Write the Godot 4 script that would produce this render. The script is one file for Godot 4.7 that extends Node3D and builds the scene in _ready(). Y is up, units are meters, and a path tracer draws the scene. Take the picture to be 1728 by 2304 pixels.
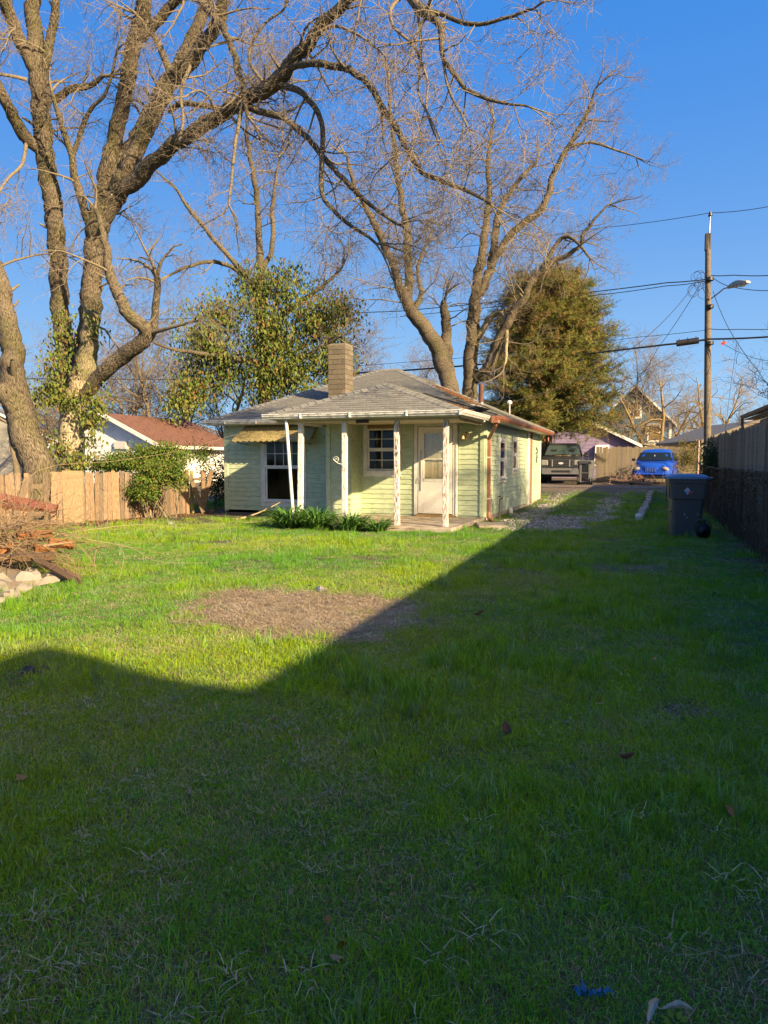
extends Node3D
# A small green house in a back yard: y up, metres, -z runs along the drive towards the alley.

const FOCAL := 1600.0
const EYE := Vector3(0, 1.38, 0)
var view := Basis()
var used := {}
var M := {}
var T := {}
var wob := FastNoiseLite.new()
var patchy := FastNoiseLite.new()
var sun_to := Vector3(0.8054, 0.4099, 0.4282)

# ---------------------------------------------------------------- helpers
func at(u: float, v: float, dep: float) -> Vector3:
	return EYE + view * Vector3((u - 864.0) / FOCAL, -(v - 1152.0) / FOCAL, -1.0) * dep

func numbered(called: String) -> String:
	if not used.has(called):
		used[called] = 0
		return called
	used[called] += 1
	return "%s_%03d" % [called, used[called]]

func meta(o: Node, label := "", category := "", group := "", kind := "") -> void:
	if label: o.set_meta("label", label)
	if category: o.set_meta("category", category)
	if group: o.set_meta("group", group)
	if kind: o.set_meta("kind", kind)

func thing(called: String, label: String, category: String, where := Vector3.ZERO, turn := 0.0, group := "") -> Node3D:
	var o := Node3D.new()
	o.name = numbered(called)
	add_child(o)
	o.position = where
	o.rotation.y = turn
	meta(o, label, category, group)
	return o

func part(parent: Node, called: String, mesh: Mesh, material: Material, where := Vector3.ZERO, basis_ := Basis()) -> MeshInstance3D:
	var o := MeshInstance3D.new()
	o.mesh = mesh
	o.material_override = material
	o.transform = Transform3D(basis_, where)
	if parent == self:
		o.name = numbered(called)
		add_child(o)
	else:
		var k := "n_" + called
		var n: int = parent.get_meta(k) if parent.has_meta(k) else 0
		parent.set_meta(k, n + 1)
		o.name = called if n == 0 else "%s_%03d" % [called, n]
		parent.add_child(o, true)
	return o

func many(parent: Node, called: String, mesh: Mesh, material: Material, places: PackedFloat32Array, colored := false) -> MultiMeshInstance3D:
	var mm := MultiMesh.new()
	mm.transform_format = MultiMesh.TRANSFORM_3D
	mm.use_colors = colored
	mm.mesh = mesh
	mm.instance_count = places.size() / (16 if colored else 12)
	mm.buffer = places
	var o := MultiMeshInstance3D.new()
	o.multimesh = mm
	o.material_override = material
	o.name = numbered(called) if parent == self else called
	parent.add_child(o, true)
	o.set_meta("kind", "stuff")
	return o

func put(buf: PackedFloat32Array, b: Basis, p: Vector3) -> void:
	buf.append_array(PackedFloat32Array([b.x.x, b.y.x, b.z.x, p.x, b.x.y, b.y.y, b.z.y, p.y, b.x.z, b.y.z, b.z.z, p.z]))

func aim(dir: Vector3, roll := 0.0) -> Basis:            # y axis along dir
	var y := dir.normalized()
	var x := y.cross(Vector3.RIGHT if absf(y.x) < 0.8 else Vector3.FORWARD).normalized()
	return Basis(x, y, x.cross(y)).rotated(y, roll)

class MB extends RefCounted:                              # collects faces of one mesh
	var v := PackedVector3Array()
	var n := PackedVector3Array()
	var uv := PackedVector2Array()
	var c := PackedColorArray()
	var ix := PackedInt32Array()
	var tint := Color.WHITE
	var colored := false
	func tri(a: Vector3, b: Vector3, d: Vector3) -> void:
		var nn := (d - a).cross(b - a).normalized()
		var k := v.size()
		v.append(a); v.append(b); v.append(d)
		n.append(nn); n.append(nn); n.append(nn)
		uv.append(Vector2(0, 0)); uv.append(Vector2(1, 0)); uv.append(Vector2(1, 1))
		if colored:
			c.append(tint); c.append(tint); c.append(tint)
		ix.append(k); ix.append(k + 1); ix.append(k + 2)
	func quad(a: Vector3, b: Vector3, d: Vector3, e: Vector3) -> void:
		var nn := (d - a).cross(b - a)
		if nn.length_squared() < 1e-14: nn = (e - a).cross(d - a)
		nn = nn.normalized()
		var k := v.size()
		v.append(a); v.append(b); v.append(d); v.append(e)
		for i in 4: n.append(nn)
		uv.append(Vector2(0, 0)); uv.append(Vector2(1, 0)); uv.append(Vector2(1, 1)); uv.append(Vector2(0, 1))
		if colored:
			for i in 4: c.append(tint)
		ix.append_array(PackedInt32Array([k, k + 1, k + 2, k, k + 2, k + 3]))
	func box(p: Vector3, s: Vector3, b := Basis()) -> void:
		var h := s * 0.5
		var q: Array[Vector3] = []
		for i in 8:
			q.append(p + b * Vector3(h.x * (1 if i & 1 else -1), h.y * (1 if i & 2 else -1), h.z * (1 if i & 4 else -1)))
		quad(q[4], q[6], q[7], q[5]); quad(q[1], q[3], q[2], q[0]); quad(q[5], q[7], q[3], q[1])
		quad(q[0], q[2], q[6], q[4]); quad(q[6], q[2], q[3], q[7]); quad(q[0], q[4], q[5], q[1])
	func cbox(p: Vector3, s: Vector3, r: float, b := Basis()) -> void:   # box with chamfered edges
		var h := s * 0.5
		var rr := minf(r, minf(h.x, minf(h.y, h.z)) * 0.9)
		var f := func(sx: float, sy: float, sz: float, ax: int) -> Vector3:
			return p + b * Vector3(sx * (h.x - (0.0 if ax == 0 else rr)), sy * (h.y - (0.0 if ax == 1 else rr)), sz * (h.z - (0.0 if ax == 2 else rr)))
		for s1: float in [-1.0, 1.0]:
			var fx := [f.call(s1, -1, -1, 0), f.call(s1, 1, -1, 0), f.call(s1, 1, 1, 0), f.call(s1, -1, 1, 0)]
			var fy := [f.call(-1, s1, -1, 1), f.call(-1, s1, 1, 1), f.call(1, s1, 1, 1), f.call(1, s1, -1, 1)]
			var fz := [f.call(-1, -1, s1, 2), f.call(1, -1, s1, 2), f.call(1, 1, s1, 2), f.call(-1, 1, s1, 2)]
			for q: Array in [fx, fy, fz]:
				if s1 > 0: quad(q[3], q[2], q[1], q[0])
				else: quad(q[0], q[1], q[2], q[3])
			for s2: float in [-1.0, 1.0]:
				face(f.call(s1, s2, -1, 0), f.call(s1, s2, 1, 0), f.call(s1, s2, 1, 1), f.call(s1, s2, -1, 1), p)
				face(f.call(s1, -1, s2, 0), f.call(s1, 1, s2, 0), f.call(s1, 1, s2, 2), f.call(s1, -1, s2, 2), p)
				face(f.call(-1, s1, s2, 1), f.call(1, s1, s2, 1), f.call(1, s1, s2, 2), f.call(-1, s1, s2, 2), p)
				for s3: float in [-1.0, 1.0]:
					face3(f.call(s1, s2, s3, 0), f.call(s1, s2, s3, 1), f.call(s1, s2, s3, 2), p)
	func face(a: Vector3, b: Vector3, d: Vector3, e: Vector3, from: Vector3) -> void:   # quad turned away from a point
		if (d - a).cross(b - a).dot(a + d - from * 2.0) < 0: quad(e, d, b, a)
		else: quad(a, b, d, e)
	func face3(a: Vector3, b: Vector3, d: Vector3, from: Vector3) -> void:
		if (d - a).cross(b - a).dot(a + b + d - from * 3.0) < 0: tri(d, b, a)
		else: tri(a, b, d)
	func tube(pts: PackedVector3Array, rad: PackedFloat32Array, sides: int, rough := 0.0, nz: FastNoiseLite = null) -> void:
		var m := pts.size()
		if m < 2: return
		var t := (pts[1] - pts[0]).normalized()
		var x := t.cross(Vector3.RIGHT if absf(t.x) < 0.8 else Vector3.FORWARD).normalized()
		var k := v.size()
		var along := 0.0
		for i in m:
			if i > 0:
				along += pts[i].distance_to(pts[i - 1])
			var t2 := ((pts[mini(i + 1, m - 1)] - pts[maxi(i - 1, 0)])).normalized()
			x = (x - t2 * x.dot(t2)).normalized()
			var y := t2.cross(x)
			for s in sides + 1:
				var a := TAU * s / sides
				var d := x * cos(a) + y * sin(a)
				var r := rad[i]
				if nz and s < sides: r *= 1.0 + rough * (nz.get_noise_3d(pts[i].x * 1.4 + d.x * 0.8, pts[i].y * 1.4 + d.y * 0.8, pts[i].z * 1.4 + d.z * 0.8) + 0.5 * nz.get_noise_3d(d.x * 4.0 + 9.0, pts[i].y * 2.2 + d.y * 4.0, d.z * 4.0))
				elif nz: r = v[v.size() - sides].distance_to(pts[i])
				if nz and s < sides and sides > 24:
					var f := nz.get_noise_3d(d.x * rad[i] * 26.0 + 3.0, along * 2.4 + d.y * rad[i] * 26.0, d.z * rad[i] * 26.0)
					r += minf(0.022, rad[i] * 0.09) * (absf(f) * 3.0 - 0.6)
				v.append(pts[i] + d * r)
				n.append(d)
				uv.append(Vector2(float(s) / sides * maxf(1.0, roundf(rad[0] * 17.0)), along))
				if colored:
					if nz:
						var q := pts[i] + d * rad[i]
						var g := nz.get_noise_3d(q.x * 1.6 + 30.0, q.y * 0.7, q.z * 1.6)
						var t3 := 0.82 + 0.5 * nz.get_noise_3d(q.x * 0.7, q.y * 0.5 + 60.0, q.z * 0.7)
						c.append(Color(t3, t3, t3).lerp(Color(0.62, 0.72, 0.42), clampf((g - 0.12) * 5.0, 0.0, 0.6)))
					else: c.append(tint)
		for i in m - 1:
			for s in sides:
				var a := k + i * (sides + 1) + s
				ix.append_array(PackedInt32Array([a, a + sides + 2, a + 1, a, a + sides + 1, a + sides + 2]))
		if rad[m - 1] > 0.012:
			var e := k + (m - 1) * (sides + 1)
			for s in sides - 2:
				ix.append_array(PackedInt32Array([e, e + s + 2, e + s + 1]))
	func loft(rings: Array, closed_ends := true) -> void:              # rings of equal point counts, flat shaded
		for i in rings.size() - 1:
			var a: PackedVector3Array = rings[i]
			var b: PackedVector3Array = rings[i + 1]
			var m := a.size()
			for j in m:
				quad(a[j], a[(j + 1) % m], b[(j + 1) % m], b[j])
		if closed_ends:
			var f: PackedVector3Array = rings[0]
			var l: PackedVector3Array = rings[rings.size() - 1]
			for j in range(1, f.size() - 1):
				tri(f[0], f[j + 1], f[j])
				tri(l[0], l[j], l[j + 1])
	func sloft(rings: Array) -> void:                                  # smooth skin between rings
		var k := v.size()
		var m: int = rings[0].size()
		for i in rings.size():
			for j in m + 1:
				v.append(rings[i][j % m]); uv.append(Vector2(float(j) / m, i)); n.append(Vector3.ZERO)
				if colored: c.append(tint)
		for i in rings.size() - 1:
			for j in m:
				var a := k + i * (m + 1) + j
				for q: Array in [[a, a + 1, a + m + 2], [a, a + m + 2, a + m + 1]]:
					var nn: Vector3 = (v[q[2]] - v[q[0]]).cross(v[q[1]] - v[q[0]])
					for w: int in q:
						n[w] += nn
						ix.append(w)
		for i in rings.size():
			var a := k + i * (m + 1)
			var s := n[a] + n[a + m]
			n[a] = s; n[a + m] = s
		for i in range(k, v.size()): n[i] = n[i].normalized()
	func disc(ring: PackedVector3Array, flip := false) -> void:
		for j in range(1, ring.size() - 1):
			if flip: tri(ring[0], ring[j + 1], ring[j])
			else: tri(ring[0], ring[j], ring[j + 1])
	func done() -> ArrayMesh:
		var a := []
		a.resize(Mesh.ARRAY_MAX)
		a[Mesh.ARRAY_VERTEX] = v
		a[Mesh.ARRAY_NORMAL] = n
		a[Mesh.ARRAY_TEX_UV] = uv
		if colored: a[Mesh.ARRAY_COLOR] = c
		a[Mesh.ARRAY_INDEX] = ix
		var m := ArrayMesh.new()
		if v.size() > 0: m.add_surface_from_arrays(Mesh.PRIMITIVE_TRIANGLES, a)
		return m

func boxm(s: Vector3, r := 0.0) -> ArrayMesh:
	var b := MB.new()
	if r > 0: b.cbox(Vector3.ZERO, s, r)
	else: b.box(Vector3.ZERO, s)
	return b.done()

func pbox(parent: Node, called: String, p: Vector3, s: Vector3, m: Material, r := 0.0, basis_ := Basis()) -> MeshInstance3D:
	return part(parent, called, boxm(s, r), m, p, basis_)

func tubem(pts: Array, r: float, sides := 8, r2 := -1.0) -> ArrayMesh:
	var b := MB.new()
	var rad := PackedFloat32Array()
	for i in pts.size():
		rad.append(r if r2 < 0 else lerpf(r, r2, float(i) / (pts.size() - 1)))
	b.tube(PackedVector3Array(pts), rad, sides)
	return b.done()

func prism(profile: PackedVector2Array, a: Vector3, b: Vector3, x: Vector3, y: Vector3) -> ArrayMesh:  # profile swept from a to b
	var mb := MB.new()
	add_prism(mb, profile, a, b, x, y)
	return mb.done()

func add_prism(mb: MB, profile: PackedVector2Array, a: Vector3, b: Vector3, x: Vector3, y: Vector3) -> void:
	var m := profile.size()
	var mid := (a + b) * 0.5
	var cc := Vector2.ZERO
	for q in profile: cc += q / m
	mid += x * cc.x + y * cc.y
	for i in m:
		var p := profile[i]
		var q := profile[(i + 1) % m]
		mb.face(a + x * p.x + y * p.y, a + x * q.x + y * q.y, b + x * q.x + y * q.y, b + x * p.x + y * p.y, mid)
	var tr := Geometry2D.triangulate_polygon(profile)
	for i in range(0, tr.size(), 3):
		for e: Vector3 in [a, b]:
			mb.face3(e + x * profile[tr[i]].x + y * profile[tr[i]].y, e + x * profile[tr[i + 1]].x + y * profile[tr[i + 1]].y, e + x * profile[tr[i + 2]].x + y * profile[tr[i + 2]].y, mid)

func blob(radius: Vector3, seed_: int, rough := 0.35, rings := 6, sides := 8) -> ArrayMesh:            # a lumpy stone or clod
	var nz := FastNoiseLite.new()
	nz.seed = seed_
	nz.frequency = 0.7
	var rr := []
	for i in rings + 1:
		var ring := PackedVector3Array()
		var th := PI * clampf(float(i) / rings, 0.02, 0.98)
		for j in sides:
			var a := TAU * j / sides
			var d := Vector3(sin(th) * cos(a), cos(th), sin(th) * sin(a))
			ring.append(d * radius * (1.0 + rough * nz.get_noise_3dv(d * 2.0) * 2.0))
		rr.append(ring)
	var mb := MB.new()
	mb.loft(rr)
	return mb.done()

# ---------------------------------------------------------------- materials
func noise_image(size: int, freq: float, seed_: int, octaves := 4, type := FastNoiseLite.TYPE_SIMPLEX_SMOOTH) -> Image:
	var nz := FastNoiseLite.new()
	nz.noise_type = type
	nz.seed = seed_
	nz.frequency = freq
	nz.fractal_octaves = octaves
	return nz.get_seamless_image(size, size)

func grey(size: int, freq: float, seed_: int, lo: float, octaves := 4) -> ImageTexture:       # noise from lo to 1
	return patches(size, freq, seed_, [Color(lo, lo, lo), Color(1, 1, 1)], [0.2, 0.8])

func relief(size: int, freq: float, seed_: int, depth: float, octaves := 4) -> ImageTexture:
	var im := noise_image(size, freq, seed_, octaves)
	im.convert(Image.FORMAT_RGBA8)
	im.bump_map_to_normal_map(depth)
	return ImageTexture.create_from_image(im)

func patches(size: int, freq: float, seed_: int, cols: Array, stops: Array, squash := 1) -> ImageTexture:  # linear colours at noise levels
	var im := noise_image(size, freq, seed_, 5)
	if squash > 1:
		im.resize(size, size / squash, Image.INTERPOLATE_BILINEAR)
	var g := Gradient.new()
	g.offsets = PackedFloat32Array(stops)
	var pc := PackedColorArray()
	for c: Color in cols: pc.append(c.linear_to_srgb())
	g.colors = pc
	var lut := PackedByteArray()
	for i in 256:
		var c := g.sample(i / 255.0)
		lut.append_array(PackedByteArray([int(clampf(c.r, 0, 1) * 255), int(clampf(c.g, 0, 1) * 255), int(clampf(c.b, 0, 1) * 255)]))
	im.convert(Image.FORMAT_L8)
	var src := im.get_data()
	var out := PackedByteArray()
	out.resize(src.size() * 3)
	for i in src.size():
		var k := src[i] * 3
		out[i * 3] = lut[k]; out[i * 3 + 1] = lut[k + 1]; out[i * 3 + 2] = lut[k + 2]
	return ImageTexture.create_from_image(Image.create_from_data(im.get_width(), im.get_height(), false, Image.FORMAT_RGB8, out))

func lin(r: float, g: float, b: float) -> Color:
	return Color(r, g, b).linear_to_srgb()

func mat(col: Color, rough := 0.8, tex: Texture2D = null, scale_ := Vector3.ONE, bump: Texture2D = null, bump_by := 1.0, metal := 0.0) -> StandardMaterial3D:
	var m := StandardMaterial3D.new()
	m.albedo_color = col
	m.roughness = rough
	m.metallic = metal
	if tex or bump:
		m.uv1_triplanar = true
		m.uv1_world_triplanar = true
		m.uv1_scale = scale_
	if tex: m.albedo_texture = tex
	if bump:
		m.normal_enabled = true
		m.normal_texture = bump
		m.normal_scale = bump_by
	return m

func uvmat(col: Color, rough: float, tex: Texture2D, scale_: Vector3, bump: Texture2D = null, bump_by := 1.0) -> StandardMaterial3D:
	var m := mat(col, rough)
	m.albedo_texture = tex
	m.uv1_scale = scale_
	if bump:
		m.normal_enabled = true
		m.normal_texture = bump
		m.normal_scale = bump_by
	return m

func glass(tint: Color, alpha: float) -> StandardMaterial3D:
	var m := mat(tint, 0.03)
	m.transparency = BaseMaterial3D.TRANSPARENCY_ALPHA
	m.albedo_color.a = alpha
	m.metallic_specular = 0.5
	return m

func leafy(col: Color, rough := 0.55, back := 0.5) -> StandardMaterial3D:
	var m := mat(col, rough)
	m.vertex_color_use_as_albedo = true
	m.metallic_specular = 0.2
	m.backlight_enabled = true
	m.backlight = Color(back, back, back * 0.6)
	m.cull_mode = BaseMaterial3D.CULL_DISABLED
	return m

func make_materials() -> void:
	T.fine = grey(512, 0.03, 3, 0.42, 5)
	T.soft = grey(256, 0.012, 5, 0.82, 3)
	T.grit = grey(512, 0.12, 7, 0.45, 4)
	T.bump = relief(512, 0.05, 9, 5.0, 5)
	T.gritbump = relief(512, 0.14, 11, 6.0, 4)
	T.wall = patches(512, 0.012, 55, [Color(0.66, 0.66, 0.60), Color(0.88, 0.89, 0.86), Color(1, 1, 1)], [0.12, 0.36, 0.75])
	M.siding = mat(lin(0.475, 0.55, 0.37), 0.55, T.wall, Vector3(0.7, 1.5, 0.7), T.bump, 0.2)
	M.siding_b = mat(lin(0.455, 0.53, 0.355), 0.55, T.wall, Vector3(0.9, 2.5, 0.9), T.bump, 0.2)
	M.siding_c = mat(lin(0.49, 0.565, 0.385), 0.55, T.wall, Vector3(0.6, 2.0, 0.6), T.bump, 0.2)
	M.white = mat(lin(0.72, 0.71, 0.66), 0.5, T.soft, Vector3(1.5, 1.5, 1.5))
	M.gutter = mat(lin(0.74, 0.74, 0.72), 0.35, patches(256, 0.02, 31, [Color(0.35, 0.33, 0.29), Color(0.85, 0.85, 0.84), Color(1, 1, 1)], [0.12, 0.34, 0.8]), Vector3(1.2, 6, 1.2))
	M.copper = mat(lin(0.30, 0.115, 0.062), 0.45, T.soft, Vector3(1.5, 4, 1.5))
	M.spout = mat(lin(0.36, 0.155, 0.10), 0.45, T.soft, Vector3(2, 2, 2))
	M.peel = mat(Color.WHITE, 0.8, patches(512, 0.018, 41, [Color(0.17, 0.075, 0.04), Color(0.24, 0.13, 0.08), Color(0.40, 0.36, 0.29), Color(0.66, 0.66, 0.64), Color(0.74, 0.74, 0.72)], [0.18, 0.28, 0.30, 0.33, 0.9]), Vector3(7.5, 0.6, 7.5), T.bump, 0.15)
	M.peel_bad = mat(Color.WHITE, 0.8, patches(512, 0.018, 43, [Color(0.17, 0.075, 0.04), Color(0.26, 0.13, 0.075), Color(0.40, 0.34, 0.27), Color(0.66, 0.65, 0.62), Color(0.74, 0.74, 0.72)], [0.25, 0.40, 0.42, 0.45, 0.9]), Vector3(7.5, 0.55, 7.5), T.bump, 0.15)
	M.shingle = []
	for k in 4:
		var g: float = [0.235, 0.27, 0.30, 0.25][k]
		M.shingle.append(mat(lin(g * 1.02, g, g * 0.9), 0.92, T.grit, Vector3(3.5, 3.5, 3.5), T.gritbump, 0.5))
	M.shingle_mix = M.shingle[1].duplicate()
	M.shingle_mix.vertex_color_use_as_albedo = true
	M.roofbase = mat(lin(0.07, 0.07, 0.066), 0.95)
	M.brick = []
	for k in 4:
		var s: float = [0.82, 1.0, 1.12, 0.9][k]
		M.brick.append(mat(lin(0.25 * s, 0.205 * s, 0.145 * s), 0.92, T.grit, Vector3(2.5, 2.5, 2.5), T.gritbump, 0.7))
	M.mortar = mat(lin(0.36, 0.31, 0.23), 0.95, T.grit, Vector3(4, 4, 4), T.gritbump, 0.6)
	M.concrete = mat(lin(0.43, 0.37, 0.29), 0.9, patches(512, 0.012, 51, [Color(0.55, 0.5, 0.45), Color(0.85, 0.82, 0.8), Color(1, 1, 1)], [0.2, 0.5, 0.8]), Vector3(0.5, 0.5, 0.5), T.gritbump, 0.4)
	M.dark = mat(lin(0.012, 0.012, 0.013), 0.6)
	M.black = mat(lin(0.02, 0.02, 0.022), 0.45)
	M.rubber = mat(lin(0.014, 0.014, 0.015), 0.85)
	M.steel = mat(lin(0.42, 0.42, 0.42), 0.45, T.soft, Vector3(3, 3, 3), null, 1.0, 0.7)
	M.rust = mat(lin(0.22, 0.10, 0.05), 0.85, T.grit, Vector3(5, 5, 5))
	M.pane = glass(Color(0.02, 0.02, 0.02), 0.3)
	M.pane.metallic_specular = 0.3
	M.clear = glass(Color(0.5, 0.55, 0.5), 0.12)
	M.woodtrim = mat(lin(0.40, 0.26, 0.11), 0.7, T.fine, Vector3(1.2, 6, 1.2))
	M.moss = mat(Color.WHITE, 0.95, patches(512, 0.02, 61, [Color(0.09, 0.10, 0.02), Color(0.24, 0.17, 0.06), Color(0.38, 0.29, 0.12), Color(0.44, 0.38, 0.20)], [0.2, 0.36, 0.55, 0.8]), Vector3(2.2, 2.2, 2.2), T.gritbump, 0.6)
	M.picket = []
	for k in 6:
		var s: float = [1.0, 0.72, 1.15, 0.85, 1.05, 0.6][k]
		var w: float = [1.0, 0.9, 1.05, 0.98, 0.92, 0.88][k]
		M.picket.append(mat(lin(0.36 * s * w, 0.24 * s, 0.15 * s / w), 0.9, T.fine, Vector3(4.0, 0.35, 4.0), T.bump, 0.5))
	M.greyboard = []
	for k in 5:
		var s: float = [1.0, 0.78, 1.15, 0.9, 0.62][k]
		M.greyboard.append(mat(lin(0.27 * s, 0.225 * s, 0.165 * s), 0.92, T.fine, Vector3(9.0, 0.7, 9.0), T.bump, 0.5))
	var bark_t := patches(512, 0.028, 71, [Color(0.03, 0.023, 0.015), Color(0.115, 0.088, 0.058), Color(0.20, 0.16, 0.11), Color(0.25, 0.21, 0.15)], [0.30, 0.46, 0.62, 0.85])
	var bark_n := relief(512, 0.028, 71, 13.0, 4)
	M.bark = uvmat(Color.WHITE, 0.95, bark_t, Vector3(1.0, 0.55, 1), bark_n, 1.0)
	M.bark_pale = uvmat(Color(1.35, 1.33, 1.25), 0.95, bark_t, Vector3(1.0, 0.55, 1), bark_n, 1.0)
	M.bark_pale.albedo_color = Color(1, 1, 1)
	M.bark_pale.albedo_texture = patches(512, 0.028, 71, [Color(0.10, 0.075, 0.045), Color(0.30, 0.24, 0.15), Color(0.46, 0.39, 0.27), Color(0.52, 0.45, 0.32)], [0.26, 0.40, 0.62, 0.85])
	M.bark.vertex_color_use_as_albedo = true
	M.bark_pale.vertex_color_use_as_albedo = true
	M.branch = uvmat(Color.WHITE, 0.9, patches(256, 0.05, 75, [Color(0.075, 0.058, 0.036), Color(0.20, 0.16, 0.105), Color(0.27, 0.23, 0.155)], [0.25, 0.5, 0.8]), Vector3(2, 1.2, 1), bark_n, 0.5)
	M.twig = mat(lin(0.25, 0.20, 0.14), 0.85)
	M.twig_far = mat(lin(0.20, 0.15, 0.10), 0.9)
	M.willow = mat(lin(0.34, 0.235, 0.09), 0.85)
	M.soil = mat(lin(0.12, 0.085, 0.055), 0.97, T.grit, Vector3(2, 2, 2), T.gritbump, 0.9)
	M.stone = []
	for k in 3:
		var s: float = [1.0, 0.85, 1.12][k]
		M.stone.append(mat(lin(0.40 * s, 0.35 * s, 0.285 * s), 0.92, T.grit, Vector3(2.0, 2.0, 2.0), T.gritbump, 0.8))

# ---------------------------------------------------------------- the scene
func _ready() -> void:
	var pitch := atan((1152.0 - 1038.0) / FOCAL)
	var yaw := atan((1454.0 - 864.0) / (FOCAL / cos(pitch)))
	view = Basis(Vector3.UP, yaw) * Basis(Vector3.RIGHT, -pitch)
	var cam := Camera3D.new()
	cam.name = "camera"
	cam.transform = Transform3D(view, EYE)
	cam.fov = rad_to_deg(2.0 * atan(1152.0 / FOCAL))
	cam.near = 0.05
	cam.far = 1500.0
	add_child(cam)
	cam.current = true
	var sky_mat := ProceduralSkyMaterial.new()
	sky_mat.sky_top_color = Color(0.066, 0.226, 0.402)
	sky_mat.sky_horizon_color = Color(0.325, 0.41, 0.465)
	sky_mat.sky_curve = 0.155
	sky_mat.ground_horizon_color = Color(0.31, 0.36, 0.38)
	sky_mat.ground_bottom_color = Color(0.22, 0.22, 0.18)
	sky_mat.sun_angle_max = 75.0                             # a clear sky grows paler towards the sun, about threefold at 30 degrees
	sky_mat.sun_curve = 0.36
	sky_mat.energy_multiplier = 1.0
	var sky := Sky.new()
	sky.sky_material = sky_mat
	var env := Environment.new()
	env.background_mode = Environment.BG_SKY
	env.sky = sky
	env.ambient_light_source = Environment.AMBIENT_SOURCE_SKY
	env.tonemap_mode = Environment.TONE_MAPPER_LINEAR
	env.tonemap_exposure = 5.8
	env.background_energy_multiplier = 1.0
	env.sdfgi_enabled = true
	env.ssao_enabled = true
	env.ssil_enabled = true
	var we := WorldEnvironment.new()
	we.name = "environment"
	we.environment = env
	add_child(we)
	var sun := DirectionalLight3D.new()
	sun.name = "sun"
	sun.light_energy = 0.70
	sun.light_color = Color(1.0, 0.885, 0.69)
	sun.light_angular_distance = 0.55
	sun.shadow_enabled = true
	add_child(sun)
	sun.look_at_from_position(sun_to * 60.0, Vector3.ZERO)
	wob.seed = 17
	wob.frequency = 1.0
	wob.fractal_octaves = 3
	patchy.seed = 23
	patchy.frequency = 0.35
	patchy.fractal_octaves = 4
	make_materials()
	build_ground()
	build_house()
	build_neighbours()
	build_fences()
	build_trees()
	build_street()
	build_yard_things()
	build_grass()
	clean(self)

func clean(o: Node) -> void:                               # drop the counters kept while naming parts
	for k in o.get_meta_list():
		if String(k).begins_with("n_"): o.remove_meta(k)
	for c in o.get_children(): clean(c)

# ---------------------------------------------------------------- ground
var burn := PackedVector2Array([Vector2(-3.86, -5.31), Vector2(-4.23, -6.11), Vector2(-4.14, -6.65), Vector2(-3.30, -6.67), Vector2(-2.47, -6.68), Vector2(-1.88, -6.21), Vector2(-1.83, -5.71), Vector2(-1.98, -5.01), Vector2(-2.29, -4.80), Vector2(-2.93, -4.82), Vector2(-3.29, -4.95)])
var fence_line := PackedVector2Array([Vector2(-13.2, -9.6), Vector2(-12.45, -10.85), Vector2(-11.75, -12.1), Vector2(-11.25, -13.4), Vector2(-10.99, -15.2), Vector2(-10.95, -16.2)])

func gy(x: float, z: float) -> float:
	return 0.34 * smoothstep(-22.0, -31.0, z) + 0.018 * wob.get_noise_2d(x * 0.35, z * 0.35) + 0.05 * smoothstep(-9.0, -12.5, x)

func poly_in(p: Vector2, poly: PackedVector2Array) -> float:        # metres inside (+) or outside (-)
	var d := 1e9
	for i in poly.size():
		d = minf(d, p.distance_to(Geometry2D.get_closest_point_to_segment(p, poly[i], poly[(i + 1) % poly.size()])))
	return d if Geometry2D.is_point_in_polygon(p, poly) else -d

func line_gap(p: Vector2, line: PackedVector2Array) -> float:
	var d := 1e9
	for i in line.size() - 1:
		d = minf(d, p.distance_to(Geometry2D.get_closest_point_to_segment(p, line[i], line[i + 1])))
	return d

func bare_at(x: float, z: float) -> float:                          # burnt ring: 1 in the middle
	if x < -5.0 or x > -1.0 or z < -7.6 or z > -4.0: return 0.0
	return smoothstep(-0.22, 0.14, poly_in(Vector2(x, z), burn) + 0.34 * wob.get_noise_2d(x * 3.1, z * 3.1) + 0.16 * wob.get_noise_2d(x * 9.0, z * 9.0))

func gravel_at(x: float, z: float) -> float:
	if z > -12.5 or z < -29.0 or x < -3.6 or x > 0.4: return 0.0
	var n := 0.55 * wob.get_noise_2d(x * 0.9 + 7.0, z * 0.55)
	var a := smoothstep(1.25, 0.25, absf(x + 2.0 + 0.10 * (z + 16.0)) + n) * smoothstep(-13.6, -15.0, z) * smoothstep(-20.5, -17.0, z)
	var b := smoothstep(0.55, 0.1, absf(x + 2.75) + n * 0.8) * smoothstep(-14.5, -16.0, z)
	var c := smoothstep(0.5, 0.1, absf(x + 1.0) + n * 0.8) * smoothstep(-15.0, -17.0, z)
	return clampf(maxf(a, maxf(b, c) * 0.75 * smoothstep(-29.0, -27.0, z)) - 0.25 * clampf(wob.get_noise_2d(x * 3.0, z * 2.0) * 3.0, 0.0, 1.0), 0.0, 1.0)

var thin_spots := [Vector3(-6.91, -10.34, 0.55), Vector3(-3.62, -9.31, 0.28), Vector3(-1.48, -8.73, 0.5), Vector3(-3.72, -3.43, 0.30), Vector3(-8.4, -11.2, 0.35), Vector3(-0.6, -13.0, 0.4), Vector3(-0.2, -9.6, 0.5), Vector3(0.25, -4.2, 0.2), Vector3(-9.6, -13.6, 0.8)]

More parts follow.
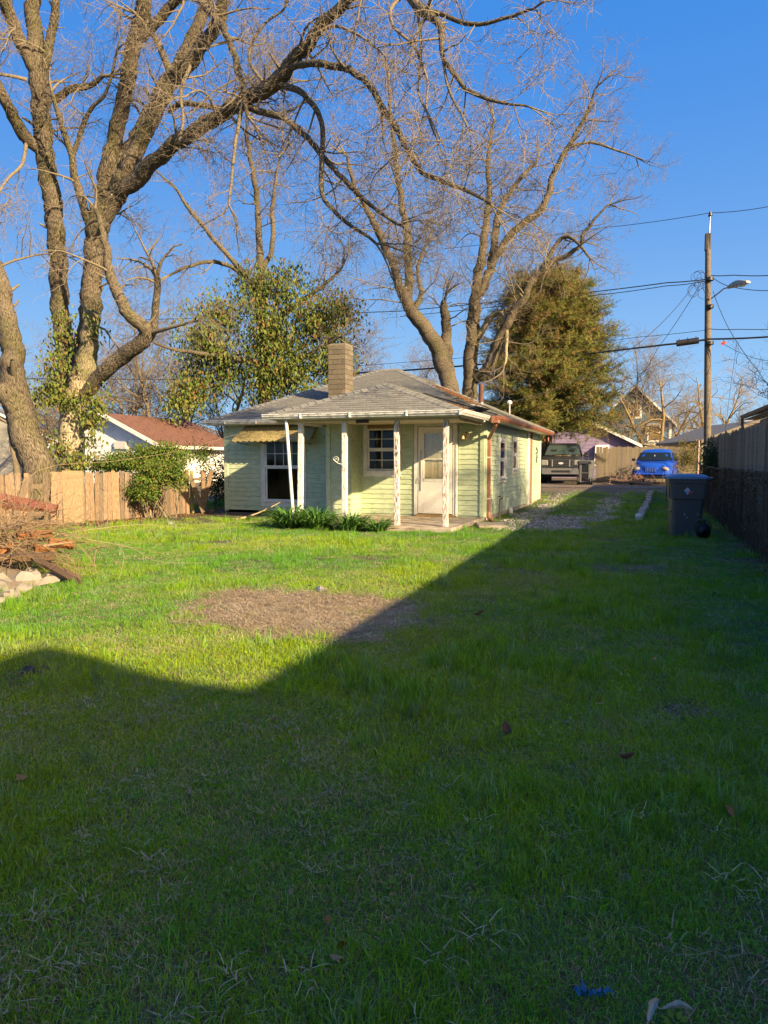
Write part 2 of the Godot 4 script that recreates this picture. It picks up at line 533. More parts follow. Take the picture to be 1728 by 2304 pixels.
func lawn_at(x: float, z: float) -> float:                          # share of the ground that green grass covers
	var p := Vector2(x, z)
	var n := wob.get_noise_2d(x * 1.3 + 3.0, z * 1.3)
	var d := 1.0 - bare_at(x, z) * 0.975
	d -= gravel_at(x, z) * 1.05
	d -= smoothstep(0.85, 1.9, x + 0.45 * n) * 0.85 * smoothstep(-5.0, -8.0, z)
	if x < -8.0:
		d -= smoothstep(1.75, 0.5, line_gap(p, fence_line) + 0.7 * n)
	for s: Vector3 in thin_spots:
		var q := p.distance_to(Vector2(s.x, s.y))
		if q < s.z * 2.0: d -= 0.7 * smoothstep(s.z * 1.5, s.z * 0.4, q + n * s.z * 0.9)
	if z < -13.6 and z > -16.3 and x > -10.6 and x < -3.3:
		d -= smoothstep(-14.9, -15.5, z + 0.3 * n) * (1.0 if x < -7.2 else 0.0)
	if x > -3.6 and x < -2.3 and z < -14.0: d -= 0.45 * smoothstep(-2.6, -3.3, x)
	d += minf(0.0, 0.55 * patchy.get_noise_2d(x * 2.2, z * 2.2) + 0.1)
	d -= smoothstep(-26.5, -28.5, z + n)
	return clampf(d, 0.0, 1.0)

func build_ground() -> void:
	var xs := PackedFloat32Array()
	var zs := PackedFloat32Array()
	for x: float in [-700, -400, -220, -130, -90, -65, -50, -40, -33, -27, -23, -20, -18, -16.5, -15.2, -14.2]: xs.append(x)
	var x := -13.4
	while x < 2.4:
		xs.append(x)
		x += 0.11
	for q: float in [3, 4, 6, 9, 14, 22, 35, 60, 110, 220, 450, 700]: xs.append(q)
	for q: float in [120, 60, 30, 16, 9, 5, 3, 1, 0, -0.6]: zs.append(q)
	var z := -1.0
	while z > -29.4:
		zs.append(z)
		z -= 0.11 if z > -14.0 else 0.2
	for q: float in [-29.8, -31, -33, -34, -35.5, -37, -39, -42, -47, -55, -70, -95, -130, -200, -330, -600, -1000]: zs.append(q)
	var mb := MB.new()
	mb.colored = true
	var w := xs.size()
	for j in zs.size():
		for i in w:
			var px := xs[i]
			var pz := zs[j]
			mb.v.append(Vector3(px, gy(px, pz), pz))
			mb.n.append(Vector3.UP)
			mb.uv.append(Vector2(px, pz))
			var n := wob.get_noise_2d(px * 2.0, pz * 2.0)
			var c := Color(0.105, 0.078, 0.05).lerp(Color(0.15, 0.115, 0.07), clampf(0.5 + n, 0, 1))
			if px > -14.0 and px < 2.5 and pz < 2.0 and pz > -30.0:
				var l := lawn_at(px, pz)
				c = c.lerp(Color(0.095, 0.095, 0.038), l * 0.9)
				var b := bare_at(px, pz)
				if b > 0.0:
					var ash := clampf(1.15 - 1.5 * Vector2(px + 3.0, (pz + 5.8) * 1.2).length() + 1.6 * wob.get_noise_2d(px * 6.0, pz * 6.0), 0, 1)
					var char_ := clampf(2.2 * wob.get_noise_2d(px * 2.6 + 9.0, pz * 2.6) + 0.25, 0, 1)
					c = c.lerp(Color(0.42, 0.30, 0.18).lerp(Color(0.09, 0.065, 0.05), char_ * 0.6).lerp(Color(0.64, 0.52, 0.38), ash * 0.85), b)
				var g := gravel_at(px, pz)
				c = c.lerp(Color(0.27, 0.24, 0.20), g * 0.8)
				if pz < -27.0: c = c.lerp(Color(0.21, 0.16, 0.11), smoothstep(-27.0, -28.5, pz))
			else:
				c = c.lerp(Color(0.16, 0.13, 0.075), 0.6)
			mb.c.append(c)
	for j in zs.size() - 1:
		for i in w - 1:
			var a := j * w + i
			mb.ix.append_array(PackedInt32Array([a, a + w, a + w + 1, a, a + w + 1, a + 1]))
	# smooth normals from heights are close to up everywhere; relief comes from the material
	var gm := mat(Color.WHITE, 0.97, T.grit, Vector3(2.6, 2.6, 2.6), T.gritbump, 1.0)
	gm.vertex_color_use_as_albedo = true
	var g := part(self, "ground", mb.done(), gm)
	meta(g, "yard soil with thin lawn running out past the alley", "ground", "", "structure")
	# alley
	mb = MB.new()
	mb.colored = true
	var az := PackedFloat32Array([-29.6, -29.9, -30.3, -30.7, -31.1, -31.5, -31.9, -32.3, -32.6])
	var ax := PackedFloat32Array()
	x = -60.0
	while x < 50.0:
		ax.append(x)
		x += 0.6
	for j in az.size():
		for i in ax.size():
			var e := 0.25 * wob.get_noise_2d(ax[i] * 0.5, az[j] * 9.0) if j == 0 or j == az.size() - 1 else 0.0
			mb.v.append(Vector3(ax[i], gy(ax[i], az[j] + e) + 0.012, az[j] + e))
			mb.n.append(Vector3.UP)
			mb.uv.append(Vector2(ax[i], az[j]))
			var dirt := clampf(0.4 + 1.4 * wob.get_noise_2d(ax[i] * 0.6, az[j] * 3.0) + (0.5 if j < 2 or j > 6 else 0.0), 0, 1)
			mb.c.append(Color(0.20, 0.185, 0.165).lerp(Color(0.24, 0.17, 0.11), dirt))
	w = ax.size()
	for j in az.size() - 1:
		for i in w - 1:
			var a := j * w + i
			mb.ix.append_array(PackedInt32Array([a, a + w, a + w + 1, a, a + w + 1, a + 1]))
	var am := mat(Color.WHITE, 0.95, T.grit, Vector3(3, 3, 3), T.gritbump, 0.6)
	am.vertex_color_use_as_albedo = true
	var al := part(self, "alley_road", mb.done(), am)
	meta(al, "worn grey asphalt alley crossing behind the green house", "road", "", "structure")

# ---------------------------------------------------------------- the green house
func spans(a: float, b: float, y0: float, y1: float, holes: Array) -> Array:
	var free := [[a, b]]
	for h: Array in holes:
		var over := minf(y1, h[3]) - maxf(y0, h[2])
		if over <= (y1 - y0) * 0.25: continue
		var next := []
		for f: Array in free:
			if h[1] <= f[0] or h[0] >= f[1]: next.append(f)
			else:
				if h[0] - f[0] > 0.02: next.append([f[0], h[0]])
				if f[1] - h[1] > 0.02: next.append([h[1], f[1]])
		free = next
	return free

func siding(wall: Node, o: Vector3, r: Vector3, n: Vector3, length: float, y0: float, y1: float, holes: Array, mats: Array, course := 0.118, called := "siding_board", seed_ := 1) -> void:
	var rng := RandomNumberGenerator.new()
	rng.seed = seed_
	var y := y0
	while y < y1 - 0.02:
		var h := minf(course, y1 - y)
		var prof := PackedVector2Array([Vector2(0, 0), Vector2(0.017, 0.0), Vector2(0.02, 0.004), Vector2(0.018, 0.016), Vector2(0.004, h + 0.003), Vector2(0, h + 0.003)])
		for f: Array in spans(0.0, length, y, y + h, holes):
			var cuts := [f[0]]
			var c: float = f[0] + rng.randf_range(1.8, 3.6)
			while c < f[1] - 0.6:
				cuts.append(c)
				c += rng.randf_range(2.2, 3.7)
			cuts.append(f[1])
			for i in cuts.size() - 1:
				var a: float = cuts[i]
				var b: float = cuts[i + 1] - (0.002 if i < cuts.size() - 2 else 0.0)
				part(wall, called, prism(prof, r * (a - b) * 0.5, r * (b - a) * 0.5, n, Vector3.UP), mats[rng.randi() % mats.size()], o + r * (a + b) * 0.5 + Vector3.UP * y + n * 0.001 + Vector3.UP * rng.randf_range(-0.001, 0.001))
		y += course

func wall_slab(parent: Node, called: String, o: Vector3, r: Vector3, n: Vector3, length: float, y0: float, y1: float, holes: Array, m: Material, thick := 0.11) -> MeshInstance3D:
	var mb := MB.new()
	var ys := [y0, y1]
	for h: Array in holes:
		for q: float in [h[2], h[3]]:
			if q > y0 and q < y1 and not ys.has(q): ys.append(q)
	ys.sort()
	for i in ys.size() - 1:
		for f: Array in spans(0.0, length, ys[i], ys[i + 1], holes):
			mb.box(r * (f[0] + f[1]) * 0.5 + Vector3.UP * (ys[i] + ys[i + 1]) * 0.5 - n * thick * 0.5, Vector3(absf(r.x) * (f[1] - f[0]) + absf(n.x) * thick, ys[i + 1] - ys[i], absf(r.z) * (f[1] - f[0]) + absf(n.z) * thick))
	return part(parent, called, mb.done(), m, o)

func window(parent: Node, o: Vector3, r: Vector3, n: Vector3, w: float, h: float, trim: float, top_grid: Vector2i, low_grid: Vector2i, head: Material, tm: Material, mid := 0.5, sill := true) -> MeshInstance3D:
	# o: lower left outer corner on the wall face
	var ax := func(p: Vector3, s: Vector3) -> Array:     # (right, up, out) to a box
		return [r * p.x + Vector3.UP * p.y + n * p.z, Vector3(absf(r.x) * s.x + absf(n.x) * s.z, s.y, absf(r.z) * s.x + absf(n.z) * s.z)]
	var mb := MB.new()
	for q: Array in [[Vector3(trim * 0.5, h * 0.5, 0.014), Vector3(trim, h, 0.05)], [Vector3(w - trim * 0.5, h * 0.5, 0.014), Vector3(trim, h, 0.05)], [Vector3(w * 0.5, trim * 0.5, 0.012), Vector3(w - trim * 2.0, trim, 0.046)]]:
		var b: Array = ax.call(q[0], q[1])
		mb.cbox(b[0], b[1], 0.004)
	var win := part(parent, "window", mb.done(), tm, o)
	var bb: Array = ax.call(Vector3(w * 0.5, h - trim * 0.5, 0.012), Vector3(w - trim * 2.0, trim, 0.046))
	part(win, "head_board", boxm(bb[1], 0.004), head, bb[0])
	if sill:
		bb = ax.call(Vector3(w * 0.5, trim + 0.012, 0.035), Vector3(w - trim * 1.6, 0.03, 0.09))
		part(win, "sill", boxm(bb[1], 0.005), tm, bb[0])
	var x0 := trim
	var x1 := w - trim
	var y0 := trim + 0.03
	var y1 := h - trim
	var ym := lerpf(y0, y1, mid)
	var fr := 0.042
	for k in 2:
		var a := y0 if k == 0 else ym
		var b := ym if k == 0 else y1
		var out := -0.012 if k == 0 else 0.004
		mb = MB.new()
		for q: Array in [[Vector3(x0 + fr * 0.5, (a + b) * 0.5, out), Vector3(fr, b - a, 0.03)], [Vector3(x1 - fr * 0.5, (a + b) * 0.5, out), Vector3(fr, b - a, 0.03)], [Vector3((x0 + x1) * 0.5, a + fr * 0.5, out + 0.001), Vector3(x1 - x0 - fr * 2.0, fr, 0.03)], [Vector3((x0 + x1) * 0.5, b - fr * 0.5, out + 0.001), Vector3(x1 - x0 - fr * 2.0, fr, 0.03)]]:
			var c: Array = ax.call(q[0], q[1])
			mb.cbox(c[0], c[1], 0.003)
		part(win, "sash", mb.done(), tm)
		var p: Array = ax.call(Vector3((x0 + x1) * 0.5, (a + b) * 0.5, out), Vector3(x1 - x0 - fr * 2.0, b - a - fr * 2.0, 0.004))
		part(win, "pane", boxm(p[1]), M.pane, p[0])
		var g := low_grid if k == 0 else top_grid
		for i in range(1, g.x):
			var c: Array = ax.call(Vector3(lerpf(x0 + fr, x1 - fr, float(i) / g.x), (a + b) * 0.5, out + 0.006), Vector3(0.016, b - a - fr * 2.0, 0.014))
			part(win, "muntin", boxm(c[1]), tm, c[0])
		for i in range(1, g.y):
			var c: Array = ax.call(Vector3((x0 + x1) * 0.5, lerpf(a + fr, b - fr, float(i) / g.y), out + 0.0095), Vector3(x1 - x0 - fr * 2.0, 0.016, 0.013))
			part(win, "muntin", boxm(c[1]), tm, c[0])
	return win

var shingle_parts := 0
func shingles(roof: Node, poly: PackedVector3Array, eave: Vector3, rest: MB, seed_: int, row := 0.135, wide := 0.30, as_parts := true) -> void:
	# poly: the slope's corners; eave: unit vector along its lower edge
	var rng := RandomNumberGenerator.new()
	rng.seed = seed_
	var nn := (poly[1] - poly[0]).cross(poly[2] - poly[0]).normalized()
	if nn.y < 0: nn = -nn
	var up := nn.cross(eave).normalized()
	if up.y < 0: up = -up
	var o := poly[0]
	var flat := PackedVector2Array()
	var lo := Vector2(1e9, 1e9)
	var hi := -lo
	for p in poly:
		var q := Vector2((p - o).dot(eave), (p - o).dot(up))
		flat.append(q)
		lo = lo.min(q)
		hi = hi.max(q)
	var y := lo.y
	var j := 0
	while y < hi.y:
		var x := lo.x - wide + (wide * 0.5 if j % 2 == 1 else 0.0) + rng.randf_range(-0.02, 0.02)
		while x < hi.x:
			var rect := PackedVector2Array([Vector2(x + 0.009, y), Vector2(x + wide - 0.009, y), Vector2(x + wide - 0.009, y + row + 0.012), Vector2(x + 0.009, y + row + 0.012)])
			var lift := rng.randf_range(0.0, 0.003)
			var tone := rng.randi() % 4
			for q: PackedVector2Array in Geometry2D.intersect_polygons(rect, flat):
				var mb := MB.new()
				if not as_parts or shingle_parts >= 296:
					mb = rest
					var tn: float = [0.90, 1.0, 1.07, 0.94][tone]
					rest.tint = Color(tn, tn, tn)
				var top := PackedVector3Array()
				var low := PackedVector3Array()
				for e in q:
					var t := clampf((e.y - y) / row, 0, 1.2)
					top.append(o + eave * e.x + up * e.y + nn * (0.026 + lift - 0.014 * t))
					low.append(o + eave * e.x + up * e.y + nn * 0.009)
				var mid := (top[0] + low[1]) * 0.5 - nn * 0.05
				for i in top.size():
					mb.face(top[i], top[(i + 1) % top.size()], low[(i + 1) % low.size()], low[i], mid)
				for i in range(1, top.size() - 1):
					mb.face3(top[0], top[i], top[i + 1], mid)
				if mb != rest:
					shingle_parts += 1
					part(roof, "shingle", mb.done(), M.shingle[tone])
			x += wide
		y += row
		j += 1

func hip_caps(roof: Node, a: Vector3, b: Vector3, n1: Vector3, n2: Vector3, seed_: int) -> void:
	var rng := RandomNumberGenerator.new()
	rng.seed = seed_
	var d := (b - a).normalized()
	var s1 := n1.cross(d).normalized()
	var s2 := d.cross(n2).normalized()
	if s1.dot(n2) > 0: s1 = -s1
	if s2.dot(n1) > 0: s2 = -s2
	var up := (n1 + n2).normalized()
	var l := a.distance_to(b)
	var t := 0.0
	while t < l - 0.05:
		var e := minf(t + 0.19, l)
		var mb := MB.new()
		var p := a + d * t
		var q := a + d * e
		var top := up * 0.045
		var wd := 0.15
		for s: Vector3 in [s1, s2]:
			mb.face(p + top, q + top * 0.72, q + s * wd + up * 0.018, p + s * wd + up * 0.034, p - up * 0.3)
			mb.face(p + s * wd + up * 0.034, q + s * wd + up * 0.018, q + s * wd, p + s * wd, p - up * 0.0)
		mb.face(p + s1 * wd + up * 0.034, p + top, p + s2 * wd + up * 0.034, p - up * 0.0, q)
		part(roof, "hip_cap", mb.done(), M.shingle[rng.randi() % 4])
		t += 0.175

func slab_poly(mb: MB, poly: PackedVector3Array, thick: float) -> void:
	var nn := (poly[1] - poly[0]).cross(poly[2] - poly[0]).normalized()
	if nn.y < 0: nn = -nn
	var mid := Vector3.ZERO
	for p in poly: mid += p / poly.size()
	mid -= nn * thick * 0.5
	for i in poly.size():
		mb.face(poly[i], poly[(i + 1) % poly.size()], poly[(i + 1) % poly.size()] - nn * thick, poly[i] - nn * thick, mid)
	for i in range(1, poly.size() - 1):
		mb.face3(poly[0], poly[i], poly[i + 1], mid)
		mb.face3(poly[0] - nn * thick, poly[i] - nn * thick, poly[i + 1] - nn * thick, mid)

var gutter_profile := PackedVector2Array([Vector2(0, 0), Vector2(0.065, 0), Vector2(0.075, 0.018), Vector2(0.10, 0.045), Vector2(0.105, 0.075), Vector2(0.118, 0.082), Vector2(0.118, 0.1), Vector2(0.108, 0.1), Vector2(0.098, 0.085), Vector2(0.012, 0.085), Vector2(0.012, 0.1), Vector2(0, 0.1)])

func build_house() -> void:
	var base := Vector3(-6.88, 0, -16.0)
	var h := thing("small_house", "small pale green clapboard house with grey hip roof and open front porch", "house", base)
	var off := -base
	var sm := [M.siding, M.siding, M.siding_b, M.siding_c]
	var inner := mat(lin(0.16, 0.13, 0.1), 0.9)
	# walls
	var wl := wall_slab(h, "wall", Vector3(-10.3, 0, -16.0) + off, Vector3.RIGHT, Vector3.BACK, 3.2, 0.06, 2.3, [[1.15, 2.25, 0.31, 1.97]], M.siding)
	siding(wl, Vector3.ZERO, Vector3.RIGHT, Vector3.BACK, 3.2, 0.13, 2.3, [[0.0, 0.11, 0, 9], [1.08, 2.36, 0.23, 2.04]], sm, 0.118, "siding_board", 11)
	var wb := wall_slab(h, "wall", Vector3(-7.12, 0, -15.42) + off, Vector3.RIGHT, Vector3.BACK, 0.62, 0.06, 2.3, [], M.siding)
	siding(wb, Vector3.ZERO, Vector3.RIGHT, Vector3.BACK, 0.62, 0.13, 2.3, [[0.0, 0.1, 0, 9]], sm, 0.118, "siding_board", 12)
	var ws := wall_slab(h, "wall", Vector3(-6.5, 0, -15.53) + off, Vector3.FORWARD, Vector3.RIGHT, 0.47, 0.06, 2.3, [], M.siding)
	siding(ws, Vector3(0, 0, 0.11), Vector3.FORWARD, Vector3.RIGHT, 0.565, 0.13, 2.3, [], sm, 0.118, "siding_board", 13)
	wall_slab(h, "wall", Vector3(-7.12, 0, -16.0) + off, Vector3.BACK, Vector3.LEFT, 0.47, 0.06, 2.3, [], M.siding)
	var wd := wall_slab(h, "wall", Vector3(-6.5, 0, -16.0) + off, Vector3.RIGHT, Vector3.BACK, 3.05, 0.06, 2.3, [[0.19, 0.94, 1.12, 2.17], [1.44, 2.36, 0.0, 2.2]], M.siding)
	siding(wd, Vector3.ZERO, Vector3.RIGHT, Vector3.BACK, 3.05, 0.13, 2.3, [[0.09, 1.04, 1.02, 2.27], [1.36, 2.45, 0, 2.275], [2.95, 3.06, 0, 9]], sm, 0.118, "siding_board", 14)
	var wr := wall_slab(h, "wall", Vector3(-3.45, 0, -16.11) + off, Vector3.FORWARD, Vector3.RIGHT, 8.8, 0.06, 2.3, [[1.58, 2.36, 0.92, 1.88], [3.44, 4.2, 1.12, 1.97]], M.siding)
	siding(wr, Vector3(0, 0, 0.11), Vector3.FORWARD, Vector3.RIGHT, 8.9, 0.10, 2.3, [[0, 0.1, 0, 9], [1.60, 2.54, 0.83, 1.98], [3.46, 4.38, 1.03, 2.07], [6.05, 6.9, 0, 9]], sm, 0.118, "siding_board", 15)
	wall_slab(h, "wall", Vector3(-10.3, 0, -24.9) + off, Vector3.RIGHT, Vector3.FORWARD, 6.85, 0.06, 2.3, [], M.siding)
	wall_slab(h, "wall", Vector3(-10.3, 0, -16.11) + off, Vector3.FORWARD, Vector3.LEFT, 8.8, 0.06, 2.3, [], M.siding)
	pbox(h, "floor", Vector3(-6.87, 0.09, -20.45) + off, Vector3(6.6, 0.05, 8.7), inner)
	pbox(h, "ceiling", Vector3(-6.87, 2.33, -20.45) + off, Vector3(6.84, 0.04, 8.88), inner)
	pbox(h, "partition", Vector3(-6.87, 1.2, -18.6) + off, Vector3(6.6, 2.2, 0.08), inner)
	# foundation under the left wing and the side
	pbox(h, "foundation", Vector3(-8.72, 0.05, -16.03) + off, Vector3(3.12, 0.16, 0.06), mat(lin(0.16, 0.14, 0.12), 0.95, T.grit, Vector3(2, 2, 2)))
	pbox(h, "foundation", Vector3(-3.47, 0.03, -20.4) + off, Vector3(0.05, 0.18, 8.9), M.concrete)
	# corner boards
	for c: Array in [[-10.25, -15.99, 0.12, 0.05], [-7.07, -15.405, 0.11, 0.05], [-3.495, -15.985, 0.11, 0.06]]:
		pbox(h, "corner_board", Vector3(c[0], 1.19, c[1]) + off, Vector3(c[2], 2.18, c[3]), M.siding_c, 0.006)
	pbox(h, "corner_board", Vector3(-3.432, 1.19, -16.04) + off, Vector3(0.05, 2.18, 0.11), M.siding_c, 0.006)
	pbox(h, "corner_board", Vector3(-3.432, 1.17, -24.88) + off, Vector3(0.05, 2.2, 0.08), M.white, 0.006)
	pbox(h, "corner_board", Vector3(-6.485, 1.19, -15.975) + off, Vector3(0.03, 2.18, 0.03), M.siding_c)
	# windows
	var w1 := window(h, Vector3(-9.22, 0.23, -16.0) + off, Vector3.RIGHT, Vector3.BACK, 1.28, 1.80, 0.12, Vector2i(4, 2), Vector2i(1, 1), M.white, M.white, 0.56)
	w1.set_meta("label", "tall white sash window under the mossy awning")
	var w2 := window(h, Vector3(-6.41, 1.02, -16.0) + off, Vector3.RIGHT, Vector3.BACK, 0.95, 1.25, 0.11, Vector2i(2, 2), Vector2i(2, 2), M.woodtrim, M.white, 0.5)
	w2.set_meta("label", "square porch window with bare wood head board")
	window(h, Vector3(-3.45, 0.84, -17.6) + off, Vector3.FORWARD, Vector3.RIGHT, 0.94, 1.14, 0.09, Vector2i(1, 1), Vector2i(1, 1), M.white, M.white, 0.5)
	window(h, Vector3(-3.45, 1.04, -19.46) + off, Vector3.FORWARD, Vector3.RIGHT, 0.92, 1.02, 0.09, Vector2i(1, 1), Vector2i(1, 1), M.white, M.white, 0.5)
	# a woven fan and a cloth stand behind the porch window
	var fan := MB.new()
	for k in 8:
		var pts := PackedVector3Array()
		var rad := PackedFloat32Array()
		for i in 11:
			var a := PI * i / 10.0
			pts.append(Vector3(cos(a) * 0.035 * (k + 1), sin(a) * 0.028 * (k + 1), 0)); rad.append(0.008)
		fan.tube(pts, rad, 4)
	part(w2, "wicker_fan", fan.done(), mat(lin(0.55, 0.53, 0.48), 0.8), Vector3(0.50, 0.16, -0.12))
	# cased doorway on the side wall
	var casing := mat(lin(0.36, 0.25, 0.15), 0.85, T.fine, Vector3(6, 0.8, 6))
	pbox(h, "side_board", Vector3(-3.43, 1.16, -22.23) + off, Vector3(0.06, 2.22, 0.34), M.white, 0.006)
	pbox(h, "side_board", Vector3(-3.44, 1.16, -22.60) + off, Vector3(0.04, 2.22, 0.38), casing, 0.006)
	pbox(h, "side_board", Vector3(-3.425, 1.16, -22.84) + off, Vector3(0.06, 2.22, 0.10), casing, 0.006)
	# door
	var door := pbox(h, "door", Vector3(-4.605, 1.18, -16.03) + off, Vector3(0.84, 2.06, 0.045), mat(lin(0.62, 0.53, 0.33), 0.5, T.soft, Vector3(2, 2, 2)), 0.004)
	door.set_meta("label", "cream panelled door behind a white storm door")
	for q: Array in [[-0.19, 0.62, 0.26, 0.46], [0.19, 0.62, 0.26, 0.46], [-0.19, 0.05, 0.26, 0.46], [0.19, 0.05, 0.26, 0.46], [-0.19, -0.58, 0.26, 0.56], [0.19, -0.58, 0.26, 0.56]]:
		pbox(door, "door_panel", Vector3(q[0], q[1], 0.025), Vector3(q[2], q[3], 0.022), mat(lin(0.60, 0.50, 0.30), 0.5), 0.009)
	var storm := MB.new()
	for q: Array in [[-0.345, 0.0, 0.13, 2.02], [0.345, 0.0, 0.13, 2.02], [0.0, 0.945, 0.56, 0.13], [0.0, -0.625, 0.56, 0.77]]:
		storm.cbox(Vector3(q[0], q[1], 0), Vector3(q[2], q[3], 0.035), 0.005)
	var sd := part(h, "storm_door", storm.done(), mat(lin(0.74, 0.71, 0.64), 0.4), Vector3(-4.605, 1.17, -15.965) + off)
	sd.set_meta("label", "white storm door with a tall glass panel")
	part(sd, "pane", boxm(Vector3(0.56, 1.12, 0.004)), M.clear, Vector3(0, 0.32, -0.004))
	for q: Array in [[0.0, 0.87, 0.56, 0.03], [0.0, 0.26, 0.56, 0.022], [0.0, -0.235, 0.6, 0.07], [-0.275, 0.32, 0.03, 1.12], [0.275, 0.32, 0.03, 1.12]]:
		pbox(sd, "rail", Vector3(q[0], q[1], 0.012), Vector3(q[2], q[3], 0.025), M.white, 0.004)
	part(sd, "handle", tubem([Vector3(-0.375, -0.17, 0.0), Vector3(-0.375, -0.17, 0.06), Vector3(-0.375, -0.27, 0.065), Vector3(-0.375, -0.29, 0.0)], 0.009, 6), M.steel)
	pbox(sd, "closer", Vector3(-0.335, 0.0, 0.035), Vector3(0.018, 0.95, 0.022), M.steel, 0.006)
	for q: Array in [[-5.075, 1.19, 0.085, 2.16], [-4.125, 1.19, 0.11, 2.16], [-4.605, 2.235, 0.86, 0.08]]:
		pbox(h, "door_casing", Vector3(q[0], q[1], -15.985) + off, Vector3(q[2], q[3], 0.075), M.white, 0.005)
	pbox(h, "door_casing", Vector3(-4.095, 1.19, -15.945) + off, Vector3(0.035, 2.16, 0.03), M.peel, 0.003)
	pbox(h, "threshold", Vector3(-4.605, 0.115, -15.95) + off, Vector3(0.94, 0.06, 0.14), M.woodtrim, 0.006)
	# porch slab
	var slab := MB.new()
	slab.cbox(Vector3(-5.34, 0.005, -14.62) + off, Vector3(3.72, 0.17, 2.78), 0.012)
	part(h, "porch_slab", slab.done(), M.concrete)
	# roof
	var A := Vector3(-10.6, 2.40, -15.65)
	var B := Vector3(-3.10, 2.40, -15.65)
	var C := Vector3(-3.10, 2.40, -25.2)
	var D := Vector3(-10.6, 2.40, -25.2)
	var R1 := Vector3(-7.66, 4.12, -20.4)
	var R2 := Vector3(-7.06, 4.12, -20.4)
	var P0 := Vector3(-7.5, 2.355, -13.32)
	var P1 := Vector3(-3.34, 2.355, -13.32)
	var PA := Vector3(-5.42, 3.08, -14.98)
	var PB := Vector3(-5.42, 3.08, -17.55)
	var V0 := Vector3(-7.5, 2.355, -15.55)
	var V1 := Vector3(-3.34, 2.355, -15.75)
	var deck := MB.new()
	var slopes := [PackedVector3Array([A, B, R2, R1]), PackedVector3Array([B, C, R2]), PackedVector3Array([C, D, R1, R2]), PackedVector3Array([D, A, R1]), PackedVector3Array([P0, P1, PA]), PackedVector3Array([P0, PA, PB, V0]), PackedVector3Array([P1, V1, PB, PA])]
	for s: PackedVector3Array in slopes: slab_poly(deck, s, 0.05)
	var roof := part(h, "roof", deck.done(), M.roofbase, off)
	var rest := MB.new()
	rest.colored = true
	shingles(roof, slopes[4], Vector3.RIGHT, rest, 1)
	shingles(roof, slopes[5], Vector3(0, 0, -1), rest, 2)
	var front_left := PackedVector3Array([A, Vector3(-7.35, 2.40, -15.65), Vector3(-5.42, 3.1242, -17.65), Vector3(-5.3, 3.5008, -18.69), Vector3(-6.2, 4.12, -20.4).lerp(R1, 0.75), R1])
	shingles(roof, front_left, Vector3.RIGHT, rest, 3)
	var front_right := PackedVector3Array([B, R2, Vector3(-6.2, 4.12, -20.4).lerp(R1, 0.75), Vector3(-5.3, 3.5008, -18.69), Vector3(-5.42, 3.1242, -17.65)])
	shingles(roof, slopes[6], Vector3(0, 0, -1), rest, 5, 0.135, 0.30, false)
	shingles(roof, front_right, Vector3.RIGHT, rest, 4, 0.135, 0.30, false)
	shingles(roof, slopes[1], Vector3(0, 0, -1), rest, 6, 0.135, 0.30, false)
	shingles(roof, slopes[3], Vector3(0, 0, -1), rest, 7, 0.16, 0.34, false)
	var rr := part(roof, "shingle_field", rest.done(), M.shingle_mix)
	rr.set_meta("kind", "stuff")
	var nf: Vector3 = (slopes[4][1] - slopes[4][0]).cross(slopes[4][2] - slopes[4][0]).normalized()
	var nl := Vector3(-0.71, 2.08, 0).normalized()
	var nr := Vector3(0.71, 2.08, 0).normalized()
	if nf.y < 0: nf = -nf
	hip_caps(roof, P0, PA, nf, nl, 1)
	hip_caps(roof, P1, PA, nf, nr, 2)
	hip_caps(roof, PA, PB, nl, nr, 3)
	var mf := Vector3(0, 4.75, 1.72).normalized()
	var mr := Vector3(1.72, 3.96, 0).normalized()
	var ml := Vector3(-1.72, 2.94, 0).normalized()
	hip_caps(roof, A, R1, mf, ml, 4)
	hip_caps(roof, B + (R2 - B) * 0.1, R2, mf, mr, 5)
	hip_caps(roof, C, R2, mr, Vector3(0, 4.75, -1.72).normalized(), 6)
	hip_caps(roof, R1, R2, mf, Vector3(0, 4.75, -1.72).normalized(), 7)
	# eaves: soffits, fascia, gutters
	var soffit := mat(lin(0.60, 0.52, 0.36), 0.7, T.soft, Vector3(2, 2, 2))
	pbox(h, "porch_ceiling", Vector3(-5.42, 2.265, -14.65) + off, Vector3(4.0, 0.03, 2.5), soffit)
	pbox(h, "porch_beam", Vector3(-5.42, 2.245, -13.6) + off, Vector3(4.0, 0.10, 0.12), soffit, 0.006)
	pbox(h, "porch_beam", Vector3(-3.55, 2.245, -14.76) + off, Vector3(0.11, 0.10, 2.19), soffit, 0.006)
	pbox(h, "porch_beam", Vector3(-7.28, 2.245, -14.76) + off, Vector3(0.11, 0.10, 2.19), M.peel, 0.006)
	pbox(h, "soffit", Vector3(-8.95, 2.305, -15.83) + off, Vector3(3.2, 0.02, 0.34), M.white)
	pbox(h, "soffit", Vector3(-3.28, 2.305, -20.5) + off, Vector3(0.33, 0.02, 9.2), M.white)
	pbox(h, "fascia", Vector3(-8.98, 2.345, -15.66) + off, Vector3(3.24, 0.10, 0.025), M.peel)
	pbox(h, "fascia", Vector3(-3.115, 2.345, -20.5) + off, Vector3(0.025, 0.10, 9.3), mat(lin(0.09, 0.07, 0.055), 0.9))
	pbox(h, "fascia", Vector3(-5.42, 2.30, -13.34) + off, Vector3(4.1, 0.11, 0.025), M.white)
	pbox(h, "fascia", Vector3(-3.36, 2.30, -14.5) + off, Vector3(0.025, 0.11, 2.3), M.white)
	pbox(h, "fascia", Vector3(-7.48, 2.30, -14.5) + off, Vector3(0.025, 0.11, 2.3), M.white)
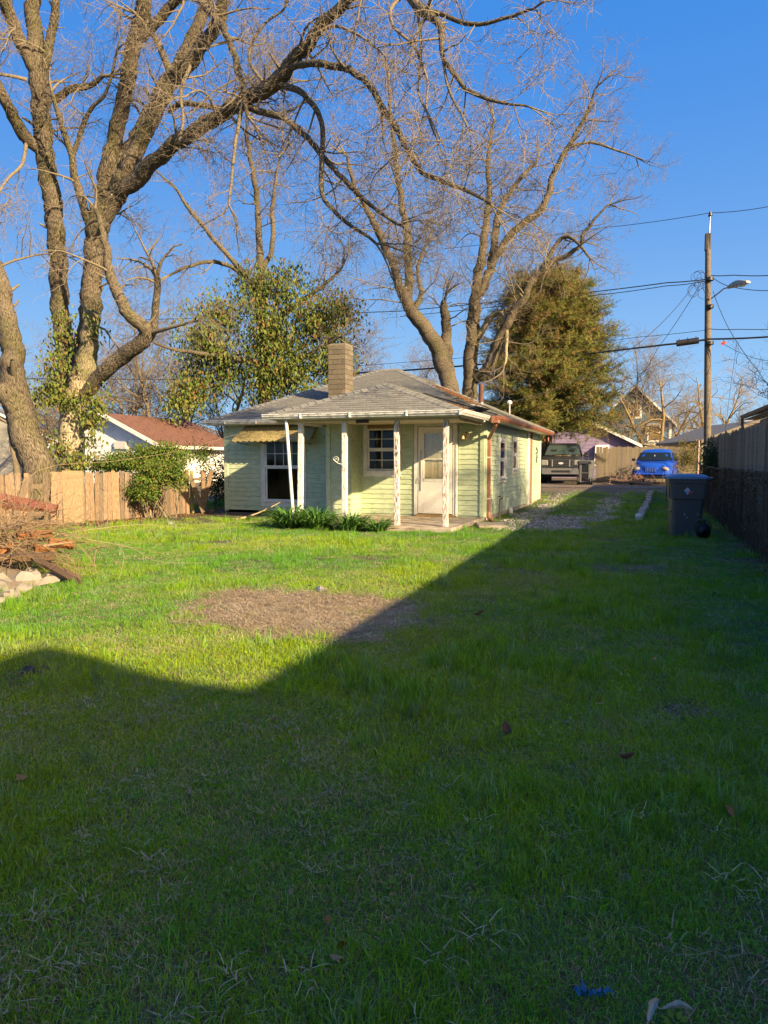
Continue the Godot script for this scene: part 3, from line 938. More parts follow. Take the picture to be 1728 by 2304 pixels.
	var g1 := part(h, "gutter", prism(gutter_profile, Vector3(-10.68, 2.315, -15.645), Vector3(-7.52, 2.315, -15.645), Vector3.BACK, Vector3.UP), M.gutter, off)
	g1.set_meta("label", "white gutter of the left wing")
	part(h, "gutter", prism(gutter_profile, Vector3(-7.6, 2.262, -13.325), Vector3(-3.33, 2.262, -13.325), Vector3.BACK, Vector3.UP), M.gutter, off)
	part(h, "gutter", prism(gutter_profile, Vector3(-3.345, 2.262, -13.21), Vector3(-3.30, 2.262, -15.35), Vector3.RIGHT, Vector3.UP), M.gutter, off)
	var g2 := part(h, "gutter", prism(gutter_profile, Vector3(-3.10, 2.27, -15.45), Vector3(-3.10, 2.27, -25.2), Vector3.RIGHT, Vector3.UP), M.copper, off)
	g2.set_meta("label", "copper brown gutter along the side eave")
	for x: float in [-10.0, -9.1, -8.2]: pbox(g1, "gutter_strap", Vector3(x, 2.366, -15.60), Vector3(0.03, 0.106, 0.14), M.gutter, 0.004)
	for x: float in [-6.7, -5.6, -4.4]: pbox(g1, "gutter_strap", Vector3(x, 2.312, -13.27), Vector3(0.03, 0.106, 0.14), M.gutter, 0.004)
	# downspouts
	var sp := pbox(h, "downspout", Vector3(-3.365, 1.05, -16.1) + off, Vector3(0.075, 1.72, 0.065), M.spout, 0.012)
	sp.set_meta("label", "brown metal downspout at the porch corner")
	pbox(sp, "outlet_box", Vector3(0.25, 1.24, 0.56), Vector3(0.17, 0.16, 0.17), M.spout, 0.012)
	var el := MB.new()
	var ep := PackedVector3Array()
	var er := PackedFloat32Array()
	for i in 25:
		var t := i / 24.0
		ep.append(Vector3(0.25, 1.17, 0.56).lerp(Vector3(0.23, 0.98, 0.5), t).lerp(Vector3(0.0, 1.02, 0.0).lerp(Vector3(0, 0.83, 0), t), smoothstep(0.15, 0.95, t)))
		er.append(0.046 if i % 2 == 0 else 0.038)
	el.tube(ep, er, 8)
	part(sp, "elbow", el.done(), M.spout)
	part(sp, "shoe", tubem([Vector3(0, -0.84, 0), Vector3(0.01, -0.93, 0.02), Vector3(0.05, -0.99, 0.10), Vector3(0.11, -1.01, 0.2)], 0.05, 8), M.spout)
	for y: float in [0.42, -0.52]: pbox(sp, "strap", Vector3(0, y, 0), Vector3(0.085, 0.025, 0.075), M.white)
	part(h, "leaning_downspout", tubem([Vector3(-7.10, 2.26, -13.36) + off, Vector3(-7.07, 1.75, -13.38) + off, Vector3(-6.985, 0.25, -13.42) + off, Vector3(-6.975, 0.03, -13.40) + off], 0.036, 6), M.white).set_meta("label", "white downspout leaning at the porch end")
	# posts
	var xs := [-3.71, -4.73, -5.88, -6.90]
	for i in 4:
		var post := MB.new()
		post.cbox(Vector3.ZERO, Vector3(0.102, 2.12, 0.102), 0.008)
		var pp := part(h, "porch_post", post.done(), M.peel_bad if i < 2 else M.peel, Vector3(xs[i], 1.13 + i * 0.002, -13.62) + off, Basis(Vector3.BACK, [0.0, 0.004, -0.004, -0.02][i]))
		if i == 1:
			pp.set_meta("label", "peeling white porch post with black house number")
			for k in 2:
				var tm := TextMesh.new()
				var sf := SystemFont.new()
				sf.font_names = PackedStringArray(["Droid Serif"])
				tm.font = sf
				tm.font_size = 48
				tm.text = ["1", "4"][k]
				tm.pixel_size = 0.0023
				tm.depth = 0.006
				part(pp, "house_number", tm, M.black, Vector3(-0.004, 0.54 - k * 0.15, 0.054), Basis(Vector3.BACK, -0.12))
			for q: Vector3 in [Vector3(0.0, 0.25, 0.052), Vector3(0.012, 0.235, 0.052), Vector3(-0.004, 0.165, 0.052), Vector3(0.012, 0.15, 0.052)]:
				pbox(pp, "house_number", q, Vector3(0.010, 0.022, 0.006), M.black, 0.0, Basis(Vector3.BACK, q.x * 40.0))
		if i == 2:
			var hook := PackedVector3Array()
			var hr := PackedFloat32Array()
			for k in 30:
				var a := k * 0.33
				hook.append(Vector3(-0.15 - cos(a) * 0.07 * (1.0 - k / 36.0), 0.28 + sin(a) * 0.07 * (1.0 - k / 36.0), 0.09)); hr.append(0.006)
			var hm := MB.new()
			hm.tube(hook, hr, 5)
			hm.tube(PackedVector3Array([Vector3(-0.22, 0.28, 0.09), Vector3(-0.1, 0.2, 0.1), Vector3(0.0, 0.18, 0.08), Vector3(0.0, 0.13, 0.07)]), PackedFloat32Array([0.006, 0.009, 0.008, 0.008]), 5)
			part(pp, "plant_hook", hm.done(), M.white)
	# awning over the tall window: two overlapping scalloped courses, arms below
	var aw: MeshInstance3D = null
	for k in 3:
		var am := MB.new()
		var z0 := -15.97 + k * 0.17
		var y0 := 2.285 - k * 0.12
		var z1 := z0 + 0.22
		var y1 := y0 - 0.15
		var n := 52
		for i in n:
			var a := float(i) / n
			var b := float(i + 1) / n
			var x0 := lerpf(-9.66 - 0.03 * k, -7.62 + 0.02 * k, a)
			var x1 := lerpf(-9.66 - 0.03 * k, -7.62 + 0.02 * k, b)
			var s0 := 0.03 * absf(sin(a * PI * 13.0))
			var s1 := 0.03 * absf(sin(b * PI * 13.0))
			var p := Vector3(x0, y0, z0)
			var q := Vector3(x1, y0, z0)
			var r := Vector3(x1, y1 - s1, z1)
			var s := Vector3(x0, y1 - s0, z1)
			var dn := Vector3(0, -0.012, -0.008)
			am.face(p, q, r, s, p + Vector3(0, -1, -1))
			am.face(p + dn, q + dn, r + dn, s + dn, p + Vector3(0, 1, 1))
			am.face(s, r, r + dn, s + dn, p)
		for e: float in [-9.66 - 0.03 * k, -7.62 + 0.02 * k]:
			am.face3(Vector3(e, y0, z0), Vector3(e, y1, z1), Vector3(e, y1 + 0.03, z0), Vector3(-8.6, y0, z0))
		if k == 0:
			aw = part(h, "awning", am.done(), M.moss, off)
			aw.set_meta("label", "moss stained scalloped awning over the tall window")
		else: part(aw, "awning_course", am.done(), M.moss)
	for x: float in [-9.6, -9.0, -8.4, -7.8]:
		part(aw, "awning_arm", tubem([Vector3(x, 1.86, -15.42), Vector3(x, 1.80, -15.99)], 0.013, 5), M.moss)
	# chimney of concrete bricks
	var core := MB.new()
	core.box(Vector3(-7.56, 3.62, -17.27) + off, Vector3(0.47, 1.56, 0.47))
	var ch := part(h, "chimney", core.done(), M.mortar)
	ch.set_meta("label", "tan block chimney standing on the front roof slope")
	var rng := RandomNumberGenerator.new()
	rng.seed = 8
	var row := 0
	var y := 2.86
	while y < 4.36:
		var half := row % 2 == 1
		for side in 4:
			var n: Vector3 = [Vector3.BACK, Vector3.RIGHT, Vector3.FORWARD, Vector3.LEFT][side]
			var r: Vector3 = [Vector3.RIGHT, Vector3.FORWARD, Vector3.LEFT, Vector3.BACK][side]
			var cuts := [-0.247, 0.0, 0.247] if half == (side % 2 == 0) else [-0.247, -0.12, 0.125, 0.247]
			for i in cuts.size() - 1:
				var a: float = cuts[i] + 0.004
				var b: float = cuts[i + 1] - 0.004
				var sz := Vector3(absf(r.x) * (b - a) + absf(n.x) * 0.02, 0.119, absf(r.z) * (b - a) + absf(n.z) * 0.02)
				pbox(ch, "brick", Vector3(-7.56, y + 0.0625, -17.27) + off + r * (a + b) * 0.5 + n * (0.238 + rng.randf_range(-0.002, 0.003)), sz, M.brick[rng.randi() % 4], 0.004)
		y += 0.127
		row += 1
	pbox(ch, "cap", Vector3(-7.56, y + 0.012, -17.27) + off, Vector3(0.44, 0.03, 0.44), M.mortar, 0.008)
	# lamp, roof pipes, ornaments, taps
	var lamp := part(h, "porch_lamp", tubem([Vector3(0, 0, 0), Vector3(0, 0, 0.05)], 0.05, 8), M.woodtrim, Vector3(-3.86, 2.0, -15.99) + off)
	for x: float in [-0.055, 0.055]:
		part(lamp, "spot_head", tubem([Vector3(x * 0.4, 0.0, 0.05), Vector3(x, -0.01, 0.09), Vector3(x, -0.06, 0.13), Vector3(x, -0.12, 0.15)], 0.03, 8, 0.045), mat(lin(0.62, 0.5, 0.3), 0.5))
	var vent := part(h, "vent_pipe", tubem([Vector3(-4.54, 2.9, -20.5) + off, Vector3(-4.54, 3.62, -20.5) + off], 0.075, 10), mat(lin(0.15, 0.07, 0.045), 0.7))
	part(vent, "flashing", tubem([Vector3(-4.54, 2.96, -20.5) + off, Vector3(-4.54, 3.08, -20.5) + off], 0.16, 10, 0.08), M.steel)
	var mast := part(h, "service_mast", tubem([Vector3(-4.2, 2.85, -23.2) + off, Vector3(-4.2, 3.25, -23.2) + off], 0.03, 8), M.steel)
	part(mast, "weather_head", blob(Vector3(0.09, 0.07, 0.09), 4, 0.1), M.white, Vector3(-4.2, 3.28, -23.2) + off)
	var flash := MB.new()
	flash.quad(Vector3(-3.75, 2.66, -15.75) + off, Vector3(-3.35, 2.56, -15.72) + off, Vector3(-3.32, 2.53, -16.25) + off, Vector3(-3.7, 2.69, -16.3) + off)
	flash.quad(Vector3(-3.68, 2.72, -16.4) + off, Vector3(-3.4, 2.60, -16.35) + off, Vector3(-3.42, 2.58, -16.6) + off, Vector3(-3.7, 2.71, -16.65) + off)
	part(roof, "loose_flashing", flash.done(), M.white, -off)
	var needles := PackedFloat32Array()
	for i in 800:
		var t := rng.randf()
		var zz := lerpf(-15.6, -18.6, t) + rng.randfn() * 0.22
		var xx := lerpf(-3.75, -5.1, t) + rng.randfn() * 0.16
		var yy := maxf(4.12 - (xx + 7.06) * 0.4343, 3.08 - absf(xx + 5.42) * 0.3486 if zz > -17.5 else 0.0)
		if zz > -17.0: yy = maxf(yy, 2.40 + (-15.65 - zz) * 0.362)
		if zz > -15.7: yy = 3.08 - absf(xx + 5.42) * 0.3486
		put(needles, Basis(Vector3.UP, rng.randf() * TAU) * Basis(Vector3.RIGHT, 0.3 * rng.randfn()) * Basis.from_scale(Vector3.ONE * rng.randf_range(0.7, 1.3)), Vector3(xx, yy + 0.035, zz) + off - off)
	var nm := MB.new()
	nm.box(Vector3.ZERO, Vector3(0.10, 0.005, 0.006))
	nm.box(Vector3(0.02, 0.006, 0.03), Vector3(0.08, 0.005, 0.006), Basis(Vector3.UP, 0.6))
	var nd := many(roof, "pine_needles", nm.done(), mat(lin(0.24, 0.11, 0.045), 0.9), needles)
	nd.set_meta("kind", "stuff")
	var orn := MB.new()
	for k in 3:
		var pts := PackedVector3Array()
		var rad := PackedFloat32Array()
		for i in 12:
			var a := i * 0.5 + k
			pts.append(Vector3(0.0, 1.75 - k * 0.17 + 0.09 * sin(a), -23.9 + 0.12 * cos(a * 0.7) + 0.04 * k)); rad.append(0.014)
		orn.tube(pts, rad, 5)
	part(h, "wall_ornament", orn.done(), M.black, Vector3(-3.40, 0, 0) + off)
	var bracket := MB.new()
	for k in 2:
		var pts := PackedVector3Array()
		var rad := PackedFloat32Array()
		for i in 26:
			var a := i * 0.4
			pts.append(Vector3(-3.3 + k * 0.12, 2.13 + sin(a) * 0.11 * (1.0 - i / 34.0), -25.02 + cos(a) * 0.11 * (1.0 - i / 34.0))); rad.append(0.018)
		bracket.tube(pts, rad, 5)
	part(h, "eave_scroll", bracket.done(), M.copper, off)
	var tap := part(h, "water_tap", tubem([Vector3(-3.2, 0.0, -16.55) + off, Vector3(-3.2, 0.42, -16.55) + off, Vector3(-3.2, 0.5, -16.56) + off, Vector3(-3.13, 0.52, -16.5) + off], 0.018, 6), M.rust)
	pbox(tap, "tap_handle", Vector3(-3.2, 0.56, -16.55) + off, Vector3(0.06, 0.05, 0.06), M.rust, 0.01)
	part(h, "drain_pipe", tubem([Vector3(-3.36, -0.02, -18.9) + off, Vector3(-3.36, 0.16, -18.9) + off], 0.06, 10), M.white)
	pbox(h, "dryer_vent", Vector3(-3.41, 0.66, -20.9) + off, Vector3(0.08, 0.2, 0.22), M.siding_c, 0.02)
	# small dark board hung under the porch eave
	var sign_b := MB.new()
	add_prism(sign_b, PackedVector2Array([Vector2(-0.145, -0.035), Vector2(0.145, -0.035), Vector2(0.137, -0.018), Vector2(0.145, 0.0), Vector2(0.137, 0.018), Vector2(0.145, 0.035), Vector2(-0.145, 0.035), Vector2(-0.137, 0.018), Vector2(-0.145, 0.0), Vector2(-0.137, -0.018)]), Vector3(0, 0, -0.008), Vector3(0, 0, 0.008), Vector3.RIGHT, Vector3.UP)
	part(h, "name_board", sign_b.done(), mat(lin(0.035, 0.02, 0.014), 0.7), Vector3(-5.42, 2.19, -13.46) + off)

# ---------------------------------------------------------------- other buildings
func gable(called: String, label: String, at_: Vector3, turn: float, w: float, l: float, eave: float, rise: float, wall_m: Material, roof_m: Material, trim: Material, over := 0.35, course := 0.17, boards := true, mats := []) -> Node3D:
	# gable end faces +z at local z = 0, the body runs back to -l; origin in the middle of the gable's base
	var h := thing(called, label, "house", at_, turn)
	var wall := wall_slab(h, "wall", Vector3(-w / 2, 0, 0), Vector3.RIGHT, Vector3.BACK, w, 0, eave, [], wall_m, 0.15)
	wall_slab(h, "wall", Vector3(w / 2, 0, -0.15), Vector3.FORWARD, Vector3.RIGHT, l - 0.3, 0, eave, [], wall_m, 0.15)
	wall_slab(h, "wall", Vector3(-w / 2, 0, -0.15), Vector3.FORWARD, Vector3.LEFT, l - 0.3, 0, eave, [], wall_m, 0.15)
	wall_slab(h, "wall", Vector3(-w / 2, 0, -l), Vector3.RIGHT, Vector3.FORWARD, w, 0, eave, [], wall_m, 0.15)
	part(h, "gable_wall", prism(PackedVector2Array([Vector2(-w / 2, eave), Vector2(w / 2, eave), Vector2(0, eave + rise)]), Vector3(0, 0, -0.15), Vector3(0, 0, 0), Vector3.RIGHT, Vector3.UP), wall_m)
	part(h, "gable_wall", prism(PackedVector2Array([Vector2(-w / 2, eave), Vector2(w / 2, eave), Vector2(0, eave + rise)]), Vector3(0, 0, -l), Vector3(0, 0, -l + 0.15), Vector3.RIGHT, Vector3.UP), wall_m)
	if boards:
		var m2: Array = mats if mats.size() > 0 else [wall_m]
		siding(wall, Vector3.ZERO, Vector3.RIGHT, Vector3.BACK, w, 0.15, eave, [], m2, course, "siding_board", 3)
		var y := eave
		while y < eave + rise - 0.2:
			var hw := w / 2 * (1.0 - (y + course * 0.8 - eave) / rise)
			if hw > 0.1: part(wall, "siding_board", prism(PackedVector2Array([Vector2(0, 0), Vector2(0.02, 0), Vector2(0.004, course)]), Vector3(w / 2 - hw, y, 0.001), Vector3(w / 2 + hw, y, 0.001), Vector3.BACK, Vector3.UP), m2[0])
			y += course
	var slope := rise / (w / 2)
	var deck := MB.new()
	for s: float in [-1.0, 1.0]:
		slab_poly(deck, PackedVector3Array([Vector3(s * (w / 2 + over), eave - over * slope + 0.12, over), Vector3(s * (w / 2 + over), eave - over * slope + 0.12, -l - over), Vector3(0, eave + rise + 0.12, -l - over), Vector3(0, eave + rise + 0.12, over)]), 0.10)
	var roof := part(h, "roof", deck.done(), roof_m)
	for s: float in [-1.0, 1.0]:
		var a := Vector3(s * (w / 2 + over), eave - over * slope + 0.07, over + 0.02)
		var b := Vector3(0, eave + rise + 0.07, over + 0.02)
		part(roof, "rake_board", prism(PackedVector2Array([Vector2(-0.02, -0.09), Vector2(0.03, -0.09), Vector2(0.03, 0.10), Vector2(-0.02, 0.10)]), a, b, Vector3.BACK, Vector3.UP), trim)
		pbox(roof, "eave_board", Vector3(s * (w / 2 + over), eave - over * slope + 0.03, -l / 2), Vector3(0.03, 0.14, l + over * 2.0 - 0.05), trim)
	return h

func build_neighbours() -> void:
	# long house beyond the board fence: its eave shades the drive
	var a := thing("long_house", "long low tan house beyond the weathered board fence", "house", Vector3(3.3, 0, -29.3), 0.0191)
	var tan_m := mat(lin(0.42, 0.33, 0.21), 0.8, T.soft, Vector3(1, 2, 1))
	var brown := mat(lin(0.20, 0.15, 0.10), 0.6, T.soft, Vector3(1, 2, 1))
	wall_slab(a, "wall", Vector3(0.5, 0, 0.4), Vector3.BACK, Vector3.LEFT, 30.0, 0, 2.85, [[3, 4.2, 1.0, 2.1], [9, 10.2, 1.0, 2.1], [18, 19.5, 1.0, 2.1]], tan_m)
	for z: float in [3.6, 9.6, 18.75]:
		pbox(a, "window", Vector3(0.56, 1.55, 0.4 + z), Vector3(0.04, 1.1, 1.2), mat(lin(0.03, 0.035, 0.04), 0.1))
	wall_slab(a, "wall", Vector3(0.5, 0, 0.4), Vector3.RIGHT, Vector3.FORWARD, 7.6, 0, 2.85, [], tan_m)
	wall_slab(a, "wall", Vector3(0.5, 0, 30.4), Vector3.RIGHT, Vector3.BACK, 7.6, 0, 2.85, [], tan_m)
	wall_slab(a, "wall", Vector3(8.1, 0, 0.4), Vector3.BACK, Vector3.RIGHT, 30.0, 0, 2.85, [], tan_m)
	for z: float in [0.46, 30.34]:
		part(a, "gable_wall", prism(PackedVector2Array([Vector2(0.5, 2.85), Vector2(8.1, 2.85), Vector2(4.3, 4.3)]), Vector3(0, 0, z - 0.05), Vector3(0, 0, z + 0.05), Vector3.RIGHT, Vector3.UP), tan_m)
	var deck := MB.new()
	slab_poly(deck, PackedVector3Array([Vector3(0.02, 3.04, 0), Vector3(0.02, 3.04, 30.9), Vector3(4.3, 4.5, 30.9), Vector3(4.3, 4.5, 0)]), 0.1)
	slab_poly(deck, PackedVector3Array([Vector3(8.6, 3.04, 0), Vector3(8.6, 3.04, 30.9), Vector3(4.3, 4.5, 30.9), Vector3(4.3, 4.5, 0)]), 0.1)
	var ar := part(a, "roof", deck.done(), mat(lin(0.17, 0.15, 0.13), 0.9, T.grit, Vector3(3, 3, 3)))
	pbox(ar, "soffit", Vector3(0.26, 2.9, 15.4), Vector3(0.46, 0.02, 30.7), mat(lin(0.44, 0.33, 0.19), 0.8))
	part(a, "gutter", prism(gutter_profile, Vector3(0.01, 2.95, 0.0), Vector3(0.01, 2.95, 30.9), Vector3.LEFT, Vector3.UP), brown)
	part(a, "downspout", tubem([Vector3(-0.05, 2.96, 0.25), Vector3(-0.05, 2.7, 0.25), Vector3(0.0, 2.52, 0.28), Vector3(0.25, 2.44, 0.34), Vector3(0.42, 2.3, 0.42), Vector3(0.44, 0.2, 0.42)], 0.055, 8), brown)
	# house behind the viewer: its gable shades the near lawn
	var b := thing("gabled_house", "tall gabled house standing behind the near lawn", "house", Vector3(7.6, 0, 2.25))
	var grey_m := mat(lin(0.66, 0.65, 0.62), 0.8, T.soft, Vector3(1, 2, 1))
	wall_slab(b, "wall", Vector3(-3.6, 0, 0.3), Vector3.RIGHT, Vector3.FORWARD, 9.0, 0, 3.95, [[1, 2, 1, 2.3], [5, 6.2, 1, 2.3]], grey_m, 0.2)
	for x: float in [-2.1, 2.0]: pbox(b, "window", Vector3(x, 1.65, 0.4), Vector3(1.2, 1.3, 0.04), mat(lin(0.03, 0.035, 0.04), 0.1))
	wall_slab(b, "wall", Vector3(-3.6, 0, 8.6), Vector3.RIGHT, Vector3.BACK, 9.0, 0, 3.95, [], grey_m, 0.2)
	for x: float in [-3.5, 5.3]: pbox(b, "wall", Vector3(x, 1.97, 4.45), Vector3(0.2, 3.95, 7.9), grey_m)
	var prof := PackedVector2Array([Vector2(-4.0, 3.85), Vector2(-3.4, 4.05), Vector2(-0.92, 5.47), Vector2(-0.30, 5.86), Vector2(0.0, 6.0), Vector2(0.28, 5.88), Vector2(0.58, 5.70), Vector2(1.2, 5.66), Vector2(5.0, 5.62), Vector2(5.9, 3.85)])
	part(b, "roof", prism(prof, Vector3(0, 0, 0.0), Vector3(0, 0, 9.0), Vector3.RIGHT, Vector3.UP), mat(lin(0.17, 0.15, 0.14), 0.9, T.grit, Vector3(3, 3, 3)))
	# white garage behind the picket fence
	var wm := mat(lin(0.80, 0.80, 0.79), 0.6, T.soft, Vector3(1, 1, 1))
	var red := mat(lin(0.18, 0.085, 0.06), 0.9, patches(256, 0.02, 81, [Color(0.6, 0.55, 0.5), Color(0.9, 0.9, 0.9), Color(1, 1, 1)], [0.25, 0.5, 0.8]), Vector3(0.8, 0.8, 0.8), T.gritbump, 0.5)
	var g := gable("white_garage", "white clapboard garage with rust brown gable roof behind the picket fence", Vector3(-23.1, 0.05, -26.3), 0.0, 5.3, 5.6, 2.15, 1.25, wm, red, M.white, 0.45, 0.16)
	for i in 16: pbox(g, "rafter_tail", Vector3(2.84, 2.02, 0.1 - i * 0.37), Vector3(0.42, 0.12, 0.07), M.white)
	siding(g, Vector3(2.66, 0, 0), Vector3.FORWARD, Vector3.RIGHT, 5.5, 0.15, 2.1, [], [wm], 0.16, "siding_board", 4)
	pbox(g, "vent_box", Vector3(0.75, 2.05, 0.08), Vector3(0.7, 0.35, 0.14), mat(lin(0.5, 0.48, 0.46), 0.8), 0.02)
	# trailer with striped tape in front of it
	var t := thing("box_trailer", "dark flat trailer with red and white striped tape by the garage", "trailer", Vector3(-17.2, 0.1, -21.0), 0.55)
	pbox(t, "deck", Vector3(0, 1.15, 0), Vector3(2.7, 0.34, 1.6), M.black, 0.03)
	for i in 12: pbox(t, "tape", Vector3(-1.24 + i * 0.22, 1.20, 0.805), Vector3(0.2, 0.07, 0.006), mat(lin(0.55, 0.03, 0.02), 0.4) if i % 2 == 0 else M.white)
	for x: float in [-0.8, 0.8]:
		part(t, "wheel", tubem([Vector3(x, 0.34, -0.75), Vector3(x, 0.34, -0.5)], 0.34, 14), M.rubber)
		part(t, "wheel", tubem([Vector3(x, 0.34, 0.5), Vector3(x, 0.34, 0.75)], 0.34, 14), M.rubber)
		pbox(t, "leg", Vector3(x, 0.8, 0), Vector3(0.1, 0.5, 0.9), M.black)
	# purple house
	var pm := mat(lin(0.255, 0.20, 0.345), 0.7, T.soft, Vector3(0.6, 2, 0.6))
	var pm2 := mat(lin(0.275, 0.215, 0.365), 0.7, T.soft, Vector3(0.8, 3, 0.8))
	var p := gable("purple_house", "purple clapboard house with white eaves behind the far board fence", Vector3(-6.1, 0.34, -46.0), 0.0, 11.0, 8.0, 2.05, 2.75, pm, mat(lin(0.15, 0.13, 0.12), 0.9, T.grit, Vector3(2, 2, 2)), mat(lin(0.8, 0.8, 0.78), 0.6), 0.35, 0.21, true, [pm, pm2])
	pbox(p, "corner_board", Vector3(5.45, 1.05, 0.03), Vector3(0.16, 2.0, 0.06), pm2)
	pbox(p, "corner_board", Vector3(4.5, 1.05, 0.04), Vector3(0.14, 2.1, 0.06), pm2)
	for q: Array in [[3.55, 1.95, 0.8], [1.05, 1.72, 1.15]]:
		var w := pbox(p, "window", Vector3(q[0], q[1] - 0.65, 0.03), Vector3(q[2] + 0.16, 1.1, 0.06), M.white)
		pbox(w, "pane", Vector3(0, 0, 0.032), Vector3(q[2], 0.95, 0.01), mat(lin(0.03, 0.03, 0.035), 0.1))
		var aw := MB.new()
		for i in 6:
			var x0: float = -q[2] / 2 + q[2] * i / 6.0
			var x1: float = -q[2] / 2 + q[2] * (i + 1) / 6.0
			aw.face(Vector3(x0, 0.5, 0.0), Vector3(x1, 0.5, 0.0), Vector3(x1, 0.2, 0.5), Vector3(x0, 0.2, 0.5), Vector3(0, -2, -2))
			aw.face(Vector3(x0, 0.2, 0.5), Vector3(x1, 0.2, 0.5), Vector3(x1, 0.02, 0.5), Vector3(x0, 0.02, 0.5), Vector3(0, 0, -3))
			aw.face3(Vector3(x0, 0.02, 0.5), Vector3(x1, 0.02, 0.5), Vector3((x0 + x1) * 0.5, -0.05, 0.5), Vector3(0, 0, -3))
		for s: float in [-1, 1]: aw.face3(Vector3(s * q[2] / 2, 0.5, 0), Vector3(s * q[2] / 2, 0.2, 0.5), Vector3(s * q[2] / 2, 0.02, 0.5), Vector3.ZERO)
		part(w, "window_awning", aw.done(), mat(lin(0.8, 0.8, 0.76), 0.6), Vector3(0, 0.25, 0.05))
	# blue house
	var bm := mat(lin(0.07, 0.20, 0.34), 0.7, T.soft, Vector3(0.6, 2, 0.6))
	var bm2 := mat(lin(0.085, 0.22, 0.37), 0.7, T.soft, Vector3(0.8, 3, 0.8))
	var c := gable("blue_house", "blue clapboard house with steep white trimmed gable", Vector3(-0.95, 0.34, -60.5), 0.0, 5.4, 9.0, 4.2, 2.75, bm, mat(lin(0.2, 0.18, 0.17), 0.9), mat(lin(0.8, 0.79, 0.74), 0.6), 0.4, 0.24, true, [bm, bm2])
	for q: Array in [[0.05, 5.15, 0.66, 1.15], [1.5, 3.3, 0.8, 1.2]]:
		var w := pbox(c, "window", Vector3(q[0], q[1], 0.03), Vector3(q[2] + 0.28, q[3] + 0.3, 0.08), mat(lin(0.8, 0.78, 0.7), 0.6), 0.01)
		for k in 2: pbox(w, "pane", Vector3(0, (k - 0.5) * q[3] * 0.5, 0.045), Vector3(q[2], q[3] * 0.46, 0.01), mat(lin(0.20, 0.13, 0.06), 0.15))
	for x: float in [-2.66, 2.66]: pbox(c, "corner_board", Vector3(x, 2.1, 0.03), Vector3(0.2, 4.1, 0.08), mat(lin(0.8, 0.79, 0.74), 0.6))
	part(c, "porch_roof", prism(PackedVector2Array([Vector2(0, 0), Vector2(1.6, -0.55), Vector2(1.6, -0.75), Vector2(0, -0.2)]), Vector3(-2.7, 2.5, 0), Vector3(2.7, 2.5, 0), Vector3.BACK, Vector3.UP), mat(lin(0.5, 0.48, 0.44), 0.8))
	for x: float in [-2.5, 0.0, 2.5]: pbox(c, "porch_post", Vector3(x, 0.9, 1.45), Vector3(0.14, 1.8, 0.14), M.white)
	# grey roofed shed and white gabled garage past the fence
	gable("grey_shed", "low grey roofed shed past the end of the board fence", Vector3(5.6, 0.3, -44.0), 0.35, 5.6, 6.0, 2.2, 1.0, mat(lin(0.40, 0.33, 0.22), 0.8), mat(lin(0.20, 0.195, 0.19), 0.9, T.grit, Vector3(2, 2, 2)), M.greyboard[0], 0.3, 0.2)
	gable("white_gabled_garage", "white board garage with low gable behind the grey roof", Vector3(8.6, 0.3, -53.0), -0.3, 7.5, 6.0, 3.1, 1.5, mat(lin(0.8, 0.8, 0.78), 0.7), mat(lin(0.22, 0.2, 0.19), 0.9), mat(lin(0.8, 0.8, 0.78), 0.6), 0.4, 0.3)
	# pale sided houses far beyond the picket fence
	gable("far_house", "pale grey house far behind the leaning trunks", Vector3(-44.0, 0.05, -38.0), 0.4, 9.0, 10.0, 2.9, 2.2, mat(lin(0.26, 0.25, 0.23), 0.8), mat(lin(0.2, 0.19, 0.18), 0.9), M.white, 0.4, 0.25, false)
	gable("far_house", "low tan house with dark roof beyond the garage", Vector3(-38.0, 0.05, -48.0), 0.2, 11.0, 9.0, 2.8, 2.0, mat(lin(0.45, 0.38, 0.28), 0.8), mat(lin(0.12, 0.1, 0.09), 0.9), M.white, 0.4, 0.25, false)

# ---------------------------------------------------------------- fences
func picket_mesh(h: float, w: float, cut: float, rng: RandomNumberGenerator) -> ArrayMesh:
	var t := 0.018
	var k := rng.randf_range(-0.02, 0.02)
	var prof := PackedVector2Array([Vector2(-w / 2, 0), Vector2(w / 2, rng.randf_range(-0.02, 0.03)), Vector2(w / 2 + rng.randf_range(-0.004, 0.004), h - cut + k), Vector2(w / 2 - cut * 0.7, h), Vector2(-w / 2 + cut * 0.7, h - k * 0.6), Vector2(-w / 2, h - cut)])
	return prism(prof, Vector3(0, 0, -t / 2), Vector3(0, 0, t / 2), Vector3.RIGHT, Vector3.UP)

func run_pickets(f: Node, a: Vector3, b: Vector3, h: float, w: float, rng: RandomNumberGenerator, mats: Array, skip := 0.0, cut := 0.012, called := "picket", wob_ := 0.03, wave := 0.06) -> void:
	var l := a.distance_to(b)
	var d := (b - a) / l
	var ang := atan2(-d.z, d.x)
	var n := d.cross(Vector3.UP)
	var t := 0.0
	while t < l:
		var ww := w * rng.randf_range(0.82, 1.12)
		if rng.randf() >= skip:
			var p := a + d * (t + ww / 2)
			var hh := h * (1.0 + rng.randf_range(-0.035, 0.02)) + wave * sin(t * 1.7)
			part(f, called, picket_mesh(hh, ww - 0.006, cut, rng), mats[rng.randi() % mats.size()], p + n * rng.randf_range(-0.006, 0.006), Basis(Vector3.UP, ang) * Basis(Vector3.BACK, rng.randf_range(-wob_, wob_)))
		t += ww

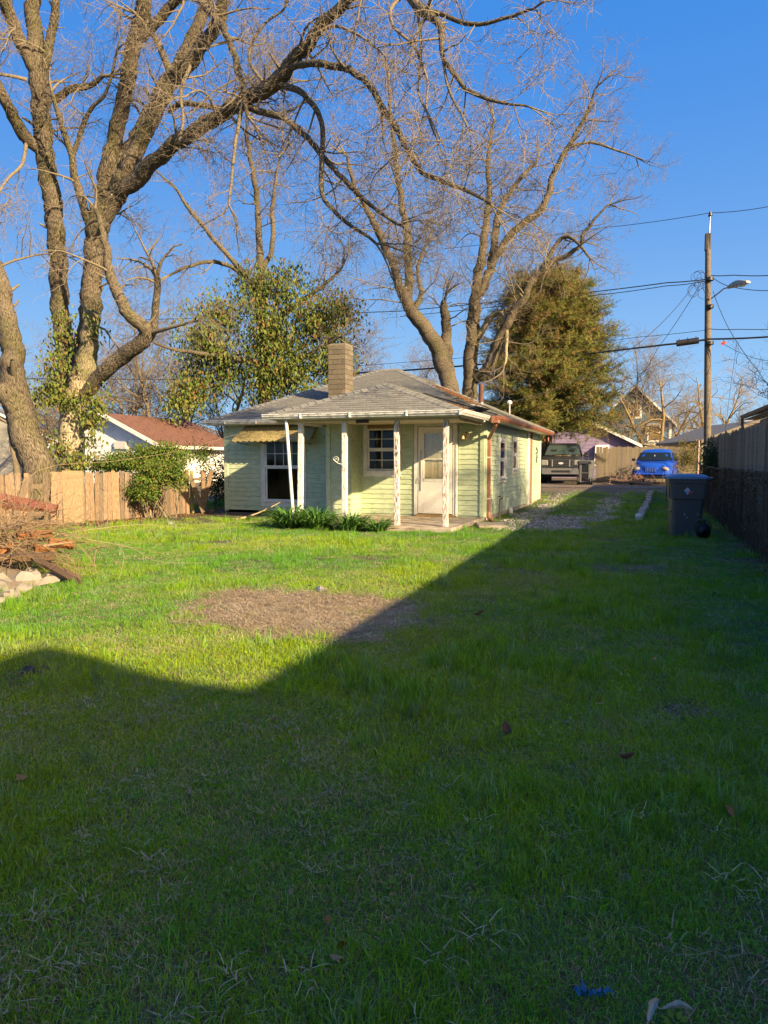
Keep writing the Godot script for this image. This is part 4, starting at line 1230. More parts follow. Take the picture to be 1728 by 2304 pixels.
func build_fences() -> void:
	var rng := RandomNumberGenerator.new()
	rng.seed = 31
	# old cedar picket fence on the left, in broken runs
	var base := Vector3(-11.75, 0.05, -12.1)
	var f := thing("picket_fence", "sun bleached low picket fence with gaps under the vines", "fence", base)
	var P := []
	for q in fence_line: P.append(Vector3(q.x, 0.05, q.y) - base)
	for i in 4:
		run_pickets(f, P[i], P[i + 1] if i < 3 else P[3].lerp(P[4], 0.98), 1.06 if i > 0 else 1.0, 0.105, rng, M.picket, 0.10 if i < 2 else 0.02, 0.012, "picket", 0.045 if i < 2 else 0.022, 0.04)
	for i in 4:
		var a: Vector3 = P[i]
		var b: Vector3 = P[i + 1] if i < 3 else P[3].lerp(P[4], 0.98)
		var back := (b - a).normalized().cross(Vector3.UP) * -0.035
		for y: float in [0.22, 0.80]:
			part(f, "rail", prism(PackedVector2Array([Vector2(-0.02, -0.045), Vector2(0.02, -0.045), Vector2(0.02, 0.045), Vector2(-0.02, 0.045)]), a + back, b + back, (b - a).normalized().cross(Vector3.UP), Vector3.UP), M.picket[1], Vector3(0, y, 0))
		pbox(f, "post", a + back * 2.6 + Vector3(0, 0.5, 0), Vector3(0.09, 1.1, 0.09), M.picket[3], 0.008)
	# plywood sheet and loose boards leaning on the fence
	var pm := mat(lin(0.38, 0.265, 0.15), 0.85, T.fine, Vector3(6, 0.6, 6), T.bump, 0.3)
	var ply := thing("plywood_sheet", "pale yellow plywood panel leaning on the picket fence", "panel", Vector3(-11.62, 0.05, -11.92), 0.93)
	pbox(ply, "sheet", Vector3(0.14, 0.56, -0.06), Vector3(0.42, 1.15, 0.018), pm, 0.003, Basis(Vector3.RIGHT, -0.14) * Basis(Vector3.BACK, -0.02))
	for k in 2: pbox(ply, "board", Vector3(-0.13 - 0.115 * k, 0.545, -0.05), Vector3(0.11, 1.13, 0.018), M.picket[2 * k], 0.003, Basis(Vector3.RIGHT, -0.14) * Basis(Vector3.BACK, -0.05 - 0.015 * k))
	for q: Array in [[-12.15, -11.2, 0.9, -0.3, 1.05], [-10.72, -15.35, 1.25, 0.34, 1.0]]:
		var bd := thing("loose_board", ["grey board fallen slantwise against the picket fence", "split post leaning over at the house end of the fence"][0 if q[4] > 1.02 else 1], "board", Vector3(q[0], 0.04, q[1]), q[2])
		pbox(bd, "plank", Vector3(0, 0.5, -0.02), Vector3(0.13, q[4], 0.04), M.picket[1], 0.006, Basis(Vector3.BACK, q[3]) * Basis(Vector3.RIGHT, -0.08))
	# broken corner frame next to the house
	var cf := thing("broken_gate", "broken gate frame of yellowed posts beside the house corner", "gate", Vector3(-10.98, 0.04, -15.45), 1.35)
	pbox(cf, "post", Vector3(-0.12, 0.56, 0), Vector3(0.10, 1.14, 0.05), M.picket[2], 0.006)
	pbox(cf, "post", Vector3(0.02, 0.55, 0.02), Vector3(0.11, 1.1, 0.03), mat(lin(0.36, 0.34, 0.13), 0.9, T.fine, Vector3(8, 0.8, 8)), 0.006)
	pbox(cf, "post", Vector3(0.42, 0.72, 0), Vector3(0.12, 0.78, 0.06), M.picket[0], 0.006)
	pbox(cf, "rail", Vector3(0.2, 0.88, 0.03), Vector3(0.5, 0.07, 0.03), M.picket[1], 0.004)
	pbox(cf, "brace", Vector3(0.50, 0.55, 0.05), Vector3(0.13, 1.15, 0.03), M.picket[3], 0.004, Basis(Vector3.BACK, -0.32))
	# tall grey board fence along the right, with the chain link fence in front of it
	var bf := thing("board_fence", "tall weathered grey board fence along the drive", "fence", Vector3(1.85, 0, -16.0))
	run_pickets(bf, Vector3(0, 0.06, 11.5), Vector3(0.02, 0.2, -9.6), 1.93, 0.14, rng, M.greyboard, 0.0, 0.03, "board", 0.006, 0.015)
	for y: float in [0.4, 1.0, 1.65]: pbox(bf, "rail", Vector3(0.045, y, 0.9), Vector3(0.04, 0.09, 20.8), M.greyboard[1])
	for i in 9: pbox(bf, "post", Vector3(0.11, 1.0, 11.0 - i * 2.5), Vector3(0.1, 2.0, 0.1), M.greyboard[3])
	var cl := thing("chain_link_fence", "rusty chain link fence tangled with bare vines", "fence", Vector3(1.6, 0, -16.0))
	var rustm := mat(lin(0.10, 0.062, 0.042), 0.85, T.grit, Vector3(4, 4, 4))
	for i in 7:
		var z := 11.0 - i * 3.0
		part(cl, "post", tubem([Vector3(0, gy(1.6, z - 16.0) - 0.02, z), Vector3(0, 1.24 + gy(1.6, z - 16.0), z)], 0.028, 8), rustm)
	var rail := []
	for i in 22: rail.append(Vector3(0.012 * sin(i * 2.1), 1.22 + gy(1.6, -5.0 - i) + 0.012 * sin(i * 1.3), 11.0 - i))
	part(cl, "top_rail", tubem(rail, 0.02, 7), rustm)
	var net := MB.new()
	var step := 0.058
	var n := int(20.0 / step)
	for i in n:
		var pts := PackedVector3Array()
		var rad := PackedFloat32Array()
		var z0 := 11.0 - i * step
		var y0 := gy(1.6, z0 - 16.0) + 0.02
		var rows := 40
		for k in rows + 1:
			pts.append(Vector3(0.004 * (1 if k % 2 == 0 else -1) + 0.02 * wob.get_noise_2d(z0 * 0.8, k * 0.05), y0 + k * 0.0295, z0 + (step * 0.5 if k % 2 == 0 else -step * 0.5)))
			rad.append(0.0019)
		net.tube(pts, rad, 3)
	part(cl, "wire_net", net.done(), rustm)
	# vines and dead stems tangled in it
	var stems := MB.new()
	for i in 420:
		var z := rng.randf_range(-8.0, 11.0)
		var p := Vector3(rng.randf_range(-0.10, 0.08), gy(1.6, z - 16.0), z)
		var d := Vector3(rng.randfn() * 0.12, 1.0, rng.randfn() * 0.35)
		var pts := PackedVector3Array()
		var rad := PackedFloat32Array()
		var r := rng.randf_range(0.0025, 0.008) * (2.6 if i % 40 == 0 else 1.0)
		for k in 8:
			pts.append(p)
			rad.append(r * (1.0 - k / 9.0))
			d += Vector3(-p.x * 1.2 + rng.randfn() * 0.22, rng.randf_range(-0.28, 0.12), rng.randfn() * 0.3)
			p += d.normalized() * rng.randf_range(0.10, 0.24)
			p.y = clampf(p.y, 0.02, 1.5)
		stems.tube(pts, rad, 4)
	part(cl, "dead_vines", stems.done(), mat(lin(0.085, 0.058, 0.04), 0.9)).set_meta("kind", "stuff")
	var dead := PackedFloat32Array()
	for i in 5200:
		var z := rng.randf_range(-7.0, 11.0)
		var q := Vector3(1.58 + rng.randfn() * 0.07, gy(1.6, z - 16.0) + 1.24 * sqrt(rng.randf()), z - 16.0)
		if wob.get_noise_2d(q.z * 0.9, q.y * 1.4) < -0.12: continue
		put(dead, Basis(Vector3(rng.randfn(), rng.randfn(), rng.randfn()).normalized(), rng.randf() * TAU) * Basis.from_scale(Vector3.ONE * rng.randf_range(0.03, 0.06)), q - Vector3(1.6, 0, -16.0))
		var c := Color(0.07, 0.045, 0.03).lerp(Color(0.17, 0.10, 0.055), rng.randf())
		dead.append_array(PackedFloat32Array([c.r, c.g, c.b, 1.0]))
	var lq := MB.new()
	lq.quad(Vector3(-0.5, 0, 0), Vector3(0, 0.1, -0.3), Vector3(0.5, 0, 0), Vector3(0, 0.05, 0.3))
	many(cl, "dead_leaves", lq.done(), leafy(Color.WHITE, 0.9, 0.2), dead, true)
	# fence across the alley
	var ff := thing("far_board_fence", "tan privacy fence across the alley between truck and blue car", "fence", Vector3(-2.45, 0.35, -38.6))
	run_pickets(ff, Vector3(0, 0, 0), Vector3(5.6, 0, 0.0), 1.76, 0.155, rng, [M.greyboard[2], M.greyboard[0], mat(lin(0.36, 0.29, 0.19), 0.9, T.fine, Vector3(9, 0.7, 9)), mat(lin(0.32, 0.26, 0.175), 0.9, T.fine, Vector3(9, 0.7, 9))], 0.0, 0.02, "board", 0.004, 0.0)
	for y: float in [0.3, 1.4]: pbox(ff, "rail", Vector3(2.8, y, -0.04), Vector3(5.6, 0.09, 0.04), M.greyboard[1])
	for i in 4: pbox(ff, "post", Vector3(0.05 + i * 1.83, 0.88, -0.11), Vector3(0.1, 1.78, 0.1), M.greyboard[0])
	# gate post with wire panel past the drive
	var gp := thing("gate_post", "rusty white steel gate post past the dark shrub", "post", Vector3(2.1, 0.34, -33.6))
	part(gp, "pole", tubem([Vector3(0, 0, 0), Vector3(0, 1.95, 0)], 0.05, 10), mat(lin(0.5, 0.42, 0.38), 0.7, patches(256, 0.03, 91, [Color(0.35, 0.12, 0.06), Color(0.8, 0.78, 0.74), Color(1, 1, 1)], [0.35, 0.5, 0.8]), Vector3(4, 1, 4)))
	part(gp, "hinge_pole", tubem([Vector3(0.14, 0.05, 0.02), Vector3(0.14, 1.75, 0.02)], 0.025, 8), M.steel)
	part(gp, "cross_bar", tubem([Vector3(0.14, 1.72, 0.02), Vector3(1.1, 1.72, 0.02)], 0.02, 8), M.steel)
	var bw := thing("block_wall", "sunlit cream block wall with ivy beside the utility pole", "wall", Vector3(3.35, 0.33, -40.2))
	for r in 9:
		for c in 4:
			pbox(bw, "block", Vector3(-0.75 + c * 0.4 + (0.2 if r % 2 == 1 else 0.0), 0.1 + r * 0.2, 0), Vector3(0.39, 0.19, 0.19), mat(lin(0.56, 0.46, 0.29), 0.9, T.grit, Vector3(2, 2, 2)) if c == 0 and r == 0 else M.brick[(r + c) % 4] if false else M.mortar, 0.008)
	# thin black hand rail beside the far cart
	var hr := thing("hand_rail", "thin black pipe railing beside the pickup", "railing", Vector3(-2.62, 0.34, -35.6))
	part(hr, "pipe", tubem([Vector3(-0.55, 1.2, 0), Vector3(0, 1.2, 0), Vector3(0, 0, 0)], 0.022, 6), M.black)
	part(hr, "foot", tubem([Vector3(0, 0.1, 0), Vector3(0.18, 0.1, 0), Vector3(0.18, 0.6, 0)], 0.02, 6), M.black)

# ---------------------------------------------------------------- trees
func smooth_line(p: PackedVector3Array, r: PackedFloat32Array, cut: int, shake: float) -> Array:
	var op := PackedVector3Array()
	var orr := PackedFloat32Array()
	var m := p.size()
	for i in m - 1:
		var a := p[maxi(i - 1, 0)]
		var b := p[i]
		var c := p[i + 1]
		var d := p[mini(i + 2, m - 1)]
		for k in cut:
			var t := float(k) / cut
			var q := b.cubic_interpolate(c, a, d, t)
			if k > 0: q += Vector3(wob.get_noise_3d(q.x * 1.1, q.y * 1.1, 5.0), wob.get_noise_3d(q.x * 1.1, q.y * 1.1, 25.0), wob.get_noise_3d(q.x * 1.1, q.y * 1.1, 45.0)) * shake
			op.append(q)
			orr.append(lerpf(r[i], r[i + 1], t))
	op.append(p[m - 1])
	orr.append(r[m - 1])
	return [op, orr]

func traced(d: Array) -> Array:                             # [u, v, width in pixels, distance] ... to points and radii
	var p := PackedVector3Array()
	var r := PackedFloat32Array()
	for i in range(0, d.size(), 4):
		p.append(at(d[i], d[i + 1], d[i + 3]))
		r.append(d[i + 2] * 0.5 * d[i + 3] / FOCAL)
	return [p, r]

func sprout(mb: MB, buf: PackedFloat32Array, p: Vector3, dir: Vector3, length: float, r: float, level: int, o: Dictionary, rng: RandomNumberGenerator) -> void:
	var segs := clampi(int(length / 0.22), 3, 9)
	var pts := PackedVector3Array([p])
	var rad := PackedFloat32Array([r])
	var d := dir.normalized()
	var st := length / segs
	var bow := Vector3(rng.randfn(), rng.randfn(), rng.randfn()) * 0.10
	for i in segs:
		d = (d + bow + Vector3(rng.randfn(), rng.randfn(), rng.randfn()) * float(o.wild) + Vector3.UP * (float(o.rise) - float(o.droop) * (i + 1.0) / segs)).normalized()
		p += d * st
		pts.append(p)
		rad.append(r * (1.0 - 0.72 * (i + 1.0) / segs))
	mb.tube(pts, rad, 5 if r > 0.02 else 3)
	if level > 0:
		var kids := maxi(2, int(length / float(o.gap) * rng.randf_range(0.8, 1.25)))
		for k in kids:
			var t := lerpf(0.22, 1.0, (k + rng.randf()) / kids)
			var i := mini(int(t * segs), segs - 1)
			var b := (pts[i + 1] - pts[i]).normalized()
			var q := pts[i].lerp(pts[i + 1], t * segs - i)
			var s := b.cross(Vector3(rng.randfn(), rng.randfn(), rng.randfn())).normalized()
			sprout(mb, buf, q, b * rng.randf_range(0.35, 0.95) + s, length * rng.randf_range(0.35, 0.62) * (1.15 - 0.4 * t), maxf(rad[i] * rng.randf_range(0.5, 0.72), 0.0062), level - 1, o, rng)
	else:
		for i in range(1, segs + 1):
			for k in int(float(o.sprigs) + rng.randf()):
				var b := (pts[i] - pts[i - 1]).normalized()
				var s := b.cross(Vector3(rng.randfn(), rng.randfn(), rng.randfn())).normalized()
				var e := (b * rng.randf_range(0.4, 1.1) + s + Vector3.UP * (float(o.rise) * 2.0 - float(o.droop) * 1.5)).normalized()
				put(buf, aim(e, rng.randf() * TAU) * Basis.from_scale(Vector3.ONE * rng.randf_range(0.6, 1.25) * float(o.sprig)), pts[i].lerp(pts[i - 1], rng.randf()))

var sprig_meshes := []
func make_sprigs() -> void:
	var rng := RandomNumberGenerator.new()
	rng.seed = 77
	for v in 3:
		var mb := MB.new()
		var p := Vector3.ZERO
		var d := Vector3.UP
		var pts := PackedVector3Array([p])
		for i in 4:
			d = (d + Vector3(rng.randfn(), rng.randfn() * 0.3, rng.randfn()) * 0.22).normalized()
			p += d * 0.15
			pts.append(p)
		mb.tube(pts, PackedFloat32Array([0.0052, 0.0046, 0.004, 0.0034, 0.0028]), 3)
		for k in 6:
			var t := lerpf(0.12, 0.95, (k + rng.randf()) / 6.0) * 4.0
			var i := mini(int(t), 3)
			var q := pts[i].lerp(pts[i + 1], t - i)
			var s := (Vector3(rng.randfn(), 0, rng.randfn()).normalized() + Vector3.UP * rng.randf_range(0.3, 1.0)).normalized()
			var l := rng.randf_range(0.12, 0.34)
			mb.tube(PackedVector3Array([q, q + s * l * 0.5, q + (s + Vector3(rng.randfn(), 0.4, rng.randfn()) * 0.35).normalized() * l]), PackedFloat32Array([0.0038, 0.0032, 0.0026]), 3)
		sprig_meshes.append(mb.done())

func tree_thing(called: String, label: String, base: Vector3, group := "") -> Node3D:
	return thing(called, label, "tree", base, 0.0, group)

func build_limbs(t: Node3D, limbs: Array, o: Dictionary, seed_: int) -> void:
	# limbs: [part name, traced data, material, first share of its length that bears branches, branches per metre, label]
	var rng := RandomNumberGenerator.new()
	rng.seed = seed_
	var br := MB.new()
	var bufs := [PackedFloat32Array(), PackedFloat32Array(), PackedFloat32Array()]
	var off := -t.position
	for l: Array in limbs:
		var tr := traced(l[1])
		var fat: float = tr[1][0]
		var cut_end: bool = float(l[4]) < 0.01 or (l.size() > 5 and (String(l[5]).contains("sawn") or String(l[5]).contains("elbow")))
		var tp: PackedVector3Array = tr[0]
		var tq: PackedFloat32Array = tr[1]
		if not cut_end and tq[tq.size() - 1] > 0.075:           # limbs that leave the view go on and taper
			var d := (tp[tp.size() - 1] - tp[tp.size() - 2]).normalized()
			var r0 := tq[tq.size() - 1]
			for k in 4:
				d = (d + Vector3(rng.randfn() * 0.16, rng.randf_range(0.0, 0.16), rng.randfn() * 0.16)).normalized()
				tp.append(tp[tp.size() - 1] + d * r0 * 8.0)
				tq.append(r0 * [0.8, 0.6, 0.42, 0.25][k])
		var s := smooth_line(tp, tq, 12 if fat > 0.2 else (7 if fat > 0.08 else 4), minf(0.12, fat * 0.5))
		var pts: PackedVector3Array = s[0]
		var rad: PackedFloat32Array = s[1]
		var mb := MB.new()
		mb.colored = true
		mb.tube(pts, rad, 40 if fat > 0.2 else (26 if fat > 0.08 else 8), 0.11, wob)
		var pn := part(t, l[0], mb.done(), l[2], off)
		if l.size() > 5: pn.set_meta("label", l[5])
		var total := 0.0
		for i in pts.size() - 1: total += pts[i].distance_to(pts[i + 1])
		var n := int(total * (1.0 - float(l[3])) * float(l[4]) * 1.45)
		for k in n:
			var f := lerpf(l[3], 1.0, (k + rng.randf()) / n)
			var x := f * (pts.size() - 1)
			var i := mini(int(x), pts.size() - 2)
			var q := pts[i].lerp(pts[i + 1], x - i)
			var b := (pts[i + 1] - pts[i]).normalized()
			var side := b.cross(Vector3(rng.randfn(), rng.randfn(), rng.randfn())).normalized()
			var r := rad[i]
			var long := rng.randf_range(0.7, 1.5) * float(o.long) * clampf(0.55 + r * 4.0, 0.6, 1.3)
			sprout(br, bufs[rng.randi() % 3], q, b * rng.randf_range(0.1, 0.7) + side, long, clampf(r * 0.4, 0.0115, 0.036), int(o.levels), o, rng)
		if fat > 0.07:                                         # broken stubs
			for k in int(total * 0.7):
				var i := rng.randi_range(pts.size() / 4, pts.size() - 2)
				var side := (pts[i + 1] - pts[i]).cross(Vector3(rng.randfn(), rng.randfn(), rng.randfn())).normalized()
				var r := rad[i] * rng.randf_range(0.12, 0.3)
				br.tube(PackedVector3Array([pts[i], pts[i] + side * rad[i] * 1.1, pts[i] + (side + Vector3(0, 0.3, 0)) * (rad[i] + rng.randf_range(0.05, 0.35))]), PackedFloat32Array([r * 1.5, r, r * 0.7]), 7)
		# leading end
		var e := pts.size() - 1
		if rad[e] < 0.09 and l[4] > 0.0:
			for k in 3:
				sprout(br, bufs[k], pts[e], (pts[e] - pts[e - 1]).normalized() + Vector3(rng.randfn(), rng.randfn(), rng.randfn()) * 0.4, float(o.long) * 0.8, clampf(rad[e] * 0.8, 0.008, 0.05), int(o.levels), o, rng)
	var bp := part(t, "branches", br.done(), M.branch, off)
	bp.set_meta("kind", "stuff")
	for k in 3:
		if bufs[k].size() > 0:
			var mm := many(t, "twigs", sprig_meshes[k], o.twig, bufs[k])
			mm.position = off

func bare_tree(called: String, label: String, base: Vector3, stems: Array, o: Dictionary, bark: Material, seed_: int, group := "") -> Node3D:
	# stems: [direction, length, radius]; each a trunk that carries limbs
	var rng := RandomNumberGenerator.new()
	rng.seed = seed_
	var t := tree_thing(called, label, base, group)
	var br := MB.new()
	var bufs := [PackedFloat32Array(), PackedFloat32Array(), PackedFloat32Array()]
	for s: Array in stems:
		var d: Vector3 = s[0].normalized()
		var p := Vector3.ZERO
		var n := 12
		var pts := PackedVector3Array([p - d * 0.1])
		var rad := PackedFloat32Array([s[2] * 1.25])
		for i in n:
			d = (d + Vector3(rng.randfn(), 0, rng.randfn()) * 0.09 + Vector3.UP * 0.05).normalized()
			p += d * (s[1] / n)
			pts.append(p)
			rad.append(s[2] * (1.0 - 0.85 * (i + 1.0) / n))
		var mb := MB.new()
		mb.colored = true
		mb.tube(pts, rad, 10, 0.12, wob)
		part(t, "trunk", mb.done(), bark)
		var limbs := int(o.limbs)
		for k in limbs:
			var f := lerpf(0.22, 1.0, (k + rng.randf()) / limbs)
			var i := mini(int(f * n), n - 1)
			var b := (pts[i + 1] - pts[i]).normalized()
			var side := b.cross(Vector3(rng.randfn(), rng.randfn(), rng.randfn())).normalized()
			sprout(br, bufs[k % 3], pts[i].lerp(pts[i + 1], f * n - i), b * rng.randf_range(0.5, 1.1) + side + Vector3.UP * 0.25, s[1] * rng.randf_range(0.28, 0.5) * (1.2 - 0.6 * f), rad[i] * 0.55, int(o.levels), o, rng)
	var bp := part(t, "branches", br.done(), bark)
	bp.set_meta("kind", "stuff")
	for k in 3:
		if bufs[k].size() > 0: many(t, "twigs", sprig_meshes[k], o.twig, bufs[k])
	return t

func leaf_mesh(droop: float, fold: float) -> ArrayMesh:                 # unit leaf along +x, stalk at the origin
	var mb := MB.new()
	var a := Vector3.ZERO
	var m := Vector3(0.5, -droop * 0.2, 0)
	var e := Vector3(1.0, -droop, 0)
	var l := Vector3(0.42, fold - droop * 0.1, -0.24)
	var r := Vector3(0.42, fold - droop * 0.1, 0.24)
	mb.tri(a, l, m); mb.tri(l, e, m); mb.tri(a, m, r); mb.tri(m, e, r)
	return mb.done()

func leaf_clumps(buf: PackedFloat32Array, c: Vector3, radius: Vector3, clumps: int, each: int, size: Vector2, cols: Array, rng: RandomNumberGenerator, hang: float, shell := 0.45, clump_r := 0.28, gaps := -2.0) -> void:
	for i in clumps:
		var d := Vector3(rng.randfn(), rng.randfn(), rng.randfn()).normalized()
		var q := c + d * radius * pow(rng.randf(), shell)
		if gaps > -1.0 and wob.get_noise_3d(q.x * 0.55 + 3.0, q.y * 0.7, q.z * 0.55) < gaps: continue
		var tone := rng.randf()
		for k in each:
			var o := Vector3(rng.randfn(), rng.randfn(), rng.randfn()) * clump_r
			var f := rng.randf() * TAU
			var along := Vector3(cos(f), -hang * rng.randf_range(0.3, 1.3), sin(f)).normalized()
			var up := (Vector3.UP + d * 0.6 + Vector3(rng.randfn(), rng.randfn(), rng.randfn()) * 0.35)
			up = (up - along * up.dot(along)).normalized()
			var s := rng.randf_range(size.x, size.y)
			put(buf, Basis(along * s, up * s, along.cross(up) * s), q + o)
			var col: Color = cols[0].lerp(cols[1], clampf(tone * 0.6 + rng.randf() * 0.4, 0, 1))
			if rng.randf() < 0.14: col = cols[2]
			buf.append_array(PackedFloat32Array([col.r, col.g, col.b, 1.0]))

